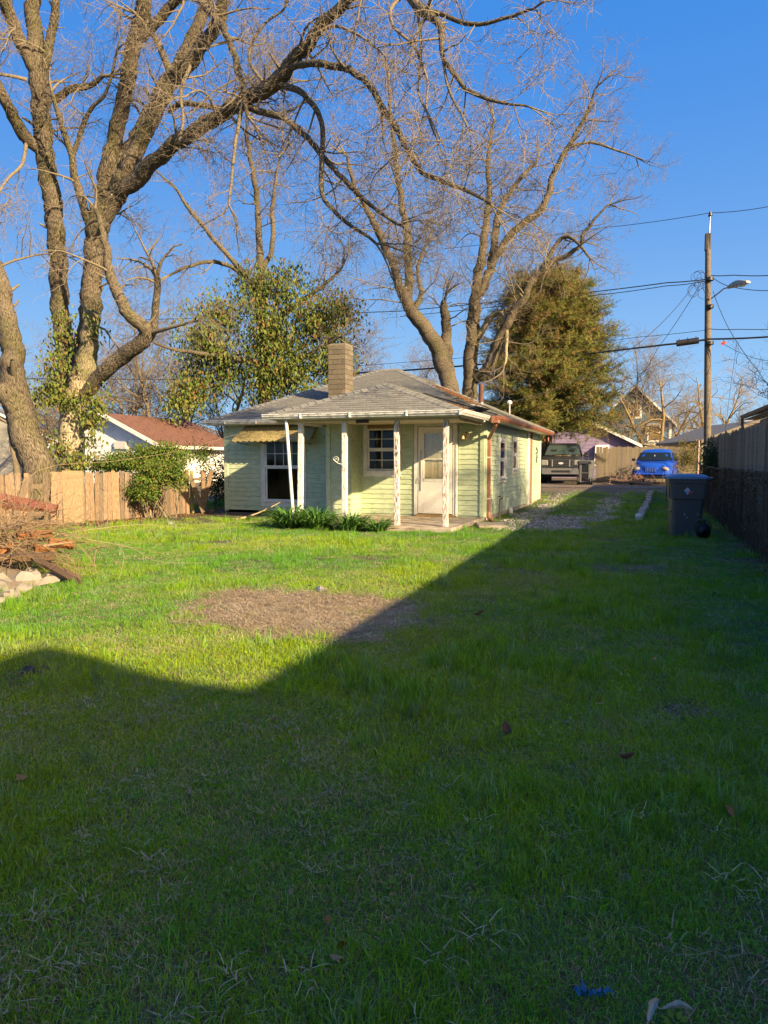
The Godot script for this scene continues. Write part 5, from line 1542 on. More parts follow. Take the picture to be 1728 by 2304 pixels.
func build_trees() -> void:
	make_sprigs()
	var rng := RandomNumberGenerator.new()
	rng.seed = 501
	var bark: Material = M.bark
	var pale: Material = M.bark_pale
	var lo := {wild = 0.17, rise = 0.03, droop = 0.10, gap = 0.24, sprigs = 1.2, sprig = 0.9, long = 1.4, levels = 1, twig = M.twig}
	# the big maple behind the picket fence: two leaders from one bole
	var mbase := at(160, 1105, 18.4)
	mbase.y = 0.0
	var maple := tree_thing("maple_tree", "massive bare maple with twin leaders and spreading limbs over the yard", mbase)
	var limbs := [
		["trunk", [156, 1140, 65.1, 18.4, 159, 1064, 54.6, 18.4, 163, 977, 52.8, 18.4, 170, 901, 52.8, 18.4, 186, 844, 49.3, 18.4, 198, 790, 40.5, 18.2, 205, 745, 33.4, 18.1, 211, 703, 26.4, 18.0], pale, 0.6, 0.4, "pale peeling bole ending in a sawn stub"],
		["limb", [182, 860, 45.8, 18.7, 192, 780, 44.0, 18.8, 200, 703, 43.1, 18.7, 209, 616, 41.4, 18.6, 215, 548, 44.0, 18.5, 226, 488, 49.3, 18.4], bark, 0.5, 0.3],
		["limb", [226, 490, 37.0, 18.4, 236, 423, 35.2, 18.3, 260, 304, 32.6, 18.1, 288, 190, 31.7, 17.8, 312, 65, 33.4, 17.4, 323, 0, 32.6, 17.0, 330, -90, 29.0, 16.6, 350, -230, 19.4, 16.2], bark, 0.25, 0.8, "dark upright leader"],
		["limb", [232, 488, 38.7, 18.4, 255, 450, 38.7, 18.3, 272, 412, 37.0, 18.2, 304, 347, 33.4, 18.0, 353, 244, 31.7, 17.6, 385, 179, 33.4, 17.3, 434, 136, 29.0, 16.9, 477, 76, 26.4, 16.5, 505, 0, 24.6, 16.0, 530, -120, 17.6, 15.4], bark, 0.3, 0.9],
		["limb", [258, 440, 35.2, 18.3, 304, 407, 33.4, 17.9, 353, 358, 30.8, 17.4, 412, 309, 29.9, 16.9, 477, 271, 29.9, 16.3, 526, 241, 29.9, 15.8, 575, 212, 31.7, 15.4, 624, 179, 31.7, 15.0, 667, 130, 27.3, 14.6, 716, 71, 24.6, 14.2, 776, 0, 22.9, 13.7, 850, -100, 15.8, 13.1], bark, 0.25, 1.1, "long limb reaching out over the yard"],
		["limb", [318, 84, 24.6, 17.4, 353, 49, 21.1, 17.0, 391, 5, 19.4, 16.7, 434, -8, 17.6, 16.4, 472, 27, 16.7, 16.1, 499, 54, 15.0, 15.9, 521, 108, 14.1, 15.7, 534, 163, 13.2, 15.6, 548, 206, 11.4, 15.5, 558, 262, 7.0, 15.3], bark, 0.15, 1.2],
		["limb", [201, 505, 18.5, 18.3, 179, 434, 17.6, 18.1, 163, 353, 15.0, 17.8, 138, 277, 11.4, 17.5, 116, 205, 7.9, 17.2], bark, 0.3, 1.4],
		["limb", [163, 353, 11.4, 17.8, 180, 300, 10.6, 17.6, 205, 245, 8.8, 17.3, 240, 205, 7.0, 17.0, 262, 120, 5.3, 16.6], bark, 0.2, 1.6],
		["limb", [385, 179, 17.6, 17.3, 365, 120, 15.0, 17.3, 345, 80, 11.4, 17.2], bark, 0.3, 0.8],
		["limb", [380, 250, 12.3, 17.0, 410, 232, 13.2, 16.7, 450, 236, 12.3, 16.4, 510, 246, 9.7, 15.9], bark, 0.2, 1.1],
		["limb", [640, 160, 19.4, 14.9, 680, 146, 15.0, 14.5, 735, 146, 15.0, 14.0, 779, 155, 15.8, 13.6, 828, 190, 14.1, 13.2, 871, 260, 13.2, 12.9, 904, 315, 12.3, 12.7, 947, 385, 11.4, 12.5, 1001, 412, 9.7, 12.3, 1061, 434, 7.9, 12.1, 1105, 461, 5.3, 12.0], bark, 0.1, 1.3, "arching bough dipping over the roof"],
		["limb", [624, 190, 15.8, 15.0, 684, 212, 14.1, 14.7, 722, 271, 12.3, 14.5, 724, 347, 11.4, 14.3, 724, 434, 10.6, 14.1, 760, 483, 8.8, 13.9, 846, 548, 6.2, 13.6], bark, 0.1, 1.4],
		["limb", [540, 240, 17.6, 15.7, 590, 252, 14.1, 15.3, 640, 266, 13.2, 15.0, 700, 320, 12.3, 14.6, 760, 391, 11.4, 14.2, 841, 467, 8.8, 13.8, 900, 505, 5.3, 13.5], bark, 0.1, 1.4],
		["limb", [548, 225, 11.4, 15.5, 534, 300, 7.9, 15.4, 526, 353, 7.0, 15.3, 515, 461, 5.3, 15.2], M.branch, 0.2, 1.2],
		["limb", [437, 130, 8.8, 16.9, 408, 200, 7.9, 16.7, 412, 262, 7.0, 16.5, 404, 320, 5.3, 16.3], M.branch, 0.2, 0.8],
		["limb", [190, 890, 29.9, 18.3, 228, 844, 31.7, 17.9, 273, 806, 33.4, 17.5, 323, 768, 33.4, 17.1, 322, 735, 29.9, 16.9, 281, 699, 26.4, 16.8, 258, 646, 22.9, 16.8, 243, 597, 19.4, 16.8, 232, 540, 15.0, 16.8, 214, 470, 8.8, 16.7], bark, 0.5, 0.8, "elbowed low limb"],
		["limb", [330, 765, 22.9, 17.1, 345, 740, 17.6, 17.0, 349, 692, 15.8, 16.9, 353, 625, 14.1, 16.8], bark, 0.4, 1.2],
		["limb", [338, 750, 11.4, 17.0, 380, 738, 7.9, 16.6, 440, 722, 4.4, 16.2], M.branch, 0.2, 1.0],
		# left leader
		["limb", [150, 905, 42.2, 18.9, 146, 830, 40.5, 19.0, 140, 730, 38.7, 19.0, 133, 646, 37.8, 18.9, 125, 548, 37.0, 18.8, 117, 445, 37.8, 18.7, 103, 353, 38.7, 18.6, 90, 244, 40.5, 18.4, 84, 165, 37.0, 18.3], bark, 0.5, 0.3, "pale left leader"],
		["limb", [86, 175, 26.4, 18.3, 54, 108, 28.2, 18.0, 33, 54, 26.4, 17.7, 11, 0, 24.6, 17.4, -30, -110, 17.6, 17.0], bark, 0.2, 1.0],
		["limb", [88, 190, 22.9, 18.3, 109, 108, 19.4, 18.1, 122, 43, 17.6, 17.9, 127, 0, 15.8, 17.7, 140, -110, 10.6, 17.4], bark, 0.2, 1.1],
		["limb", [86, 160, 16.7, 18.3, 87, 105, 13.2, 18.3, 86, 71, 11.4, 18.3], pale, 1.0, 0.0, "broken pale snag"],
		["limb", [110, 345, 28.2, 18.6, 60, 310, 27.3, 18.2, 27, 260, 26.4, 17.8, 0, 206, 22.9, 17.4, -60, 100, 15.8, 16.8], bark, 0.3, 0.9],
		["limb", [120, 225, 15.8, 18.5, 160, 200, 15.0, 18.2, 200, 192, 13.2, 18.0, 235, 170, 7.9, 17.7], bark, 0.2, 1.2],
		["limb", [60, 315, 8.8, 18.2, 50, 370, 7.0, 18.0, 20, 400, 6.2, 17.8, 0, 430, 4.4, 17.6], M.branch, 0.2, 1.4],
		["limb", [60, 180, 8.8, 18.2, 30, 172, 7.9, 18.0, -20, 165, 6.2, 17.6], M.branch, 0.2, 1.2],
		# high boughs that come in over the top of the frame
		["limb", [850, -100, 17.6, 13.1, 905, -30, 21.1, 12.6, 947, 22, 22.9, 12.2, 991, 60, 15.8, 11.9, 996, 125, 11.4, 11.7, 1029, 174, 11.4, 11.5, 1062, 208, 9.7, 11.4, 1115, 228, 7.0, 11.2, 1190, 240, 4.4, 11.0], bark, 0.1, 1.5, "high bough hanging over the house"],
		["limb", [947, 22, 13.2, 12.2, 1000, 34, 11.4, 11.9, 1061, 54, 9.7, 11.6, 1130, 42, 7.9, 11.3, 1200, 20, 5.3, 11.0], bark, 0.1, 1.8],
		["limb", [915, -20, 10.6, 12.6, 880, 20, 7.9, 12.5, 885, 60, 7.0, 12.4, 930, 105, 6.2, 12.3, 962, 180, 5.3, 12.2, 960, 250, 4.4, 12.1, 985, 320, 3.5, 12.0], M.branch, 0.2, 1.2],
		["limb", [935, -10, 7.9, 12.4, 948, 110, 6.2, 12.2, 940, 200, 5.3, 12.1, 965, 260, 5.3, 12.0, 1000, 330, 3.5, 11.9], M.branch, 0.2, 1.0],
		["limb", [996, 125, 7.9, 11.7, 1010, 200, 6.2, 11.6, 1040, 260, 5.3, 11.5, 1055, 290, 3.5, 11.4], M.branch, 0.2, 1.6],
		["limb", [700, 95, 7.9, 14.3, 745, 60, 7.0, 13.9, 800, 75, 6.2, 13.4, 850, 110, 4.4, 13.0], M.branch, 0.1, 1.8],
		["limb", [600, 195, 7.9, 15.2, 560, 130, 7.0, 15.2, 590, 60, 6.2, 15.0, 640, 20, 4.4, 14.8], M.branch, 0.1, 1.8],
	]
	build_limbs(maple, limbs, lo, 61)
	# leaning neighbour trunk at the edge of the view
	var b2 := at(95, 1105, 17.2)
	b2.y = 0.0
	var lean := tree_thing("leaning_maple", "thick leaning bare trunk at the edge of the picket fence", b2)
	build_limbs(lean, [
		["trunk", [100, 1140, 81.0, 17.2, 87, 1064, 68.6, 17.2, 57, 977, 61.6, 17.3, 38, 905, 58.1, 17.4, 28, 830, 49.3, 17.5, 22, 768, 44.0, 17.6, 11, 692, 37.8, 17.8, -4, 623, 35.2, 18.0, -40, 520, 31.7, 18.4, -90, 380, 24.6, 19.0, -120, 200, 15.8, 19.5], bark, 0.5, 0.6],
		["limb", [44, 935, 42.2, 17.3, 14, 892, 37.0, 17.1, -30, 868, 33.4, 16.8, -100, 830, 26.4, 16.2, -190, 760, 17.6, 15.6], bark, 0.4, 0.8]], lo, 62)
	# old tree behind the house
	var ko := {wild = 0.15, rise = 0.06, droop = 0.0, gap = 0.34, sprigs = 0.8, sprig = 1.2, long = 1.9, levels = 1, twig = M.twig_far}
	var kb := at(1030, 960, 33.5)
	kb.y = 0.2
	var kt := tree_thing("old_tree", "broad bare tree with twin trunks rising behind the house", kb)
	build_limbs(kt, [
		["trunk", [1030, 1010, 50.4, 33.5, 1012, 879, 38.6, 33.5, 991, 803, 36.1, 33.5, 958, 743, 31.9, 33.4, 926, 705, 28.6, 33.2, 909, 667, 22.7, 33.0, 893, 624, 18.5, 32.8, 871, 570, 16.8, 32.5, 839, 499, 14.3, 32.0, 800, 430, 10.1, 31.5, 780, 350, 5.9, 31.0], bark, 0.4, 1.0],
		["limb", [912, 675, 21.8, 33.0, 920, 640, 18.5, 33.2, 916, 532, 16.8, 33.4, 904, 461, 13.4, 33.5, 888, 353, 10.9, 33.5, 879, 244, 7.6, 33.4, 874, 180, 4.2, 33.3], bark, 0.15, 1.1],
		["limb", [1008, 830, 27, 33.7, 1003, 760, 23, 33.8, 1001, 710, 20, 33.9, 1000, 690, 15, 33.9, 1001, 672, 7, 33.9], bark, 0.3, 2.0, "sawn off stump of a limb"],
		["trunk", [1050, 1010, 43.7, 34.2, 1056, 879, 33.6, 34.2, 1061, 787, 31.1, 34.2, 1067, 705, 29.4, 34.2, 1073, 640, 20.2, 34.2, 1088, 543, 17.6, 34.2, 1099, 450, 12.6, 34.1, 1099, 353, 9.2, 34.0, 1112, 270, 5.0, 33.8], bark, 0.45, 1.1],
		["limb", [1080, 660, 20.2, 34.2, 1105, 597, 17.6, 34.4, 1121, 488, 15.1, 34.6, 1153, 423, 10.1, 34.8, 1208, 364, 6.7, 35.0], bark, 0.2, 1.2],
		["limb", [1105, 597, 16.8, 34.2, 1140, 540, 16.0, 33.8, 1175, 505, 15.1, 33.4, 1224, 461, 15.1, 33.0, 1246, 391, 12.6, 32.7, 1289, 315, 10.9, 32.3, 1327, 239, 7.6, 31.9, 1343, 195, 4.2, 31.7], bark, 0.12, 1.3],
		["limb", [1280, 332, 7.6, 32.3, 1327, 320, 6.7, 32.0, 1381, 336, 5.0, 31.6, 1430, 353, 3.4, 31.2], M.branch, 0.1, 1.5],
		["limb", [1068, 850, 25.2, 34.0, 1100, 828, 25.2, 33.5, 1121, 765, 20.2, 33.0, 1150, 710, 18.5, 32.6, 1175, 678, 17.6, 32.3, 1202, 624, 16.0, 32.0, 1240, 591, 12.6, 31.6, 1300, 559, 9.2, 31.2, 1322, 515, 6.7, 30.9, 1370, 461, 4.2, 30.6], bark, 0.3, 1.3, "dark low limb swinging out"],
		["limb", [1215, 610, 10.1, 31.9, 1262, 537, 8.4, 31.4, 1295, 542, 6.7, 31.0, 1327, 580, 4.2, 30.8], bark, 0.1, 1.6],
		["limb", [1075, 760, 15.1, 34.0, 1100, 720, 13.4, 33.5, 1130, 705, 10.9, 33.0, 1140, 760, 7.6, 32.6, 1135, 820, 5.0, 32.4], pale, 0.2, 1.3],
		["limb", [930, 700, 12.6, 33.0, 948, 660, 10.9, 33.1, 940, 600, 7.6, 33.2, 965, 540, 5.0, 33.3], bark, 0.2, 1.2]], ko, 63)
	# ivy grown tree left of the chimney
	var ib := at(600, 1000, 36.0)
	ib.y = 0.1
	var it := tree_thing("ivy_tree", "bare topped tree smothered in green and bronze ivy leaves", ib)
	build_limbs(it, [
		["trunk", [600, 1080, 40, 36.0, 596, 900, 32, 36.0, 592, 760, 26, 36.0, 588, 640, 20, 36.0, 586, 586, 16, 36.0, 580, 461, 12, 36.0, 570, 391, 11, 35.7, 559, 326, 8, 35.5, 556, 270, 5, 35.2], bark, 0.55, 1.3],
		["limb", [596, 690, 14, 36.0, 559, 629, 11, 35.2, 500, 560, 10, 34.4, 440, 488, 9, 33.6], bark, 0.5, 0.8],
		["limb", [592, 600, 12, 36.0, 612, 560, 11, 36.3, 613, 477, 10, 36.4], bark, 0.4, 1.0],
		["limb", [595, 740, 14, 36.0, 660, 690, 11, 35.3, 730, 640, 8, 34.7, 770, 600, 5, 34.1], bark, 0.5, 1.0],
		["limb", [560, 630, 10, 35.7, 520, 600, 9, 35.5, 470, 590, 8, 34.9, 420, 600, 7, 34.4, 380, 620, 5, 34.0], bark, 0.3, 1.3],
		["limb", [596, 820, 16, 36.0, 500, 800, 11, 34.9, 420, 790, 8, 33.9], bark, 0.4, 0.8],
		["limb", [596, 850, 14, 36.0, 690, 800, 9, 34.9, 760, 760, 6, 34.1], bark, 0.4, 0.8]], ko, 64)
	var iv := PackedFloat32Array()
	var cols := [Color(0.052, 0.088, 0.022), Color(0.185, 0.215, 0.05), Color(0.20, 0.115, 0.045)]
	for e: Array in [[610, 745, 165, 140, 1.9, 300], [470, 790, 95, 110, 1.5, 150], [640, 850, 150, 70, 1.6, 150], [640, 640, 95, 45, 1.2, 70], [720, 720, 75, 80, 1.2, 90], [560, 640, 60, 50, 1.0, 40], [420, 900, 55, 60, 1.2, 55], [770, 700, 45, 35, 0.8, 22], [480, 690, 60, 50, 1.0, 40], [760, 800, 50, 70, 0.9, 45]]:
		leaf_clumps(iv, at(e[0], e[1], 35.4) - ib, Vector3(e[2], e[3], 0) * 35.4 / FOCAL + Vector3(0, 0, e[4]), e[5], 44, Vector2(0.07, 0.26), cols, rng, 1.6, 0.62, 0.34, -0.10)
	many(it, "ivy_leaves", leaf_mesh(0.35, 0.08), leafy(Color.WHITE, 0.38, 0.45), iv, true)
	# ivy on the maple's bole and the fence
	var mv := PackedFloat32Array()
	for e: Array in [[112, 860, 40, 55, 0.35, 26], [135, 800, 40, 60, 0.35, 22], [205, 950, 22, 90, 0.35, 34], [190, 1040, 60, 28, 0.4, 26], [150, 905, 60, 25, 0.35, 20], [150, 720, 45, 40, 0.4, 12], [85, 900, 40, 40, 0.4, 14], [215, 750, 25, 50, 0.35, 9], [120, 980, 22, 80, 0.35, 14], [225, 900, 22, 50, 0.3, 12]]:
		leaf_clumps(mv, at(e[0], e[1], 17.9) - mbase, Vector3(e[2], e[3], 0) * 17.9 / FOCAL + Vector3(0, 0, e[4]), e[5], 16, Vector2(0.08, 0.14), cols, rng, 1.3, 0.5, 0.11)
	many(maple, "ivy_leaves", leaf_mesh(0.3, 0.08), leafy(Color.WHITE, 0.38, 0.45), mv, true)
	var vb := at(330, 1100, 16.6)
	vb.y = 0.05
	var vine := thing("fence_vine", "green leafy vine spilling over the picket fence", "vine", vb)
	var fv := PackedFloat32Array()
	var fcols := [Color(0.04, 0.10, 0.022), Color(0.17, 0.225, 0.035), Color(0.20, 0.15, 0.05)]
	for e: Array in [[352, 1028, 88, 30, 17.2, 0.5, 230], [285, 1040, 70, 22, 17.3, 0.4, 110], [352, 1062, 62, 26, 16.4, 0.18, 140], [328, 1098, 36, 22, 16.2, 0.12, 50], [395, 1068, 28, 32, 16.3, 0.14, 50], [300, 1105, 22, 16, 16.4, 0.15, 12], [240, 1050, 40, 14, 17.9, 0.3, 26], [450, 1020, 35, 22, 18.6, 0.5, 40]]:
		leaf_clumps(fv, at(e[0], e[1], e[4]) - vb, Vector3(e[2], e[3], 0) * e[4] / FOCAL + Vector3(0, 0, e[5]), e[6], 26, Vector2(0.045, 0.085), fcols, rng, 0.8, 0.5, 0.085)
	var vs := MB.new()
	for k in 26:
		var a := at(rng.randf_range(215, 410), 1172, 16.8) - vb
		a.y = 0.0
		var pts := PackedVector3Array()
		var rad := PackedFloat32Array()
		var d := Vector3(rng.randfn() * 0.3, 1, rng.randfn() * 0.2)
		for i in 8:
			pts.append(a); rad.append(0.016 * (1.0 - i / 9.0))
			d += Vector3(rng.randfn(), 0.1, rng.randfn()) * 0.3
			a += d.normalized() * 0.17
		vs.tube(pts, rad, 5)
	part(vine, "stems", vs.done(), M.branch)
	many(vine, "foliage", leaf_mesh(0.2, 0.1), leafy(Color.WHITE, 0.4, 0.5), fv, true)
	# dark evergreen tangle between the fence and the house corner
	var dv := thing("dark_shrub", "dark leafy shrub in the gap between fence and house", "shrub", Vector3(-11.6, 0.05, -17.4))
	var dbuf := PackedFloat32Array()
	leaf_clumps(dbuf, Vector3(0.2, 0.8, -0.3), Vector3(0.95, 0.75, 0.8), 170, 24, Vector2(0.05, 0.09), [Color(0.02, 0.035, 0.015), Color(0.05, 0.075, 0.025), Color(0.05, 0.035, 0.02)], rng, 0.8, 0.5, 0.1)
	many(dv, "foliage", leaf_mesh(0.2, 0.1), leafy(Color.WHITE, 0.5, 0.3), dbuf, true)
	part(dv, "stems", tubem([Vector3(0, 0, 0), Vector3(0.1, 0.6, -0.1), Vector3(0.3, 1.2, -0.3)], 0.03, 6, 0.01), M.branch)
	# cedar beside the drive's end
	var cb := at(1228, 1050, 37.0)
	cb.y = 0.3
	var ced := tree_thing("cedar_tree", "shaggy olive green cedar standing behind the house over the pickup", cb)
	var tb := MB.new()
	tb.tube(PackedVector3Array([Vector3(0, -0.1, 0), Vector3(0.05, 3, 0), Vector3(-0.05, 7, 0), Vector3(0.1, 10.8, 0)]), PackedFloat32Array([0.32, 0.26, 0.16, 0.03]), 10)
	part(ced, "trunk", tb.done(), bark)
	var spray := MB.new()
	for i in 54:
		var t := i / 54.0
		var p := Vector3(0, t * 0.9, 0)
		var s := (Vector3(rng.randfn(), 0.0, rng.randfn() * 0.45).normalized() + Vector3.UP * rng.randf_range(0.3, 1.0)).normalized()
		var l := 0.21 * (1.05 - t * 0.6) * rng.randf_range(0.6, 1.1)
		var w := s.cross(Vector3(rng.randfn(), rng.randfn(), rng.randfn())).normalized() * 0.011
		spray.tri(p - w * 0.5, p + s * l * 0.5 + w, p + s * l)
		spray.tri(p - w * 0.5, p + s * l, p + s * l * 0.5 - w)
	var sb := PackedFloat32Array()
	var bb := MB.new()
	for i in 330:
		var f := (i + rng.randf()) / 330.0
		var y := lerpf(2.35, 10.4, f)
		var reach := 4.1 * pow(1.0 - f, 0.22) * rng.randf_range(0.70, 1.06)
		var a := rng.randf() * TAU
		var d := Vector3(cos(a), rng.randf_range(-0.05, 0.35) , sin(a)).normalized()
		var pts := PackedVector3Array()
		var rad := PackedFloat32Array()
		var p := Vector3(0, y, 0)
		var segs := 8
		for k in segs + 1:
			pts.append(p)
			rad.append(0.035 * (1.0 - k / (segs + 1.0)) + 0.004)
			d = (d + Vector3(rng.randfn(), rng.randfn() - 0.25, rng.randfn()) * 0.09).normalized()
			p += d * reach / segs
		bb.tube(pts, rad, 4)
		for k in range(2, segs + 1):
			for j in 6:
				var e := ((pts[k] - pts[k - 1]).normalized() * rng.randf_range(0.4, 1.0) + Vector3(rng.randfn(), rng.randfn() * 0.6 + 0.15, rng.randfn()) * 0.7).normalized()
				var s := rng.randf_range(0.55, 1.05)
				put(sb, aim(e, rng.randf() * TAU) * Basis.from_scale(Vector3.ONE * s), pts[k].lerp(pts[k - 1], rng.randf()) + Vector3(rng.randfn(), rng.randfn(), rng.randfn()) * 0.1)
				var c := Color(0.08, 0.11, 0.03).lerp(Color(0.25, 0.23, 0.06), rng.randf())
				if rng.randf() < 0.22: c = Color(0.22, 0.14, 0.06)
				sb.append_array(PackedFloat32Array([c.r, c.g, c.b, 1.0]))
	part(ced, "branches", bb.done(), M.branch).set_meta("kind", "stuff")
	many(ced, "foliage", spray.done(), leafy(Color.WHITE, 0.7, 0.4), sb, true)
	# willow by the blue house, and slender trees all round
	var wo := {wild = 0.2, rise = 0.05, droop = 0.10, gap = 0.45, sprigs = 0.8, sprig = 1.2, long = 1.8, levels = 1, limbs = 8, twig = M.willow}
	var wbark := mat(lin(0.36, 0.25, 0.10), 0.9, T.fine, Vector3(4, 1, 4))
	var wp := at(1462, 1060, 50.0)
	wp.y = 0.34
	bare_tree("willow_tree", "golden barked bare willow in front of the blue house", wp, [[Vector3(-0.18, 1, 0), 6.5, 0.2], [Vector3(0.35, 1, 0.1), 7.2, 0.2], [Vector3(0.75, 0.8, -0.1), 6.0, 0.15]], wo, wbark, 71)
	wp = at(1600, 1050, 66.0)
	wp.y = 0.34
	bare_tree("willow_tree", "hazy weeping willow beyond the utility pole", wp, [[Vector3(-0.1, 1, 0), 10.0, 0.25], [Vector3(0.3, 1, 0.1), 9.0, 0.2]], {wild = 0.18, rise = 0.02, droop = 0.22, gap = 0.6, sprigs = 1.0, sprig = 1.6, long = 2.2, levels = 1, limbs = 12, twig = M.willow}, wbark, 72)
	var go := {wild = 0.14, rise = 0.07, droop = 0.0, gap = 0.55, sprigs = 1.0, sprig = 1.5, long = 2.0, levels = 1, limbs = 15, twig = M.twig_far}
	var slim := [
		["slender bare tree behind the white garage roof", 335, 36.0, 8.5, 0.16], ["thin forked bare tree just behind the garage ridge", 300, 40.0, 8.0, 0.13],
		["bare tree rising between the maple and ivy tree", 395, 46.0, 11.0, 0.18], ["hazy bare tree behind the leaning trunk", 40, 44.0, 10.0, 0.2],
		["far bare tree in the gap between the maple trunks", 130, 52.0, 11.0, 0.2], ["bare sapling clump behind the ivy mass", 520, 42.0, 9.0, 0.15],
		["bare tree behind the chimney and ivy", 780, 46.0, 9.5, 0.16], ["thin bare tree over the roof ridge", 860, 50.0, 9.0, 0.15],
		["bare tree showing left of the old twin trunks", 925, 48.0, 8.0, 0.14], ["bare tree peeking past the cedar", 1405, 56.0, 10.0, 0.16],
		["brown bare thicket tree beside the blue house", 1530, 72.0, 8.0, 0.16], ["far bare tree over the white gabled garage", 1650, 80.0, 7.0, 0.15]]
	for i in slim.size():
		var s: Array = slim[i]
		var p := at(s[1], 1070, s[2])
		p.y = gy(p.x, p.z) if i > 8 else 0.05
		bare_tree("bare_tree", s[0], p, [[Vector3(rng.randfn() * 0.08, 1, rng.randfn() * 0.08), s[3], s[4]], [Vector3(rng.randfn() * 0.3, 1, rng.randfn() * 0.2), s[3] * 0.8, s[4] * 0.7]], go, M.branch, 80 + i, "slender bare trees in the background")
	# bare tree outside the view whose branches mottle the side wall with shade
	bare_tree("bare_tree", "bare tree beyond the long house", Vector3(13.5, 0, -10.0), [[Vector3(-0.05, 1, 0), 11.0, 0.28], [Vector3(-0.3, 1, -0.3), 9.0, 0.2], [Vector3(0.1, 1, 0.35), 9.5, 0.2]], {wild = 0.14, rise = 0.07, droop = 0.0, gap = 0.5, sprigs = 2, sprig = 1.4, long = 2.0, levels = 1, limbs = 20, twig = M.twig_far}, bark, 99, "slender bare trees in the background")
	# shrub with dried leaves over the board fence
	var hb := Vector3(3.05, 0.1, -17.0)
	var hs := bare_tree("dry_shrub", "twiggy shrub with curled brown leaves above the board fence", hb, [[Vector3(-0.1, 1, 0.0), 3.9, 0.05], [Vector3(0.15, 1, 0.2), 3.6, 0.045], [Vector3(-0.25, 1, 0.25), 3.4, 0.04], [Vector3(0.1, 1, -0.25), 3.5, 0.04]], {wild = 0.16, rise = 0.06, droop = 0.0, gap = 0.3, sprigs = 1, sprig = 0.6, long = 0.8, levels = 1, limbs = 9, twig = M.twig_far}, M.branch, 73)
	hs.set_meta("category", "shrub")
	var hl := PackedFloat32Array()
	leaf_clumps(hl, Vector3(-0.1, 3.1, 0.1), Vector3(0.75, 0.8, 0.75), 90, 7, Vector2(0.05, 0.09), [Color(0.15, 0.08, 0.04), Color(0.33, 0.19, 0.10), Color(0.36, 0.22, 0.06)], rng, 0.5, 0.5, 0.06)
	many(hs, "dry_leaves", leaf_mesh(0.5, 0.3), leafy(Color.WHITE, 0.8, 0.3), hl, true)
	# ivy and evergreen at the end of the board fence
	for q: Array in [["ivy_clump", "dark ivy hanging on the end of the board fence", Vector3(1.72, 0.15, -22.2), Vector3(0.16, 0.75, 0.9), Vector3(0, 1.1, 0), 110, [Color(0.018, 0.04, 0.014), Color(0.045, 0.08, 0.022), Color(0.03, 0.05, 0.02)]], ["evergreen_bush", "yellow green twiggy bush on the far fence corner", Vector3(1.7, 0.34, -37.0), Vector3(0.75, 0.9, 0.5), Vector3(0.2, 1.3, 0), 130, [Color(0.06, 0.09, 0.02), Color(0.26, 0.21, 0.06), Color(0.30, 0.18, 0.06)]], ["wall_ivy", "light green ivy climbing the cream block wall", Vector3(2.75, 0.34, -36.2), Vector3(0.35, 0.8, 0.1), Vector3(-0.3, 0.95, 0.1), 50, [Color(0.06, 0.10, 0.02), Color(0.17, 0.19, 0.04), Color(0.2, 0.15, 0.05)]]]:
		var v := thing(q[0], q[1], "shrub", q[2])
		var vbuf := PackedFloat32Array()
		leaf_clumps(vbuf, q[4], q[3], q[5], 22, Vector2(0.05, 0.10), q[6], rng, 0.8, 0.5, 0.1)
		many(v, "foliage", leaf_mesh(0.2, 0.1), leafy(Color.WHITE, 0.5, 0.4), vbuf, true)
		part(v, "stems", tubem([Vector3(0, -0.05, 0), Vector3(0.03, 0.7, 0.02), Vector3(0.0, 1.5, 0)], 0.025, 6, 0.008), M.branch)

# ---------------------------------------------------------------- utility pole, wires, vehicles, carts
func wire(called: String, label: String, pts: Array, r: float, sag: float, m: Material, group := "overhead wires") -> void:
	var p := PackedVector3Array()
	for i in pts.size() - 1:
		for k in 14:
			var t := k / 14.0
			p.append(pts[i].lerp(pts[i + 1], t) - Vector3(0, sag * 4.0 * t * (1.0 - t), 0))
	p.append(pts[pts.size() - 1])
	var rad := PackedFloat32Array()
	rad.resize(p.size())
	rad.fill(r)
	var mb := MB.new()
	mb.tube(p, rad, 5)
	meta(part(self, called, mb.done(), m), label, "wire", group)

func ring4(c: Vector3, w: float, h: float, bev: float, x := Vector3.RIGHT, y := Vector3.BACK) -> PackedVector3Array:   # rounded rectangle
	var o := PackedVector3Array()
	for q: Vector2 in [Vector2(1, -1), Vector2(1, 1), Vector2(-1, 1), Vector2(-1, -1)]:
		for k in 3:
			var a := atan2(q.y, q.x) + (k - 1) * PI / 4.0 * (1.0)
			o.append(c + x * (q.x * (w / 2 - bev) + cos(a) * bev) + y * (q.y * (h / 2 - bev) + sin(a) * bev))
	return o

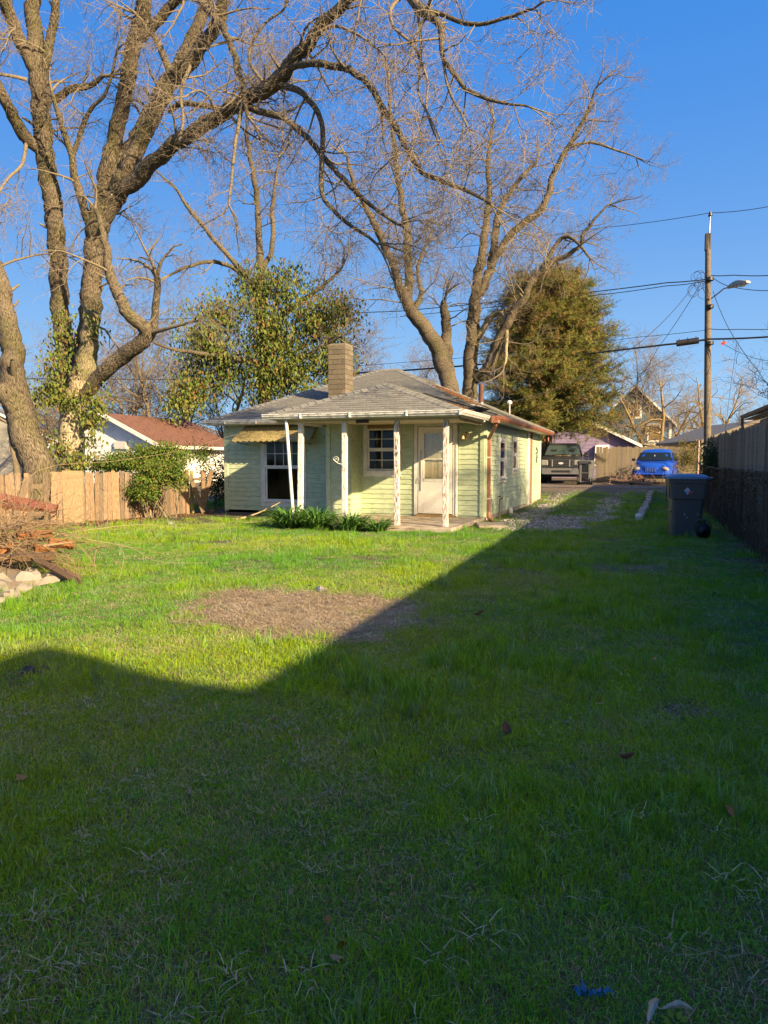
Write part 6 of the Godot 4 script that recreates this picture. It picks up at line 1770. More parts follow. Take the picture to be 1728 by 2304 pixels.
func make_cart(called: String, label: String, where: Vector3, turn: float, body_m: Material, lid_m: Material) -> Node3D:
	# front faces +z, wheels at the back (-z)
	var c := thing(called, label, "trash cart", where, turn, "wheeled trash carts")
	var mb := MB.new()
	mb.loft([ring4(Vector3(0, 0.02, 0.03), 0.50, 0.52, 0.07), ring4(Vector3(0, 0.06, 0.03), 0.52, 0.55, 0.07), ring4(Vector3(0, 0.66, 0.0), 0.57, 0.64, 0.07), ring4(Vector3(0, 0.665, 0.0), 0.61, 0.70, 0.07), ring4(Vector3(0, 0.93, 0.0), 0.63, 0.74, 0.07)])
	var body := part(c, "body", mb.done(), body_m)
	mb = MB.new()
	mb.loft([ring4(Vector3(0, 0.93, 0.0), 0.66, 0.78, 0.07), ring4(Vector3(0, 1.0, 0.0), 0.67, 0.79, 0.07)])
	part(body, "rim", mb.done(), body_m)
	for q: Array in [[-0.2, 0.32], [0.2, 0.32]]: pbox(body, "rib", Vector3(q[0], 0.80, 0.0), Vector3(0.02, 0.24, 0.755), body_m, 0.004)
	pbox(body, "grab_bar", Vector3(0, 0.45, 0.32), Vector3(0.44, 0.035, 0.03), M.black, 0.01)
	mb = MB.new()
	mb.loft([ring4(Vector3(0, 1.002, 0.02), 0.70, 0.84, 0.08), ring4(Vector3(0, 1.035, 0.02), 0.69, 0.83, 0.08), ring4(Vector3(0, 1.075, 0.0), 0.52, 0.60, 0.1), ring4(Vector3(0, 1.085, 0.0), 0.3, 0.34, 0.1)])
	var lid := part(c, "lid", mb.done(), lid_m)
	pbox(lid, "lid_lip", Vector3(0, 1.02, 0.45), Vector3(0.42, 0.03, 0.06), lid_m, 0.01)
	part(c, "handle", tubem([Vector3(-0.27, 0.97, -0.38), Vector3(-0.27, 1.01, -0.47), Vector3(0.27, 1.01, -0.47), Vector3(0.27, 0.97, -0.38)], 0.018, 7), M.black)
	for s: float in [-1.0, 1.0]:
		var w := part(c, "wheel", tubem([Vector3(s * 0.235, 0.14, -0.30), Vector3(s * 0.325, 0.14, -0.30)], 0.14, 18), M.rubber)
		part(w, "hub", tubem([Vector3(s * 0.32, 0.14, -0.30), Vector3(s * 0.333, 0.14, -0.30)], 0.085, 12), M.black)
		var arch := PackedVector3Array()
		var ar := PackedFloat32Array()
		for i in 9:
			var a := PI * (0.02 + 0.92 * i / 8.0)
			arch.append(Vector3(s * 0.27, 0.14 + sin(a) * 0.19, -0.28 + cos(a) * 0.19)); ar.append(0.016)
		var am := MB.new()
		am.tube(arch, ar, 5)
		part(body, "wheel_arch", am.done(), body_m)
	part(c, "axle", tubem([Vector3(-0.23, 0.14, -0.30), Vector3(0.23, 0.14, -0.30)], 0.012, 6), M.steel)
	return c

func sect(z: float, pts: Array) -> PackedVector3Array:                    # half outline (x, y) mirrored
	var o := PackedVector3Array()
	for q: Vector2 in pts: o.append(Vector3(q.x, q.y, z))
	for i in range(pts.size() - 1, -1, -1): o.append(Vector3(-pts[i].x, pts[i].y, z))
	return o

func wheel(c: Node3D, x: float, y: float, z: float, r: float, w: float, rim_m: Material) -> void:
	var s := signf(x)
	var t := part(c, "wheel", tubem([Vector3(x - s * w, y, z), Vector3(x - s * w * 0.9, y, z), Vector3(x, y, z)], r, 20), M.rubber)
	part(t, "rim", tubem([Vector3(x, y, z), Vector3(x + s * 0.012, y, z)], r * 0.62, 12), rim_m)

func build_street() -> void:
	var wm := mat(lin(0.012, 0.012, 0.013), 0.7)
	# pole
	var pb := Vector3(2.60, 0.33, -35.0)
	var p := thing("utility_pole", "weathered wooden utility pole with street lamp beside the alley", "utility pole", pb)
	var wood := mat(lin(0.20, 0.165, 0.12), 0.9, patches(512, 0.02, 95, [Color(0.4, 0.36, 0.3), Color(0.8, 0.76, 0.7), Color(1, 1, 1)], [0.3, 0.5, 0.75]), Vector3(5, 0.5, 5), T.bump, 0.6)
	var top := at(1593, 527, 31.6) - pb
	part(p, "shaft", tubem([Vector3(0, -0.1, 0), top * 0.33, top * 0.66, top], 0.165, 14, 0.115), wood)
	pbox(p, "top_sleeve", top - Vector3(0, 0.35, 0), Vector3(0.245, 0.75, 0.245), mat(lin(0.05, 0.045, 0.04), 0.8), 0.03)
	var pin := at(1598, 486, 31.6) - pb
	part(p, "insulator_pin", tubem([top + Vector3(0.05, -0.1, 0), pin], 0.03, 7), M.steel)
	part(p, "insulator", tubem([pin, pin + Vector3(0, 0.06, 0), pin + Vector3(0, 0.07, 0), pin + Vector3(0, 0.18, 0)], 0.10, 10, 0.05), mat(lin(0.05, 0.03, 0.025), 0.3))
	var a0 := at(1600, 672, 31.5) - pb
	var arm := part(p, "lamp_arm", tubem([a0, at(1612, 663, 31.3) - pb, at(1628, 650, 31.0) - pb, at(1645, 644, 30.7) - pb], 0.03, 8), M.steel)
	var head := MB.new()
	var h0 := at(1638, 647, 30.8) - pb
	var h1 := at(1684, 634, 29.9) - pb
	var rings := []
	for i in 9:
		var t := i / 8.0
		var c := h0.lerp(h1, t) + Vector3(0, 0.05 * sin(t * PI), 0)
		rings.append(ring4(c, 0.16 + 0.20 * sin(clampf(t * 1.25, 0, 1) * PI * 0.62) * (1.0 if t < 0.9 else 0.6), 0.10 + 0.13 * sin(t * PI), 0.04, (h1 - h0).normalized().cross(Vector3.UP).normalized(), Vector3.UP))
	head.sloft(rings)
	head.disc(rings[0], true)
	head.disc(rings[8])
	part(arm, "lamp_head", head.done(), mat(lin(0.30, 0.33, 0.34), 0.5))
	part(arm, "lamp_lens", blob(Vector3(0.16, 0.07, 0.12), 3, 0.05), mat(lin(0.5, 0.55, 0.55), 0.15), h0.lerp(h1, 0.68) - Vector3(0, 0.07, 0))
	for v: float in [628.0, 690.0, 772.0]: part(p, "clamp", tubem([at(1596, v, 31.5) - pb - Vector3(0, 0.07, 0), at(1596, v, 31.5) - pb + Vector3(0, 0.07, 0)], 0.18, 12), M.black)
	# splice box on the thick cable
	var s0 := at(1522, 773, 31.9)
	var s1 := at(1572, 766, 31.6)
	var sb := thing("splice_case", "long black splice case hanging on the thick cable", "cable box", s0.lerp(s1, 0.5))
	part(sb, "case", tubem([s0 - sb.position, s0.lerp(s1, 0.06) - sb.position, s0.lerp(s1, 0.94) - sb.position, s1 - sb.position], 0.14, 8), M.dark)
	for t: float in [0.12, 0.5, 0.88]: part(sb, "bracket", tubem([s0.lerp(s1, t) - sb.position, s0.lerp(s1, t) - sb.position + Vector3(0, 0.2, 0)], 0.02, 5), M.black)
	var tag_ := thing("warning_tag", "small orange marker tag on the wires past the pole", "marker", at(1628, 772, 31.4))
	pbox(tag_, "tag", Vector3.ZERO, Vector3(0.2, 0.13, 0.02), mat(lin(0.6, 0.09, 0.05), 0.6), 0.0, Basis(Vector3.BACK, 0.5))
	pbox(tag_, "strap", Vector3(0, 0.12, 0), Vector3(0.02, 0.2, 0.02), M.black)
	wire("cable", "thick black communication cable running past the roof to the pole", [at(1594, 763, 31.5), at(1500, 775, 32.4), at(1143, 814, 36.0), at(898, 834, 38.5), at(500, 853, 44.0), at(250, 853, 50.0), at(-150, 850, 60.0)], 0.045, 0.02, wm)
	wire("cable", "thick cable leaving the pole beyond the lamp", [at(1594, 763, 31.5), at(1728, 758, 30.0), at(1950, 745, 28.0)], 0.04, 0.02, wm)
	wire("cable", "second thin cable just above the thick one", [at(1594, 742, 31.5), at(1440, 758, 33.0), at(1100, 800, 37.0), at(600, 838, 44.0)], 0.012, 0.02, wm)
	wire("cable", "thin strand over the orange marker tag", [at(1594, 740, 31.5), at(1660, 741, 30.6), at(1800, 739, 29.0)], 0.016, 0.02, wm)
	wire("power_line", "high single power wire through the top insulator", [at(1000, 560, 40.0), at(1350, 513, 35.0), at(1598, 479, 31.6), at(1728, 465, 30.0), at(1950, 440, 28.0)], 0.014, 0.05, wm)
	wire("power_line", "twisted power wire to the left of the lamp", [at(1594, 628, 31.5), at(1500, 636, 32.6), at(1300, 660, 35.0), at(900, 700, 41.0), at(300, 720, 54.0)], 0.024, 0.02, wm)
	wire("power_line", "lower twisted power wire to the left of the lamp", [at(1594, 631, 31.5), at(1500, 643, 32.6), at(1300, 668, 35.0), at(900, 712, 41.0)], 0.018, 0.04, wm)
	wire("power_line", "power wire behind the lamp head", [at(1600, 620, 31.5), at(1650, 619, 30.9), at(1728, 620, 30.0), at(1900, 618, 28.5)], 0.02, 0.02, wm)
	wire("power_line", "slack power wire crossing under the lamp head", [at(1600, 622, 31.5), at(1640, 644, 31.1), at(1728, 654, 30.0), at(1900, 650, 28.5)], 0.016, 0.05, wm)
	wire("service_drop", "service wire falling to the green house roof", [at(1568, 634, 31.8), at(1418, 786, 30.0), Vector3(-4.2, 3.28, -23.2)], 0.013, 0.25, wm)
	wire("service_drop", "service wire falling towards the blue house", [at(1575, 640, 31.8), at(1479, 785, 38.0), at(1440, 850, 46.0)], 0.013, 0.1, wm)
	wire("service_drop", "service wire falling to the long tan house", [at(1604, 655, 31.5), at(1640, 740, 30.0), at(1706, 835, 27.0), at(1760, 900, 25.0)], 0.013, 0.08, wm)
	wire("guy_wire", "thin guy wire from the marker tag to the ground", [at(1659, 765, 31.0), at(1645, 860, 31.0), at(1628, 1000, 31.0)], 0.008, 0.0, wm)
	wire("service_drop", "short slack wire from the marker tag to the shrub", [at(1625, 772, 31.4), at(1700, 807, 30.0), at(1780, 812, 29.0)], 0.01, 0.05, wm)
	# slack loops at the pole
	var lp := MB.new()
	var rng := RandomNumberGenerator.new()
	rng.seed = 6
	for k in 7:
		var c := at(1570 + rng.randf_range(-14, 16), 635 + rng.randf_range(-14, 26), 31.4)
		var pts := PackedVector3Array()
		var rad := PackedFloat32Array()
		for i in 15:
			var a := TAU * i / 14.0
			pts.append(c + Vector3(cos(a) * rng.randf_range(0.18, 0.24), sin(a) * rng.randf_range(0.22, 0.3), 0.06 * sin(a * 2.0))); rad.append(0.009)
		lp.tube(pts, rad, 4)
	for k in 5:
		lp.tube(PackedVector3Array([at(1570 + k * 5, 632, 31.5), at(1573 + k * 5, 645 + k * 4, 31.4), at(1590, 640 + k * 14, 31.4)]), PackedFloat32Array([0.009, 0.009, 0.009]), 4)
	meta(part(self, "wire_loops", lp.done(), wm), "tangle of slack wire loops beside the pole", "wire", "overhead wires")
	# carts
	var cart_m := mat(lin(0.052, 0.055, 0.058), 0.55, T.soft, Vector3(2, 2, 2), T.bump, 0.08)
	var c1 := make_cart("trash_cart", "grey trash cart with blue lid standing in the shaded grass", Vector3(0.70, gy(0.7, -14.0) - 0.01, -14.05), -1.47, cart_m, mat(lin(0.06, 0.13, 0.27), 0.4, T.soft, Vector3(2, 2, 2)))
	c1.scale = Vector3(0.95, 1.07, 0.86)
	# sticker on its side (the side facing the viewer is local +x or -x)
	var logo := MB.new()
	logo.quad(Vector3(-0.07, 0, 0), Vector3(-0.005, 0.065, 0), Vector3(0.06, 0.0, 0), Vector3(-0.005, -0.062, 0))
	var sx := 0.316
	var lb := Basis(Vector3.UP, PI / 2)
	part(c1, "sticker", logo.done(), mat(lin(0.42, 0.44, 0.50), 0.5), Vector3(sx + 0.003, 0.80, 0.03), lb)
	var l2 := MB.new()
	l2.quad(Vector3(-0.07, 0, 0), Vector3(-0.012, 0.012, 0), Vector3(-0.005, -0.062, 0), Vector3(-0.04, -0.03, 0))
	l2.quad(Vector3(-0.005, 0.012, 0), Vector3(0.05, 0.012, 0), Vector3(0.055, 0.0, 0), Vector3(-0.005, 0.0, 0))
	part(c1, "sticker", l2.done(), mat(lin(0.10, 0.20, 0.42), 0.5), Vector3(sx + 0.006, 0.80, 0.03), lb)
	var l3 := MB.new()
	for q: Array in [[0.015, -0.028, 0.012, 0.05], [0.04, -0.008, 0.03, 0.010], [0.04, -0.028, 0.022, 0.009], [0.04, -0.05, 0.03, 0.010], [0.075, -0.025, 0.010, 0.04], [0.09, -0.02, 0.010, 0.035], [-0.02, 0.045, 0.03, 0.012]]:
		l3.box(Vector3(q[0], q[1], 0), Vector3(q[2], q[3], 0.002))
	part(c1, "sticker", l3.done(), mat(lin(0.42, 0.10, 0.09), 0.5), Vector3(sx + 0.009, 0.80, 0.03), lb)
	var sc := MB.new()
	for q: Array in [[-0.05, 0.42, 0.012, 0.07, 0.3], [-0.04, 0.46, 0.006, 0.05, -0.2], [0.0, 0.36, 0.04, 0.008, 0.5], [0.02, 0.5, 0.005, 0.06, 0.1], [0.21, 0.44, 0.008, 0.05, -0.5], [0.23, 0.41, 0.03, 0.007, -0.4]]:
		sc.box(Vector3(q[0], q[1], 0), Vector3(q[2], q[3], 0.002), Basis(Vector3.BACK, q[4]))
	part(c1, "scratch_marks", sc.done(), mat(lin(0.34, 0.36, 0.40), 0.7), Vector3(0.298, 0, 0.02), lb * Basis(Vector3.RIGHT, -0.055))
	var c2 := make_cart("trash_cart", "dark grey trash cart with its hollow back turned, beside the pickup", Vector3(-2.5, gy(-2.5, -31.0), -32.9), PI - 0.1, mat(lin(0.10, 0.10, 0.10), 0.55), mat(lin(0.11, 0.11, 0.11), 0.5))
	pbox(c2, "back_recess", Vector3(0, 0.58, -0.36), Vector3(0.3, 0.62, 0.02), M.dark)
	pbox(c2, "catch_bar", Vector3(0, 0.52, -0.37), Vector3(0.3, 0.05, 0.03), mat(lin(0.10, 0.10, 0.10), 0.55), 0.01)
	for s: float in [-1, 1]: pbox(c2, "back_rail", Vector3(s * 0.19, 0.5, -0.36), Vector3(0.09, 0.8, 0.05), mat(lin(0.12, 0.12, 0.12), 0.55), 0.015)
	# pickup truck, nose towards the alley
	var tb := Vector3(-3.75, 0.36, -34.2)
	var t := thing("pickup_truck", "dusty dark grey pickup truck parked nose to the alley", "pickup truck", tb, 0.06)
	var paint := mat(lin(0.03, 0.031, 0.032), 0.42, T.soft, Vector3(1, 1, 1))
	var mb := MB.new()
	var lower := func(z: float, w: float, y0: float, y1: float) -> PackedVector3Array:
		return sect(z, [Vector2(w - 0.08, y0), Vector2(w, y0 + 0.1), Vector2(w, y1 - 0.22), Vector2(w - 0.06, y1 - 0.05), Vector2(w - 0.28, y1)])
	mb.loft([lower.call(0.0, 0.93, 0.62, 1.08), lower.call(-0.12, 0.97, 0.58, 1.13), lower.call(-0.5, 0.99, 0.55, 1.18), lower.call(-1.35, 1.0, 0.5, 1.25), lower.call(-1.6, 1.0, 0.45, 1.27), lower.call(-3.3, 1.0, 0.45, 1.3), lower.call(-5.3, 0.99, 0.55, 1.3)])
	var body := part(t, "body", mb.done(), paint)
	var cab := func(z: float, w: float, w2: float, y1: float) -> PackedVector3Array:
		return sect(z, [Vector2(w, 1.2), Vector2(w - 0.02, 1.3), Vector2(w2, y1 - 0.09), Vector2(w2 - 0.1, y1)])
	mb = MB.new()
	mb.loft([cab.call(-1.38, 0.93, 0.90, 1.32), cab.call(-2.02, 0.95, 0.76, 1.86), cab.call(-2.3, 0.95, 0.78, 1.92), cab.call(-3.1, 0.95, 0.78, 1.92), cab.call(-3.35, 0.95, 0.82, 1.80)])
	part(t, "cab", mb.done(), paint)
	var wsm := MB.new()
	wsm.quad(Vector3(-0.84, 1.335, -1.345), Vector3(-0.70, 1.80, -1.925), Vector3(0.70, 1.80, -1.925), Vector3(0.84, 1.335, -1.345))
	var wind := part(t, "windshield", wsm.done(), mat(lin(0.05, 0.075, 0.075), 0.08))
	pbox(wind, "wiper", Vector3(-0.2, 1.35, -1.33), Vector3(0.8, 0.012, 0.02), M.black, 0.0, Basis(Vector3.BACK, 0.05))
	for s: float in [-1, 1]:
		pbox(wind, "seat_back", Vector3(s * 0.42, 1.55, -1.60), Vector3(0.28, 0.16, 0.01), M.black, 0.0, Basis(Vector3.RIGHT, -0.9))
	pbox(t, "grille", Vector3(0, 0.93, -0.005), Vector3(1.12, 0.36, 0.05), mat(lin(0.05, 0.05, 0.052), 0.5), 0.02)
	var gr: Node = t.get_child(t.get_child_count() - 1)
	for k in 2:
		for s: float in [-1, 1]: pass
	for y: float in [0.98, 0.88]:
		pbox(gr, "grille_opening", Vector3(0, y - 0.93, 0.026), Vector3(0.72, 0.07, 0.006), M.dark)
	for y: float in [1.06, 0.80]: pbox(gr, "grille_opening", Vector3(0, y - 0.93, 0.026), Vector3(0.72, 0.05, 0.006), M.dark)
	for s: float in [-1, 1]:
		pbox(gr, "grille_opening", Vector3(s * 0.485, 0, 0.026), Vector3(0.1, 0.28, 0.006), M.dark)
		pbox(gr, "grille_bar", Vector3(s * 0.395, 0, 0.03), Vector3(0.05, 0.32, 0.02), mat(lin(0.22, 0.22, 0.22), 0.4), 0.006)
		pbox(t, "headlight", Vector3(s * 0.75, 0.95, -0.02), Vector3(0.34, 0.27, 0.1), mat(lin(0.25, 0.24, 0.2), 0.15), 0.04)
		part(t, "mirror", boxm(Vector3(0.2, 0.24, 0.12), 0.03), M.black, Vector3(s * 1.12, 1.36, -1.75))
		wheel(t, s * 0.98, 0.37, -0.95, 0.38, 0.26, M.steel)
		wheel(t, s * 0.98, 0.37, -4.3, 0.38, 0.26, M.steel)
	var emblem := PackedVector3Array()
	for i in 16: emblem.append(Vector3(cos(TAU * i / 16.0) * 0.12, 0.93 + sin(TAU * i / 16.0) * 0.05, 0.055))
	mb = MB.new()
	mb.disc(emblem)
	part(gr, "badge", mb.done(), mat(lin(0.5, 0.5, 0.5), 0.3), Vector3(0, -0.93, 0.0))
	mb = MB.new()
	mb.loft([sect(0.10, [Vector2(0.80, 0.42), Vector2(0.86, 0.46), Vector2(0.86, 0.66), Vector2(0.80, 0.68)]), sect(0.02, [Vector2(0.94, 0.40), Vector2(1.0, 0.44), Vector2(1.0, 0.68), Vector2(0.94, 0.70)]), sect(-0.3, [Vector2(0.94, 0.42), Vector2(1.0, 0.46), Vector2(1.0, 0.66), Vector2(0.94, 0.68)])])
	var bump := part(t, "bumper", mb.done(), mat(lin(0.15, 0.15, 0.15), 0.45, T.soft, Vector3(2, 2, 2)))
	pbox(bump, "air_slot", Vector3(0, 0.55, 0.102), Vector3(0.84, 0.10, 0.01), M.dark)
	pbox(t, "valance", Vector3(0, 0.36, -0.1), Vector3(1.5, 0.14, 0.1), M.dark, 0.02)
	var debris := MB.new()
	for i in 40: debris.box(Vector3(rng.randfn() * 0.35, 1.285 + rng.randf() * 0.02, -1.2 + rng.randfn() * 0.06), Vector3(0.12, 0.008, 0.012), Basis(Vector3.UP, rng.randf() * 3.0))
	part(body, "needle_litter", debris.done(), mat(lin(0.38, 0.26, 0.12), 0.9)).set_meta("kind", "stuff")
	# small blue car
	var cb := Vector3(0.2, 0.36, -33.7)
	var car := thing("blue_car", "small bright blue retro hatchback facing the alley", "car", cb, -0.12)
	var blue := mat(lin(0.008, 0.06, 0.42), 0.25)
	blue.clearcoat_enabled = true
	blue.clearcoat = 0.5
	mb = MB.new()
	var hood := func(z: float, w: float, y0: float, y1: float, k: float) -> PackedVector3Array:     # narrow hood between full fenders
		return sect(z, [Vector2(w - 0.14, y0), Vector2(w - 0.03, y0 + 0.05), Vector2(w, y0 + 0.16), Vector2(w, y0 + 0.34), Vector2(w - 0.05, y0 + 0.43), Vector2(w - 0.14, y0 + 0.47), Vector2(w * k + 0.05, y1 - 0.13), Vector2(w * k, y1 - 0.06), Vector2(w * k - 0.10, y1 - 0.01), Vector2(0.12, y1 + 0.015)])
	rings = [hood.call(0.02, 0.60, 0.40, 0.74, 0.50), hood.call(-0.03, 0.72, 0.34, 0.79, 0.52), hood.call(-0.14, 0.80, 0.30, 0.84, 0.55), hood.call(-0.45, 0.85, 0.26, 0.91, 0.60), hood.call(-0.8, 0.86, 0.24, 0.97, 0.70), hood.call(-1.1, 0.86, 0.24, 1.01, 0.84), hood.call(-1.35, 0.86, 0.24, 1.04, 0.93), hood.call(-3.4, 0.86, 0.28, 1.06, 0.93), hood.call(-3.8, 0.80, 0.34, 1.02, 0.9), hood.call(-3.95, 0.66, 0.42, 0.94, 0.86)]
	mb.sloft(rings)
	mb.disc(rings[0], true)
	mb.disc(rings[9])
	part(car, "body", mb.done(), blue)
	var top2 := func(z: float, w: float, w2: float, y1: float) -> PackedVector3Array:
		return sect(z, [Vector2(w, 0.96), Vector2(w - 0.01, 1.06), Vector2(lerpf(w, w2, 0.7), lerpf(1.06, y1, 0.6)), Vector2(w2, y1 - 0.10), Vector2(w2 - 0.06, y1 - 0.035), Vector2(w2 - 0.22, y1), Vector2(0.1, y1 + 0.02)])
	mb = MB.new()
	rings = [top2.call(-1.20, 0.79, 0.77, 1.09), top2.call(-1.50, 0.80, 0.71, 1.33), top2.call(-1.80, 0.80, 0.65, 1.51), top2.call(-2.1, 0.80, 0.64, 1.575), top2.call(-2.6, 0.80, 0.64, 1.59), top2.call(-3.3, 0.79, 0.62, 1.55), top2.call(-3.75, 0.74, 0.55, 1.35), top2.call(-3.9, 0.68, 0.6, 1.1)]
	mb.sloft(rings)
	mb.disc(rings[0], true)
	mb.disc(rings[7])
	part(car, "cabin", mb.done(), blue)
	var wglass := mat(lin(0.012, 0.02, 0.03), 0.1)
	wglass.metallic_specular = 0.25
	wsm = MB.new()
	for k in 6:
		var e0 := -1.0 + k / 3.0
		var e1 := -1.0 + (k + 1) / 3.0
		wsm.quad(Vector3(e0 * 0.735, 1.075, -1.12 - 0.09 * e0 * e0), Vector3(e0 * 0.635, 1.43, -1.60 - 0.07 * e0 * e0), Vector3(e1 * 0.635, 1.43, -1.60 - 0.07 * e1 * e1), Vector3(e1 * 0.735, 1.075, -1.12 - 0.09 * e1 * e1))
	wind = part(car, "windshield", wsm.done(), wglass)
	pbox(wind, "mirror_tag", Vector3(0, 1.28, -1.36), Vector3(0.025, 0.10, 0.01), M.white, 0.0, Basis(Vector3.RIGHT, -0.9))
	for s: float in [-1, 1]:
		wsm = MB.new()
		wsm.quad(Vector3(s * 0.805, 1.08, -1.5), Vector3(s * 0.70, 1.42, -1.95), Vector3(s * 0.70, 1.44, -3.2), Vector3(s * 0.80, 1.1, -3.35))
		part(car, "side_window", wsm.done(), wglass)
	pbox(car, "grille", Vector3(0, 0.65, -0.01), Vector3(0.50, 0.24, 0.1), mat(lin(0.006, 0.035, 0.26), 0.3), 0.045)
	gr = car.get_child(car.get_child_count() - 1)
	for i in 7: pbox(gr, "grille_bar", Vector3((i - 3) * 0.068, 0, 0.052), Vector3(0.018, 0.21, 0.012), mat(lin(0.10, 0.18, 0.5), 0.3), 0.004)
	pbox(car, "bumper", Vector3(0, 0.45, 0.03), Vector3(1.36, 0.11, 0.14), blue, 0.05)
	pbox(car, "lower_grille", Vector3(0, 0.335, 0.0), Vector3(1.0, 0.09, 0.1), M.dark, 0.02)
	for s: float in [-1, 1]:
		part(car, "headlight", blob(Vector3(0.16, 0.095, 0.10), 2, 0.02, 8, 12), mat(lin(0.32, 0.29, 0.22), 0.12), Vector3(s * 0.59, 0.69, -0.03), Basis(Vector3.BACK, -s * 0.3))
		part(car, "mirror", boxm(Vector3(0.16, 0.13, 0.1), 0.03), M.black, Vector3(s * 0.93, 1.1, -1.45))
		wheel(car, s * 0.87, 0.31, -0.75, 0.31, 0.2, M.steel)
		wheel(car, s * 0.87, 0.31, -3.2, 0.31, 0.2, M.steel)
	# red gas can and lamp post bits beside the pickup
	var red := thing("red_drum", "red plastic barrel on a stump beside the pickup", "barrel", Vector3(-5.3, 0.36, -34.6))
	part(red, "drum", tubem([Vector3(0, 0.98, 0), Vector3(0, 1.02, 0), Vector3(0, 1.4, 0), Vector3(0, 1.44, 0)], 0.2, 12), mat(lin(0.55, 0.04, 0.025), 0.4))
	part(red, "stump", tubem([Vector3(0, 0, 0), Vector3(0, 0.99, 0)], 0.15, 9), M.picket[3])

# ---------------------------------------------------------------- small things in the yard
func plank(called: String, label: String, a: Vector3, b: Vector3, w: float, t: float, m: Material, roll := 0.0, category := "board") -> void:
	var n := thing(called, label, category, (a + b) * 0.5)
	var d := (b - a).normalized()
	var x := d.cross(Vector3.UP).normalized().rotated(d, roll)
	var y := x.cross(d)
	var prof := PackedVector2Array([Vector2(-w / 2, -t / 2 + 0.004), Vector2(-w / 2 + 0.004, -t / 2), Vector2(w / 2 - 0.004, -t / 2), Vector2(w / 2, -t / 2 + 0.004), Vector2(w / 2, t / 2 - 0.004), Vector2(w / 2 - 0.004, t / 2), Vector2(-w / 2 + 0.004, t / 2), Vector2(-w / 2, t / 2 - 0.004)])
	var h := (b - a) * 0.5
	part(n, "plank", prism(prof, -h, h * 0.999, x, y), m)

func stick(called: String, label: String, pts: Array, r: float, m: Material, category := "stick", group := "") -> void:
	var p := PackedVector3Array(pts)
	var rad := PackedFloat32Array()
	for i in p.size(): rad.append(lerpf(r, r * 0.35, float(i) / (p.size() - 1)))
	var s := smooth_line(p, rad, 4, 0.01)
	var base: Vector3 = pts[0]
	var n := thing(called, label, category, base, 0.0, group)
	var mb := MB.new()
	mb.tube(s[0], s[1], 6)
	part(n, "stem", mb.done(), m, -base)

func curled_leaf(l: float, w: float, curl: float, seed_: int) -> ArrayMesh:
	var mb := MB.new()
	var f := func(i: int, j: int) -> Vector3:
		var t := i / 9.0
		var a := (j / 4.0 - 0.5) * 2.0
		var hw := w * sin(pow(t, 0.8) * PI) * (1.0 + 0.18 * sin(i * 2.1 + seed_))
		return Vector3(l * (t - 0.5), curl * l * (a * a * 0.5 * sin(t * PI) + 0.3 * sin(t * 4.0 + seed_) + 0.5 * t * t), hw * a * (1.0 - curl * 0.4))
	for i in 9:
		for j in 4: mb.quad(f.call(i, j), f.call(i + 1, j), f.call(i + 1, j + 1), f.call(i, j + 1))
	mb.tube(PackedVector3Array([f.call(0, 2) - Vector3(l * 0.25, 0, 0), f.call(0, 2), f.call(5, 2)]), PackedFloat32Array([0.0012, 0.0012, 0.0006]), 4)
	return mb.done()

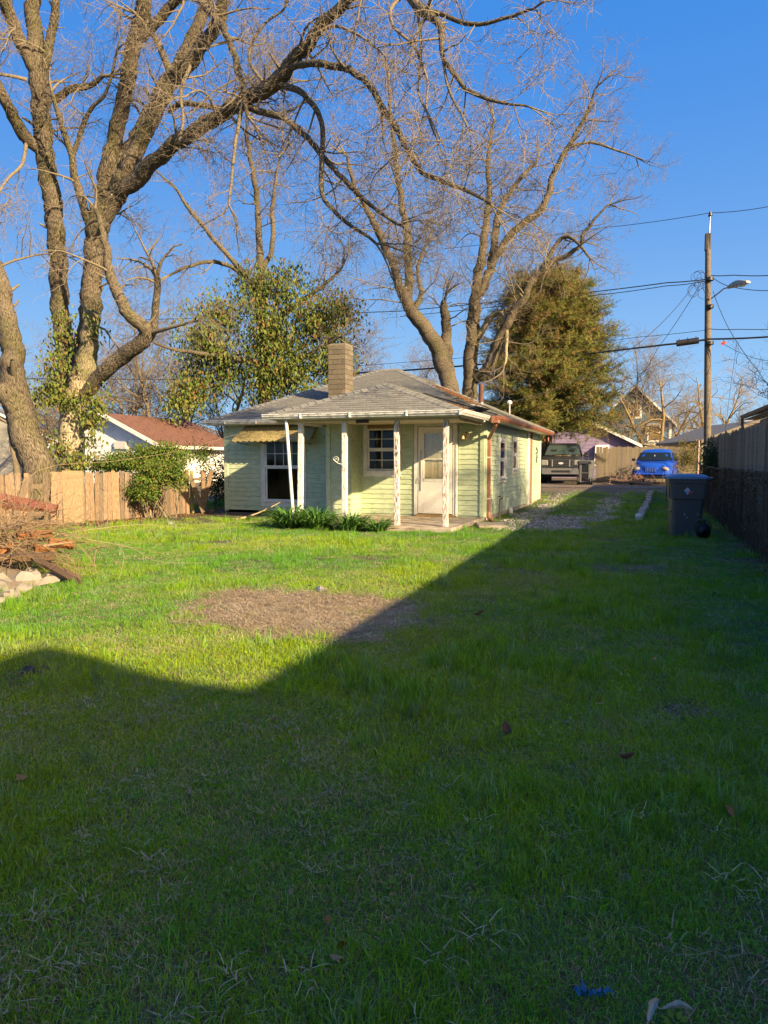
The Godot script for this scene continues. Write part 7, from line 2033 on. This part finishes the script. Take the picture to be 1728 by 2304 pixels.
func build_yard_things() -> void:
	var rng := RandomNumberGenerator.new()
	rng.seed = 909
	# daylily clumps along the porch
	var lm := leafy(Color.WHITE, 0.4, 0.45)
	var spots := [[-6.90, -13.15, 1.45, "largest green strap leaved clump by the leaning downspout"], [-6.28, -13.12, 1.35, "green strap leaved clump by the second porch post"], [-5.52, -13.05, 1.15, "low green strap leaved clump before the porch window"], [-4.93, -13.02, 0.85, "smallest green strap leaved clump near the door post"]]
	for s: Array in spots:
		var c := thing("daylily_clump", s[3], "plant", Vector3(s[0], 0.0, s[1]), 0.0, "daylilies along the porch")
		var mb := MB.new()
		mb.colored = true
		for i in int(170 * s[2]):
			var a := rng.randf() * TAU
			var o := Vector3(cos(a), 0, sin(a))
			var p: Vector3 = o * rng.randf() * 0.20 * s[2]
			var l: float = rng.randf_range(0.30, 0.58) * s[2]
			var side := o.cross(Vector3.UP).rotated(Vector3.UP, rng.randfn() * 0.3)
			var w := rng.randf_range(0.011, 0.019)
			var d := (Vector3.UP * rng.randf_range(0.8, 1.6) + o * rng.randf_range(0.3, 1.0)).normalized()
			mb.tint = Color(0.04, 0.13, 0.028).lerp(Color(0.13, 0.25, 0.05), rng.randf())
			var q := p
			for k in 5:
				var d2 := (d + Vector3.DOWN * 0.09 * k * rng.randf_range(0.7, 1.5) + o * 0.12).normalized()
				var q2 := q + d2 * l / 5.0
				var wa := w * (1.0 if k < 3 else 0.75)
				var wb := w * (1.0 if k < 2 else (0.75 if k < 4 else 0.1))
				mb.quad(q - side * wa, q + side * wa, q2 + side * wb, q2 - side * wb)
				q = q2
				d = d2
		part(c, "leaves", mb.done(), lm)
	# debris pile at the left: stones, soil heap, boards, brush
	var heap := MB.new()
	var pc := Vector3(-7.40, 0, -5.6)
	var n := 26
	for j in n + 1:
		for i in n + 1:
			var x := (float(i) / n - 0.5) * 3.0
			var z := (float(j) / n - 0.5) * 2.6
			var r := Vector2(x / 1.35, z / 1.1).length()
			var y := 0.34 * maxf(0.0, 1.0 - r * r) + 0.09 * wob.get_noise_2d(x * 2.5, z * 2.5) * clampf(1.3 - r, 0, 1) - 0.03
			heap.v.append(Vector3(x, y, z)); heap.n.append(Vector3.UP); heap.uv.append(Vector2(x, z))
	for j in n:
		for i in n:
			var a := j * (n + 1) + i
			heap.ix.append_array(PackedInt32Array([a, a + n + 2, a + n + 1, a, a + 1, a + n + 2]))
	for i in heap.ix.size() / 3:
		var a := heap.v[heap.ix[i * 3]]
		var nn := (heap.v[heap.ix[i * 3 + 2]] - a).cross(heap.v[heap.ix[i * 3 + 1]] - a)
		for k in 3: heap.n[heap.ix[i * 3 + k]] += nn * 100.0
	for i in heap.n.size(): heap.n[i] = heap.n[i].normalized()
	var hp := part(self, "soil_heap", heap.done(), mat(lin(0.30, 0.235, 0.165), 0.97, T.grit, Vector3(2, 2, 2), T.gritbump, 1.0), pc)
	meta(hp, "mound of pale dry soil under the brush and boards", "soil heap")
	var stones := [[-6.02, -5.02, 0.10, "white broken stone nearest the viewer in the heap"], [-5.94, -5.30, 0.085, "rounded white stone low in the rubble"], [-6.24, -5.05, 0.12, "flat pale slab of rubble in the corner"], [-6.10, -5.62, 0.075, "small flat pale stone in the grass edge"], [-6.27, -5.42, 0.13, "big pale rock leaning on the soil heap"], [-6.34, -5.92, 0.16, "largest cream rock under the end of the boards"], [-6.24, -6.18, 0.11, "cream rock beside the split timber"], [-6.50, -5.62, 0.15, "square pale rock under the charred timber"], [-6.57, -5.2, 0.14, "buried white rock at the bottom edge of the heap"], [-5.84, -5.08, 0.06, "small white chip before the rubble"], [-6.52, -6.1, 0.13, "tan rock tucked behind the cream rocks"]]
	for i in stones.size():
		var s: Array = stones[i]
		var st := thing("rubble_stone", s[3], "stone", Vector3(s[0], gy(s[0], s[1]) + s[2] * 0.42, s[1]), rng.randf() * 6.0, "rubble stones of the heap")
		part(st, "stone", blob(Vector3(s[2] * 1.15, s[2] * 0.75, s[2]), 20 + i, 0.3, 7, 9), M.stone[i % 3])
	var char_m := mat(lin(0.16, 0.10, 0.055), 0.9, T.fine, Vector3(3, 3, 3), T.bump, 0.5)
	var redm := mat(lin(0.21, 0.07, 0.042), 0.7, patches(256, 0.03, 97, [Color(0.5, 0.4, 0.35), Color(0.9, 0.9, 0.9), Color(1, 1, 1)], [0.25, 0.45, 0.8]), Vector3(2, 2, 2))
	plank("painted_beam", "faded red painted beam lying across the brush pile", Vector3(-8.90, 1.10, -6.75), Vector3(-7.35, 0.74, -7.35), 0.13, 0.06, redm, 0.7)
	plank("painted_beam", "second red board under the faded red beam", Vector3(-8.80, 0.96, -6.55), Vector3(-7.50, 0.76, -7.1), 0.12, 0.05, mat(lin(0.26, 0.11, 0.055), 0.75, T.fine, Vector3(3, 3, 3)), 0.2)
	plank("old_timber", "long brown timber lying on the rubble front", Vector3(-7.60, 0.34, -4.7), Vector3(-6.35, 0.30, -6.3), 0.11, 0.07, char_m, 0.2)
	plank("old_timber", "split dark plank slanting into the grass", Vector3(-6.45, 0.30, -6.1), Vector3(-5.85, 0.03, -6.15), 0.07, 0.05, mat(lin(0.10, 0.06, 0.038), 0.9, T.fine, Vector3(4, 4, 4)), 0.5)
	plank("old_timber", "second split plank beside the slanting one", Vector3(-6.55, 0.26, -6.25), Vector3(-6.05, 0.03, -6.4), 0.06, 0.04, char_m, 0.3)
	plank("old_timber", "orange brown lath below the long timber", Vector3(-7.30, 0.22, -4.75), Vector3(-6.60, 0.27, -5.35), 0.06, 0.03, mat(lin(0.42, 0.20, 0.06), 0.85, T.fine, Vector3(4, 4, 4)), 0.2)
	stick("log", "thick grey log end sticking out of the brush", [Vector3(-8.30, 0.56, -5.75), Vector3(-7.60, 0.58, -6.2), Vector3(-7.05, 0.58, -6.5)], 0.085, M.branch, "log")
	for q: Array in [[-6.92, 0.50, -6.32, -6.75, 0.52, -6.66, "orange rotten wood chunk on the pile"], [-6.82, 0.44, -6.15, -6.92, 0.28, -5.95, "orange split wood chunk pointing down"], [-6.68, 0.42, -6.55, -6.52, 0.36, -6.78, "red brown wood chunk at the edge of the pile"], [-6.70, 0.36, -6.35, -6.60, 0.34, -6.55, "small ochre wood chunk between the boards"]]:
		plank("wood_chunk", q[6], Vector3(q[0], q[1], q[2]), Vector3(q[3], q[4], q[5]), 0.09, 0.07, mat(lin(0.34, 0.14, 0.04), 0.85, T.fine, Vector3(5, 5, 5), T.bump, 0.6), rng.randf())
	var brush := thing("brush_pile", "tangled heap of dry brown sticks and vines", "brush pile", Vector3(-7.60, 0.0, -6.3))
	var bm := MB.new()
	for i in 900:
		var p := Vector3(rng.randfn() * 0.52, 0.22 + absf(rng.randfn()) * 0.24, rng.randfn() * 0.42)
		var d := Vector3(rng.randfn(), rng.randfn() * 0.35, rng.randfn()).normalized()
		if i < 120:
			p = Vector3(rng.randf_range(0.2, 0.8), rng.randf_range(0.2, 0.7), rng.randf_range(-0.7, 0.3))
			d = Vector3(1.0, rng.randf_range(-0.25, 0.5), rng.randfn() * 0.6).normalized()
		var curl := Vector3(rng.randfn(), rng.randfn(), rng.randfn()) * 0.16
		var pts := PackedVector3Array()
		var rad := PackedFloat32Array()
		var r := rng.randf_range(0.003, 0.008)
		for k in 8:
			pts.append(p)
			rad.append(r * (1.0 - k / 10.0))
			d = (d + curl + Vector3(rng.randfn(), rng.randfn() - 0.15, rng.randfn()) * 0.12).normalized()
			p += d * rng.randf_range(0.06, 0.17)
			p.y = maxf(p.y, 0.02)
		bm.tube(pts, rad, 4)
	part(brush, "sticks", bm.done(), mat(lin(0.24, 0.165, 0.095), 0.9)).set_meta("kind", "stuff")
	var sm := mat(lin(0.38, 0.29, 0.165), 0.85)
	stick("long_twig", "long pale twig arching from the brush over the plywood panel", [Vector3(-8.20, 0.5, -6.9), Vector3(-7.90, 1.25, -7.6), Vector3(-7.30, 1.38, -8.4), Vector3(-6.70, 1.55, -9.2), Vector3(-6.10, 1.82, -9.9)], 0.004, mat(lin(0.30, 0.22, 0.13), 0.9))
	stick("long_twig", "pale forked twig lying out over the grass", [Vector3(-7.10, 0.55, -6.7), Vector3(-6.40, 0.42, -6.9), Vector3(-5.85, 0.33, -7.0), Vector3(-5.40, 0.2, -6.9), Vector3(-4.7, 0.22, -6.9)], 0.005, sm)
	stick("long_twig", "pale twig dropping from the fork into the grass", [Vector3(-6.05, 0.40, -6.95), Vector3(-5.75, 0.30, -6.75), Vector3(-5.60, 0.18, -6.55), Vector3(-5.58, 0.03, -6.45)], 0.004, sm)
	stick("long_twig", "thin twig fanning out low past the brush", [Vector3(-7.00, 0.45, -7.0), Vector3(-6.30, 0.55, -7.6), Vector3(-5.60, 0.48, -8.0)], 0.004, sm)
	stick("long_twig", "short pale stick crossing the end of the timber", [Vector3(-6.65, 0.38, -6.45), Vector3(-6.25, 0.44, -6.5)], 0.02, sm)
	# sticks before the tall window
	stick("fallen_branch", "stout pale stick propped up before the tall window", [Vector3(-8.9, 0.03, -14.5), Vector3(-8.55, 0.20, -14.9), Vector3(-8.2, 0.45, -15.3)], 0.024, sm)
	stick("fallen_branch", "thin pale stick lying in the grass by the daylilies", [Vector3(-8.3, 0.02, -13.6), Vector3(-7.9, 0.06, -13.7), Vector3(-7.45, 0.14, -14.1)], 0.014, sm)
	stick("fallen_branch", "short brown stick beside the stout one", [Vector3(-8.95, 0.02, -14.3), Vector3(-8.75, 0.12, -14.9), Vector3(-8.62, 0.24, -15.2)], 0.03, mat(lin(0.34, 0.22, 0.12), 0.9))
	stick("cut_limb", "brown cut limb poking out of the picket fence", [Vector3(-10.75, 0.05, -14.1), Vector3(-10.85, 0.35, -13.95), Vector3(-11.05, 0.55, -13.85)], 0.045, M.branch, "limb")
	# edging blocks along the drive
	for i in 11:
		var z := -18.0 - i * 0.92
		var x := -0.13 + 0.03 * i + 0.02 * sin(i * 2.0)
		var nth: String = ["nearest", "second", "third", "fourth", "fifth", "sixth", "seventh", "eighth", "ninth", "tenth", "last"][i]
		var e := thing("edging_block", nth + " whitewashed block counted up the edging row beside the drive", "edging block", Vector3(x, gy(x, z), z), 0.03 * sin(i * 5.0), "edging blocks beside the drive")
		pbox(e, "block", Vector3(0, 0.05, 0), Vector3(0.17, 0.12, 0.86), mat(lin(0.62, 0.61, 0.58), 0.9, T.grit, Vector3(2, 2, 2), T.gritbump, 0.6) if i == 0 else M.stone[2], 0.02)
	# bits and pieces
	var s1 := thing("small_stone", "white stone lying in the bare strip by the fence", "stone", Vector3(-9.4, gy(-9.4, -12.5) + 0.04, -12.5))
	part(s1, "stone", blob(Vector3(0.11, 0.07, 0.08), 4, 0.3), M.stone[2])
	var s2 := thing("small_stone", "grey lump of cinder at the back of the burnt patch", "stone", Vector3(-3.2, gy(-3.2, -6.75) + 0.03, -6.75))
	part(s2, "stone", blob(Vector3(0.05, 0.035, 0.045), 6, 0.3, 8, 10), mat(lin(0.22, 0.22, 0.235), 0.9))
	var s3 := thing("small_stone", "dark clod in the bare spot of the shaded lawn", "stone", Vector3(-3.72, gy(-3.7, -3.44) + 0.02, -3.44))
	part(s3, "stone", blob(Vector3(0.045, 0.035, 0.04), 7, 0.3), mat(lin(0.05, 0.045, 0.045), 0.9))
	var bl := thing("plastic_scrap", "crumpled bright blue plastic scrap in the near grass", "litter", Vector3(-0.09, gy(-0.09, -1.8) + 0.05, -1.80), 0.5)
	var bmesh := MB.new()
	for i in 16:                                             # a creased strip with a bunched end
		var p0 := Vector3(-0.05 + i * 0.0062, 0.006 * sin(i * 1.9) + (0.010 if i < 5 else 0.0), 0.004 * sin(i * 2.7))
		var p1 := Vector3(-0.05 + (i + 1) * 0.0062, 0.006 * sin((i + 1) * 1.9) + (0.010 if i < 4 else 0.0), 0.004 * sin((i + 1) * 2.7))
		var w0 := (0.017 if i < 5 else 0.008) + 0.003 * sin(i * 3.3)
		var w1 := (0.017 if i < 4 else 0.008) + 0.003 * sin((i + 1) * 3.3)
		for k in 3:
			var a0 := k * 2.1 + i * 0.25
			var a1 := a0 + 2.1
			bmesh.quad(p0 + Vector3(0, cos(a0) * w0 * 0.6, sin(a0) * w0), p1 + Vector3(0, cos(a0 + 0.25) * w1 * 0.6, sin(a0 + 0.25) * w1), p1 + Vector3(0, cos(a1 + 0.25) * w1 * 0.6, sin(a1 + 0.25) * w1), p0 + Vector3(0, cos(a1) * w0 * 0.6, sin(a1) * w0))
	part(bl, "scrap", bmesh.done(), mat(lin(0.02, 0.17, 0.34), 0.45, T.fine, Vector3(12, 12, 12)), Vector3(0, -0.015, 0))
	for q: Array in [[0.05, -1.77, 1.2, "left pale dry leaf at the near edge of the lawn"], [0.105, -1.79, -0.1, "upright pale dry leaf at the near edge of the lawn"]]:
		var lf := thing("dry_leaf", q[3], "leaf", Vector3(q[0], gy(q[0], q[1]) + 0.06, q[1]), q[2])
		part(lf, "blade", curled_leaf(0.075, 0.011, 0.35, int(q[2] * 10.0)), mat(lin(0.36, 0.34, 0.27), 0.8, T.soft, Vector3(20, 20, 20)), Vector3(0, -0.015, 0))
	for q: Array in [[-0.05, -3.3, "rust brown dead leaf in the shaded lawn"], [-0.62, -3.45, "dark red dead leaf beside the grass clump"], [-1.35, -6.1, "orange dead leaf by the shadow edge"]]:
		var lf := thing("dead_leaf", q[2], "leaf", Vector3(q[0], gy(q[0], q[1]) + 0.06, q[1]), rng.randf() * 6.0)
		part(lf, "blade", curled_leaf(0.085, 0.028, 0.6, 3), mat(lin(0.20, 0.085, 0.045), 0.85, T.fine, Vector3(20, 20, 20)), Vector3(0, -0.02, 0))
	# scrap board and brush beside the blue car
	var by := gy(-0.6, -32.9)
	plank("scrap_board", "long scrap board lying before the blue car", Vector3(-1.5, by + 0.25, -33.3), Vector3(0.3, by + 0.06, -32.7), 0.5, 0.03, char_m, 0.15)
	var tw := thing("twig_heap", "reddish twigs heaped before the blue car", "brush pile", Vector3(-0.3, by, -33.1))
	var tm := MB.new()
	for i in 60:
		var p := Vector3(rng.randfn() * 0.5, 0.02, rng.randfn() * 0.2)
		var d := Vector3(rng.randfn(), absf(rng.randfn()) + 0.3, rng.randfn() * 0.5).normalized()
		tm.tube(PackedVector3Array([p, p + d * 0.3, p + (d + Vector3(rng.randfn(), rng.randfn(), 0) * 0.4).normalized() * 0.55]), PackedFloat32Array([0.014, 0.01, 0.005]), 4)
	part(tw, "twigs", tm.done(), mat(lin(0.30, 0.17, 0.12), 0.9))
	# flagstone by the porch corner
	var fs := thing("flagstone", "flat grey stone beside the porch slab corner", "paving stone", Vector3(-3.05, gy(-3.05, -15.0), -14.9), 0.3)
	pbox(fs, "slab", Vector3(0, 0.02, 0), Vector3(0.62, 0.06, 0.9), M.concrete, 0.015)

# ---------------------------------------------------------------- grass, straw, gravel, leaf litter
func blade_mesh(rng: RandomNumberGenerator, count: int, spread: float, lo: float, hi: float, wide: float, lean: float) -> ArrayMesh:
	var mb := MB.new()
	for i in count:
		var a := rng.randf() * TAU
		var p := Vector3(cos(a), 0, sin(a)) * spread * sqrt(rng.randf())
		var h := rng.randf_range(lo, hi)
		var f := rng.randf() * TAU
		var side := Vector3(cos(f), 0, sin(f)) * wide * rng.randf_range(0.6, 1.1) * 0.5
		var la := rng.randf() * TAU
		var bend := Vector3(cos(la), 0, sin(la)) * h * lean * rng.randf_range(0.2, 1.0)
		var m := p + Vector3(0, h * 0.55, 0) + bend * 0.3
		var t := p + Vector3(0, h * (1.0 - 0.25 * lean * lean), 0) + bend
		mb.quad(p - side, m - side * 0.8, m + side * 0.8, p + side)
		mb.tri(m - side * 0.8, t, m + side * 0.8)
	return mb.done()

func flat_blades(rng: RandomNumberGenerator, count: int, spread: float, long: float, wide: float) -> ArrayMesh:
	var mb := MB.new()
	for i in count:
		var a := rng.randf() * TAU
		var p := Vector3(cos(a) * rng.randf(), 0, sin(a) * rng.randf()) * spread
		var d := Vector3(cos(a * 3.7 + i), rng.randf_range(-0.1, 0.28), sin(a * 3.7 + i)).normalized() * long * rng.randf_range(0.4, 1.0)
		var s := d.cross(Vector3.UP).normalized() * wide * 0.5
		p.y = rng.randf_range(0.004, 0.03)
		var m := p + d * 0.5 + Vector3(0, 0.012 * rng.randf(), 0) + s * rng.randf_range(-3, 3)
		mb.quad(p - s, p + s, m + s, m - s)
		mb.tri(m - s, m + s, p + d)
	return mb.done()

func build_grass() -> void:
	var rng := RandomNumberGenerator.new()
	rng.seed = 404
	var kinds := [[blade_mesh(rng, 18, 0.08, 0.028, 0.066, 0.0033, 1.3), PackedFloat32Array()], [blade_mesh(rng, 18, 0.085, 0.02, 0.052, 0.0031, 1.7), PackedFloat32Array()], [blade_mesh(rng, 16, 0.06, 0.036, 0.088, 0.0036, 1.1), PackedFloat32Array()], [blade_mesh(rng, 12, 0.05, 0.06, 0.15, 0.0052, 0.8), PackedFloat32Array()]]
	var straw := PackedFloat32Array()
	var straw_m := flat_blades(rng, 9, 0.10, 0.075, 0.003)
	var pebbles := PackedFloat32Array()
	var weeds := PackedFloat32Array()
	# bands of distance: [near, far, tufts per square metre, size]
	for band: Array in [[0.4, 3.2, 1700.0, 0.9], [3.2, 5.5, 1200.0, 0.95], [5.5, 9.0, 640.0, 1.05], [9.0, 14.0, 330.0, 1.2], [14.0, 20.0, 160.0, 1.45], [20.0, 30.5, 70.0, 1.8]]:
		var half := 1.15 if band[1] < 9.5 else 0.78               # a step to the side still sees lawn
		var area: float = half * (band[1] * band[1] - band[0] * band[0])
		var count := int(area * band[2])
		for i in count:
			var r := sqrt(lerpf(band[0] * band[0], band[1] * band[1], rng.randf()))
			var a := rng.randf_range(-half, half) + 0.3525
			var x := -sin(a) * r
			var z := -cos(a) * r
			if x > 1.95 or x < -13.3 or z < -28.6: continue
			if x > -10.45 and x < -3.40 and z < -15.95 and z > -25.0: continue
			if x > -7.2 and x < -3.52 and z < -13.3: continue
			var l := lawn_at(x, z)
			var y := gy(x, z)
			var n := patchy.get_noise_2d(x * 1.6 + 40.0, z * 1.6)
			var n2 := patchy.get_noise_2d(x * 0.55 - 20.0, z * 0.55)
			if rng.randf() < l:
				var tall := n + rng.randf_range(-0.25, 0.25)
				var k := 1 if tall < 0.05 else (0 if tall < 0.22 else 2)
				if n > 0.30 and rng.randf() < 0.16 or rng.randf() < 0.006: k = 3
				var s: float = band[3] * rng.randf_range(0.75, 1.25) * (1.0 + 0.5 * n2)
				var b := Basis(Vector3.UP, rng.randf() * TAU) * Basis.from_scale(Vector3(s, s * (0.8 + 0.6 * l * rng.randf()), s))
				var yel := clampf(0.52 + n2 * 1.5 + n * 0.5 + rng.randf_range(-0.4, 0.4), 0, 1)
				var c := Color(0.10, 0.295, 0.02).lerp(Color(0.265, 0.37, 0.024), yel)
				if k == 3: c = c.lerp(Color(0.10, 0.26, 0.03), 0.6)
				if rng.randf() < 0.22: c = c.lerp(Color(0.20, 0.30, 0.16), 0.8)
				if k < 2 and rng.randf() < 0.10 + 0.16 * clampf(-n * 2.5, 0, 1): c = Color(0.34, 0.28, 0.14).lerp(Color(0.42, 0.37, 0.25), rng.randf())
				c = c * rng.randf_range(0.68, 1.36)
				var buf: PackedFloat32Array = kinds[k][1]
				put(buf, b, Vector3(x, y - 0.006, z))
				buf.append_array(PackedFloat32Array([c.r, c.g, c.b, 1.0]))
				kinds[k][1] = buf
			var dry := 0.9 * smoothstep(0.2, 0.9, bare_at(x, z)) + 0.07 + 0.20 * clampf(-n * 2.5, 0, 1) + 0.7 * bare_at(x, z) * (0.5 + wob.get_noise_2d(x * 5.0, z * 5.0)) + 0.4 * (1.0 - l) * (1.0 - gravel_at(x, z))
			if rng.randf() < dry * (0.10 if l > 0.5 else 0.30):
				var b2 := Basis(Vector3.UP, rng.randf() * TAU) * Basis.from_scale(Vector3.ONE * rng.randf_range(0.6, 1.2) * sqrt(band[3]))
				put(straw, b2, Vector3(x, y + (0.018 if l > 0.6 else 0.0), z))
				var c2 := Color(0.30, 0.235, 0.14).lerp(Color(0.42, 0.36, 0.25), rng.randf()) * rng.randf_range(0.55, 1.1)
				straw.append_array(PackedFloat32Array([c2.r, c2.g, c2.b, 1.0]))
			if l > 0.25 and rng.randf() < 0.012 + 0.05 * clampf(n2 * 2.0 - 0.2, 0, 1):
				put(weeds, Basis(Vector3.UP, rng.randf() * TAU) * Basis.from_scale(Vector3.ONE * rng.randf_range(0.3, 0.75)), Vector3(x, y + 0.01, z))
				var c3 := Color(0.07, 0.17, 0.03).lerp(Color(0.15, 0.23, 0.035), rng.randf())
				weeds.append_array(PackedFloat32Array([c3.r, c3.g, c3.b, 1.0]))
	var gm := leafy(Color.WHITE, 0.8, 0.7)
	gm.metallic_specular = 0.06
	var labels := ["medium green lawn grass over the whole yard", "low cropped green lawn grass between the taller tufts", "tall upright green lawn grass in clumps", "coarse broad bladed green grass clumps"]
	var called := ["lawn_grass", "cropped_grass", "upright_grass", "coarse_grass"]
	for k in 4:
		meta(many(self, called[k], kinds[k][0], gm, kinds[k][1], true), labels[k], "grass", "", "stuff")
	for q: Vector3 in [Vector3(-0.35, -3.35, 0.16), Vector3(-0.05, -3.1, 0.14), Vector3(0.1, -3.75, 0.2), Vector3(0.45, -4.1, 0.25), Vector3(0.75, -4.6, 0.2), Vector3(-0.75, -4.4, 0.15), Vector3(-4.35, -6.9, 0.3), Vector3(-3.7, -4.7, 0.2), Vector3(-1.7, -6.9, 0.22), Vector3(0.6, -3.2, 0.2), Vector3(0.9, -6.2, 0.3), Vector3(-1.4, -2.3, 0.12)]:   # rank clumps
		for i in int(q.z * 260.0):
			var x := q.x + rng.randfn() * q.z * 0.55
			var z := q.y + rng.randfn() * q.z * 0.55
			var s := rng.randf_range(0.8, 1.35)
			put(kinds[3][1], Basis(Vector3.UP, rng.randf() * TAU) * Basis.from_scale(Vector3(s, s, s)), Vector3(x, gy(x, z) - 0.006, z))
			kinds[3][1].append_array(PackedFloat32Array([rng.randf_range(0.08, 0.15), rng.randf_range(0.24, 0.33), 0.022, 1.0]))
	for i in 9000:                                           # matted dead grass over the burnt ring
		var x := rng.randf_range(-4.5, -1.5)
		var z := rng.randf_range(-7.1, -4.4)
		if rng.randf() < bare_at(x, z) * clampf(0.55 + 1.2 * wob.get_noise_2d(x * 4.0, z * 4.0), 0.15, 1.0):
			put(straw, Basis(Vector3.UP, rng.randf() * TAU) * Basis.from_scale(Vector3(1, 0.7, 1) * rng.randf_range(0.6, 1.25)), Vector3(x, gy(x, z), z))
			var c2 := Color(0.42, 0.28, 0.15).lerp(Color(0.62, 0.50, 0.33), rng.randf()) * rng.randf_range(0.55, 1.1)
			straw.append_array(PackedFloat32Array([c2.r, c2.g, c2.b, 1.0]))
	var sm := leafy(Color.WHITE, 0.8, 0.3)
	meta(many(self, "dry_straw", straw_m, sm, straw, true), "pale dead grass blades lying in the lawn and burnt patch", "straw", "", "stuff")
	# small round-leaved weeds
	var wb := MB.new()
	for i in 7:
		var a := i * 2.4
		var d := Vector3(cos(a), 0.35, sin(a)).normalized()
		var s := d.cross(Vector3.UP).normalized()
		var p := d * 0.018
		var e := d * 0.058
		wb.quad(p, p + d * 0.018 - s * 0.013, e, p + d * 0.018 + s * 0.013)
	meta(many(self, "lawn_weeds", wb.done(), gm, weeds, true), "small leafy weeds growing among the lawn grass", "weeds", "", "stuff")
	# gravel
	var count := 0
	while count < 13000:
		count += 1
		var x := rng.randf_range(-3.7, 0.2)
		var z := rng.randf_range(-28.5, -13.0)
		if rng.randf() < gravel_at(x, z) * smoothstep(-30.0, -20.0, z):
			var s := rng.randf_range(0.010, 0.030)
			var b := Basis(Vector3(rng.randfn(), rng.randfn(), rng.randfn()).normalized(), rng.randf() * TAU) * Basis.from_scale(Vector3(s, s * 0.65, s))
			put(pebbles, b, Vector3(x, gy(x, z) + s * 0.3, z))
			var g := rng.randf_range(0.18, 0.45)
			pebbles.append_array(PackedFloat32Array([g, g * 0.95, g * 0.88, 1.0]))
	for i in 900:
		var x := rng.randf_range(-4.3, -1.7)
		var z := rng.randf_range(-6.9, -4.6)
		if rng.randf() < bare_at(x, z):
			var s := rng.randf_range(0.003, 0.010)
			put(pebbles, Basis.from_scale(Vector3(s, s * 0.6, s * 0.7)).rotated(Vector3.UP, rng.randf() * 6.0), Vector3(x, gy(x, z) + s * 0.2, z))
			var g := rng.randf_range(0.16, 0.30) if rng.randf() < 0.6 else (0.02 if rng.randf() < 0.7 else 0.4)
			pebbles.append_array(PackedFloat32Array([g * 1.15, g * 0.88, g * 0.64, 1.0]))
	var pm := mat(Color.WHITE, 0.9)
	pm.vertex_color_use_as_albedo = true
	meta(many(self, "gravel", blob(Vector3.ONE, 5, 0.3, 3, 5), pm, pebbles, true), "loose pale gravel of the drive and burnt patch", "gravel", "", "stuff")
	# fallen leaves and chips
	var leaves := PackedFloat32Array()
	var lm := MB.new()
	lm.quad(Vector3(-0.5, 0.05, 0), Vector3(0, 0.0, -0.32), Vector3(0.5, 0.12, 0), Vector3(0, 0.0, 0.32))
	lm.tri(Vector3(0.1, 0.0, -0.28), Vector3(0.62, 0.05, -0.3), Vector3(0.4, 0.06, 0.05))
	lm.tri(Vector3(0.1, 0.0, 0.28), Vector3(0.4, 0.06, 0.05), Vector3(0.6, 0.1, 0.34))
	for i in 9000:
		var x: float
		var z: float
		if i < 6000:
			var t := rng.randf() * (fence_line.size() - 1.001)
			var p := fence_line[int(t)].lerp(fence_line[int(t) + 1], t - int(t)) + Vector2(absf(rng.randfn()) * 0.5 - 0.15, rng.randfn() * 0.3)
			x = p.x; z = p.y
		elif i < 7600:
			x = 1.75 - absf(rng.randfn()) * 0.45; z = rng.randf_range(-24.0, -7.0)
		elif i < 8400:
			x = rng.randf_range(-7.0, 1.5); z = rng.randf_range(-28.9, -33.5)
		else:
			x = rng.randf_range(-10.0, 1.5); z = rng.randf_range(-15.0, -1.6)
			if rng.randf() < 0.6: continue
		if x > -10.6 and x < -3.3 and z < -13.2 and z > -25.0: continue
		var s := rng.randf_range(0.018, 0.05)
		var b := Basis(Vector3(rng.randfn() * 0.3, 1, rng.randfn() * 0.3).normalized(), rng.randf() * TAU) * Basis.from_scale(Vector3.ONE * s)
		put(leaves, b, Vector3(x, gy(x, z) + 0.012 + (0.03 if i > 8400 else 0.0), z))
		var c := Color(0.20, 0.10, 0.045).lerp(Color(0.40, 0.27, 0.15), rng.randf()) * rng.randf_range(0.5, 1.0)
		leaves.append_array(PackedFloat32Array([c.r, c.g, c.b, 1.0]))
	meta(many(self, "leaf_litter", lm.done(), sm, leaves, true), "brown dead leaves strewn along the fences", "leaves", "", "stuff")
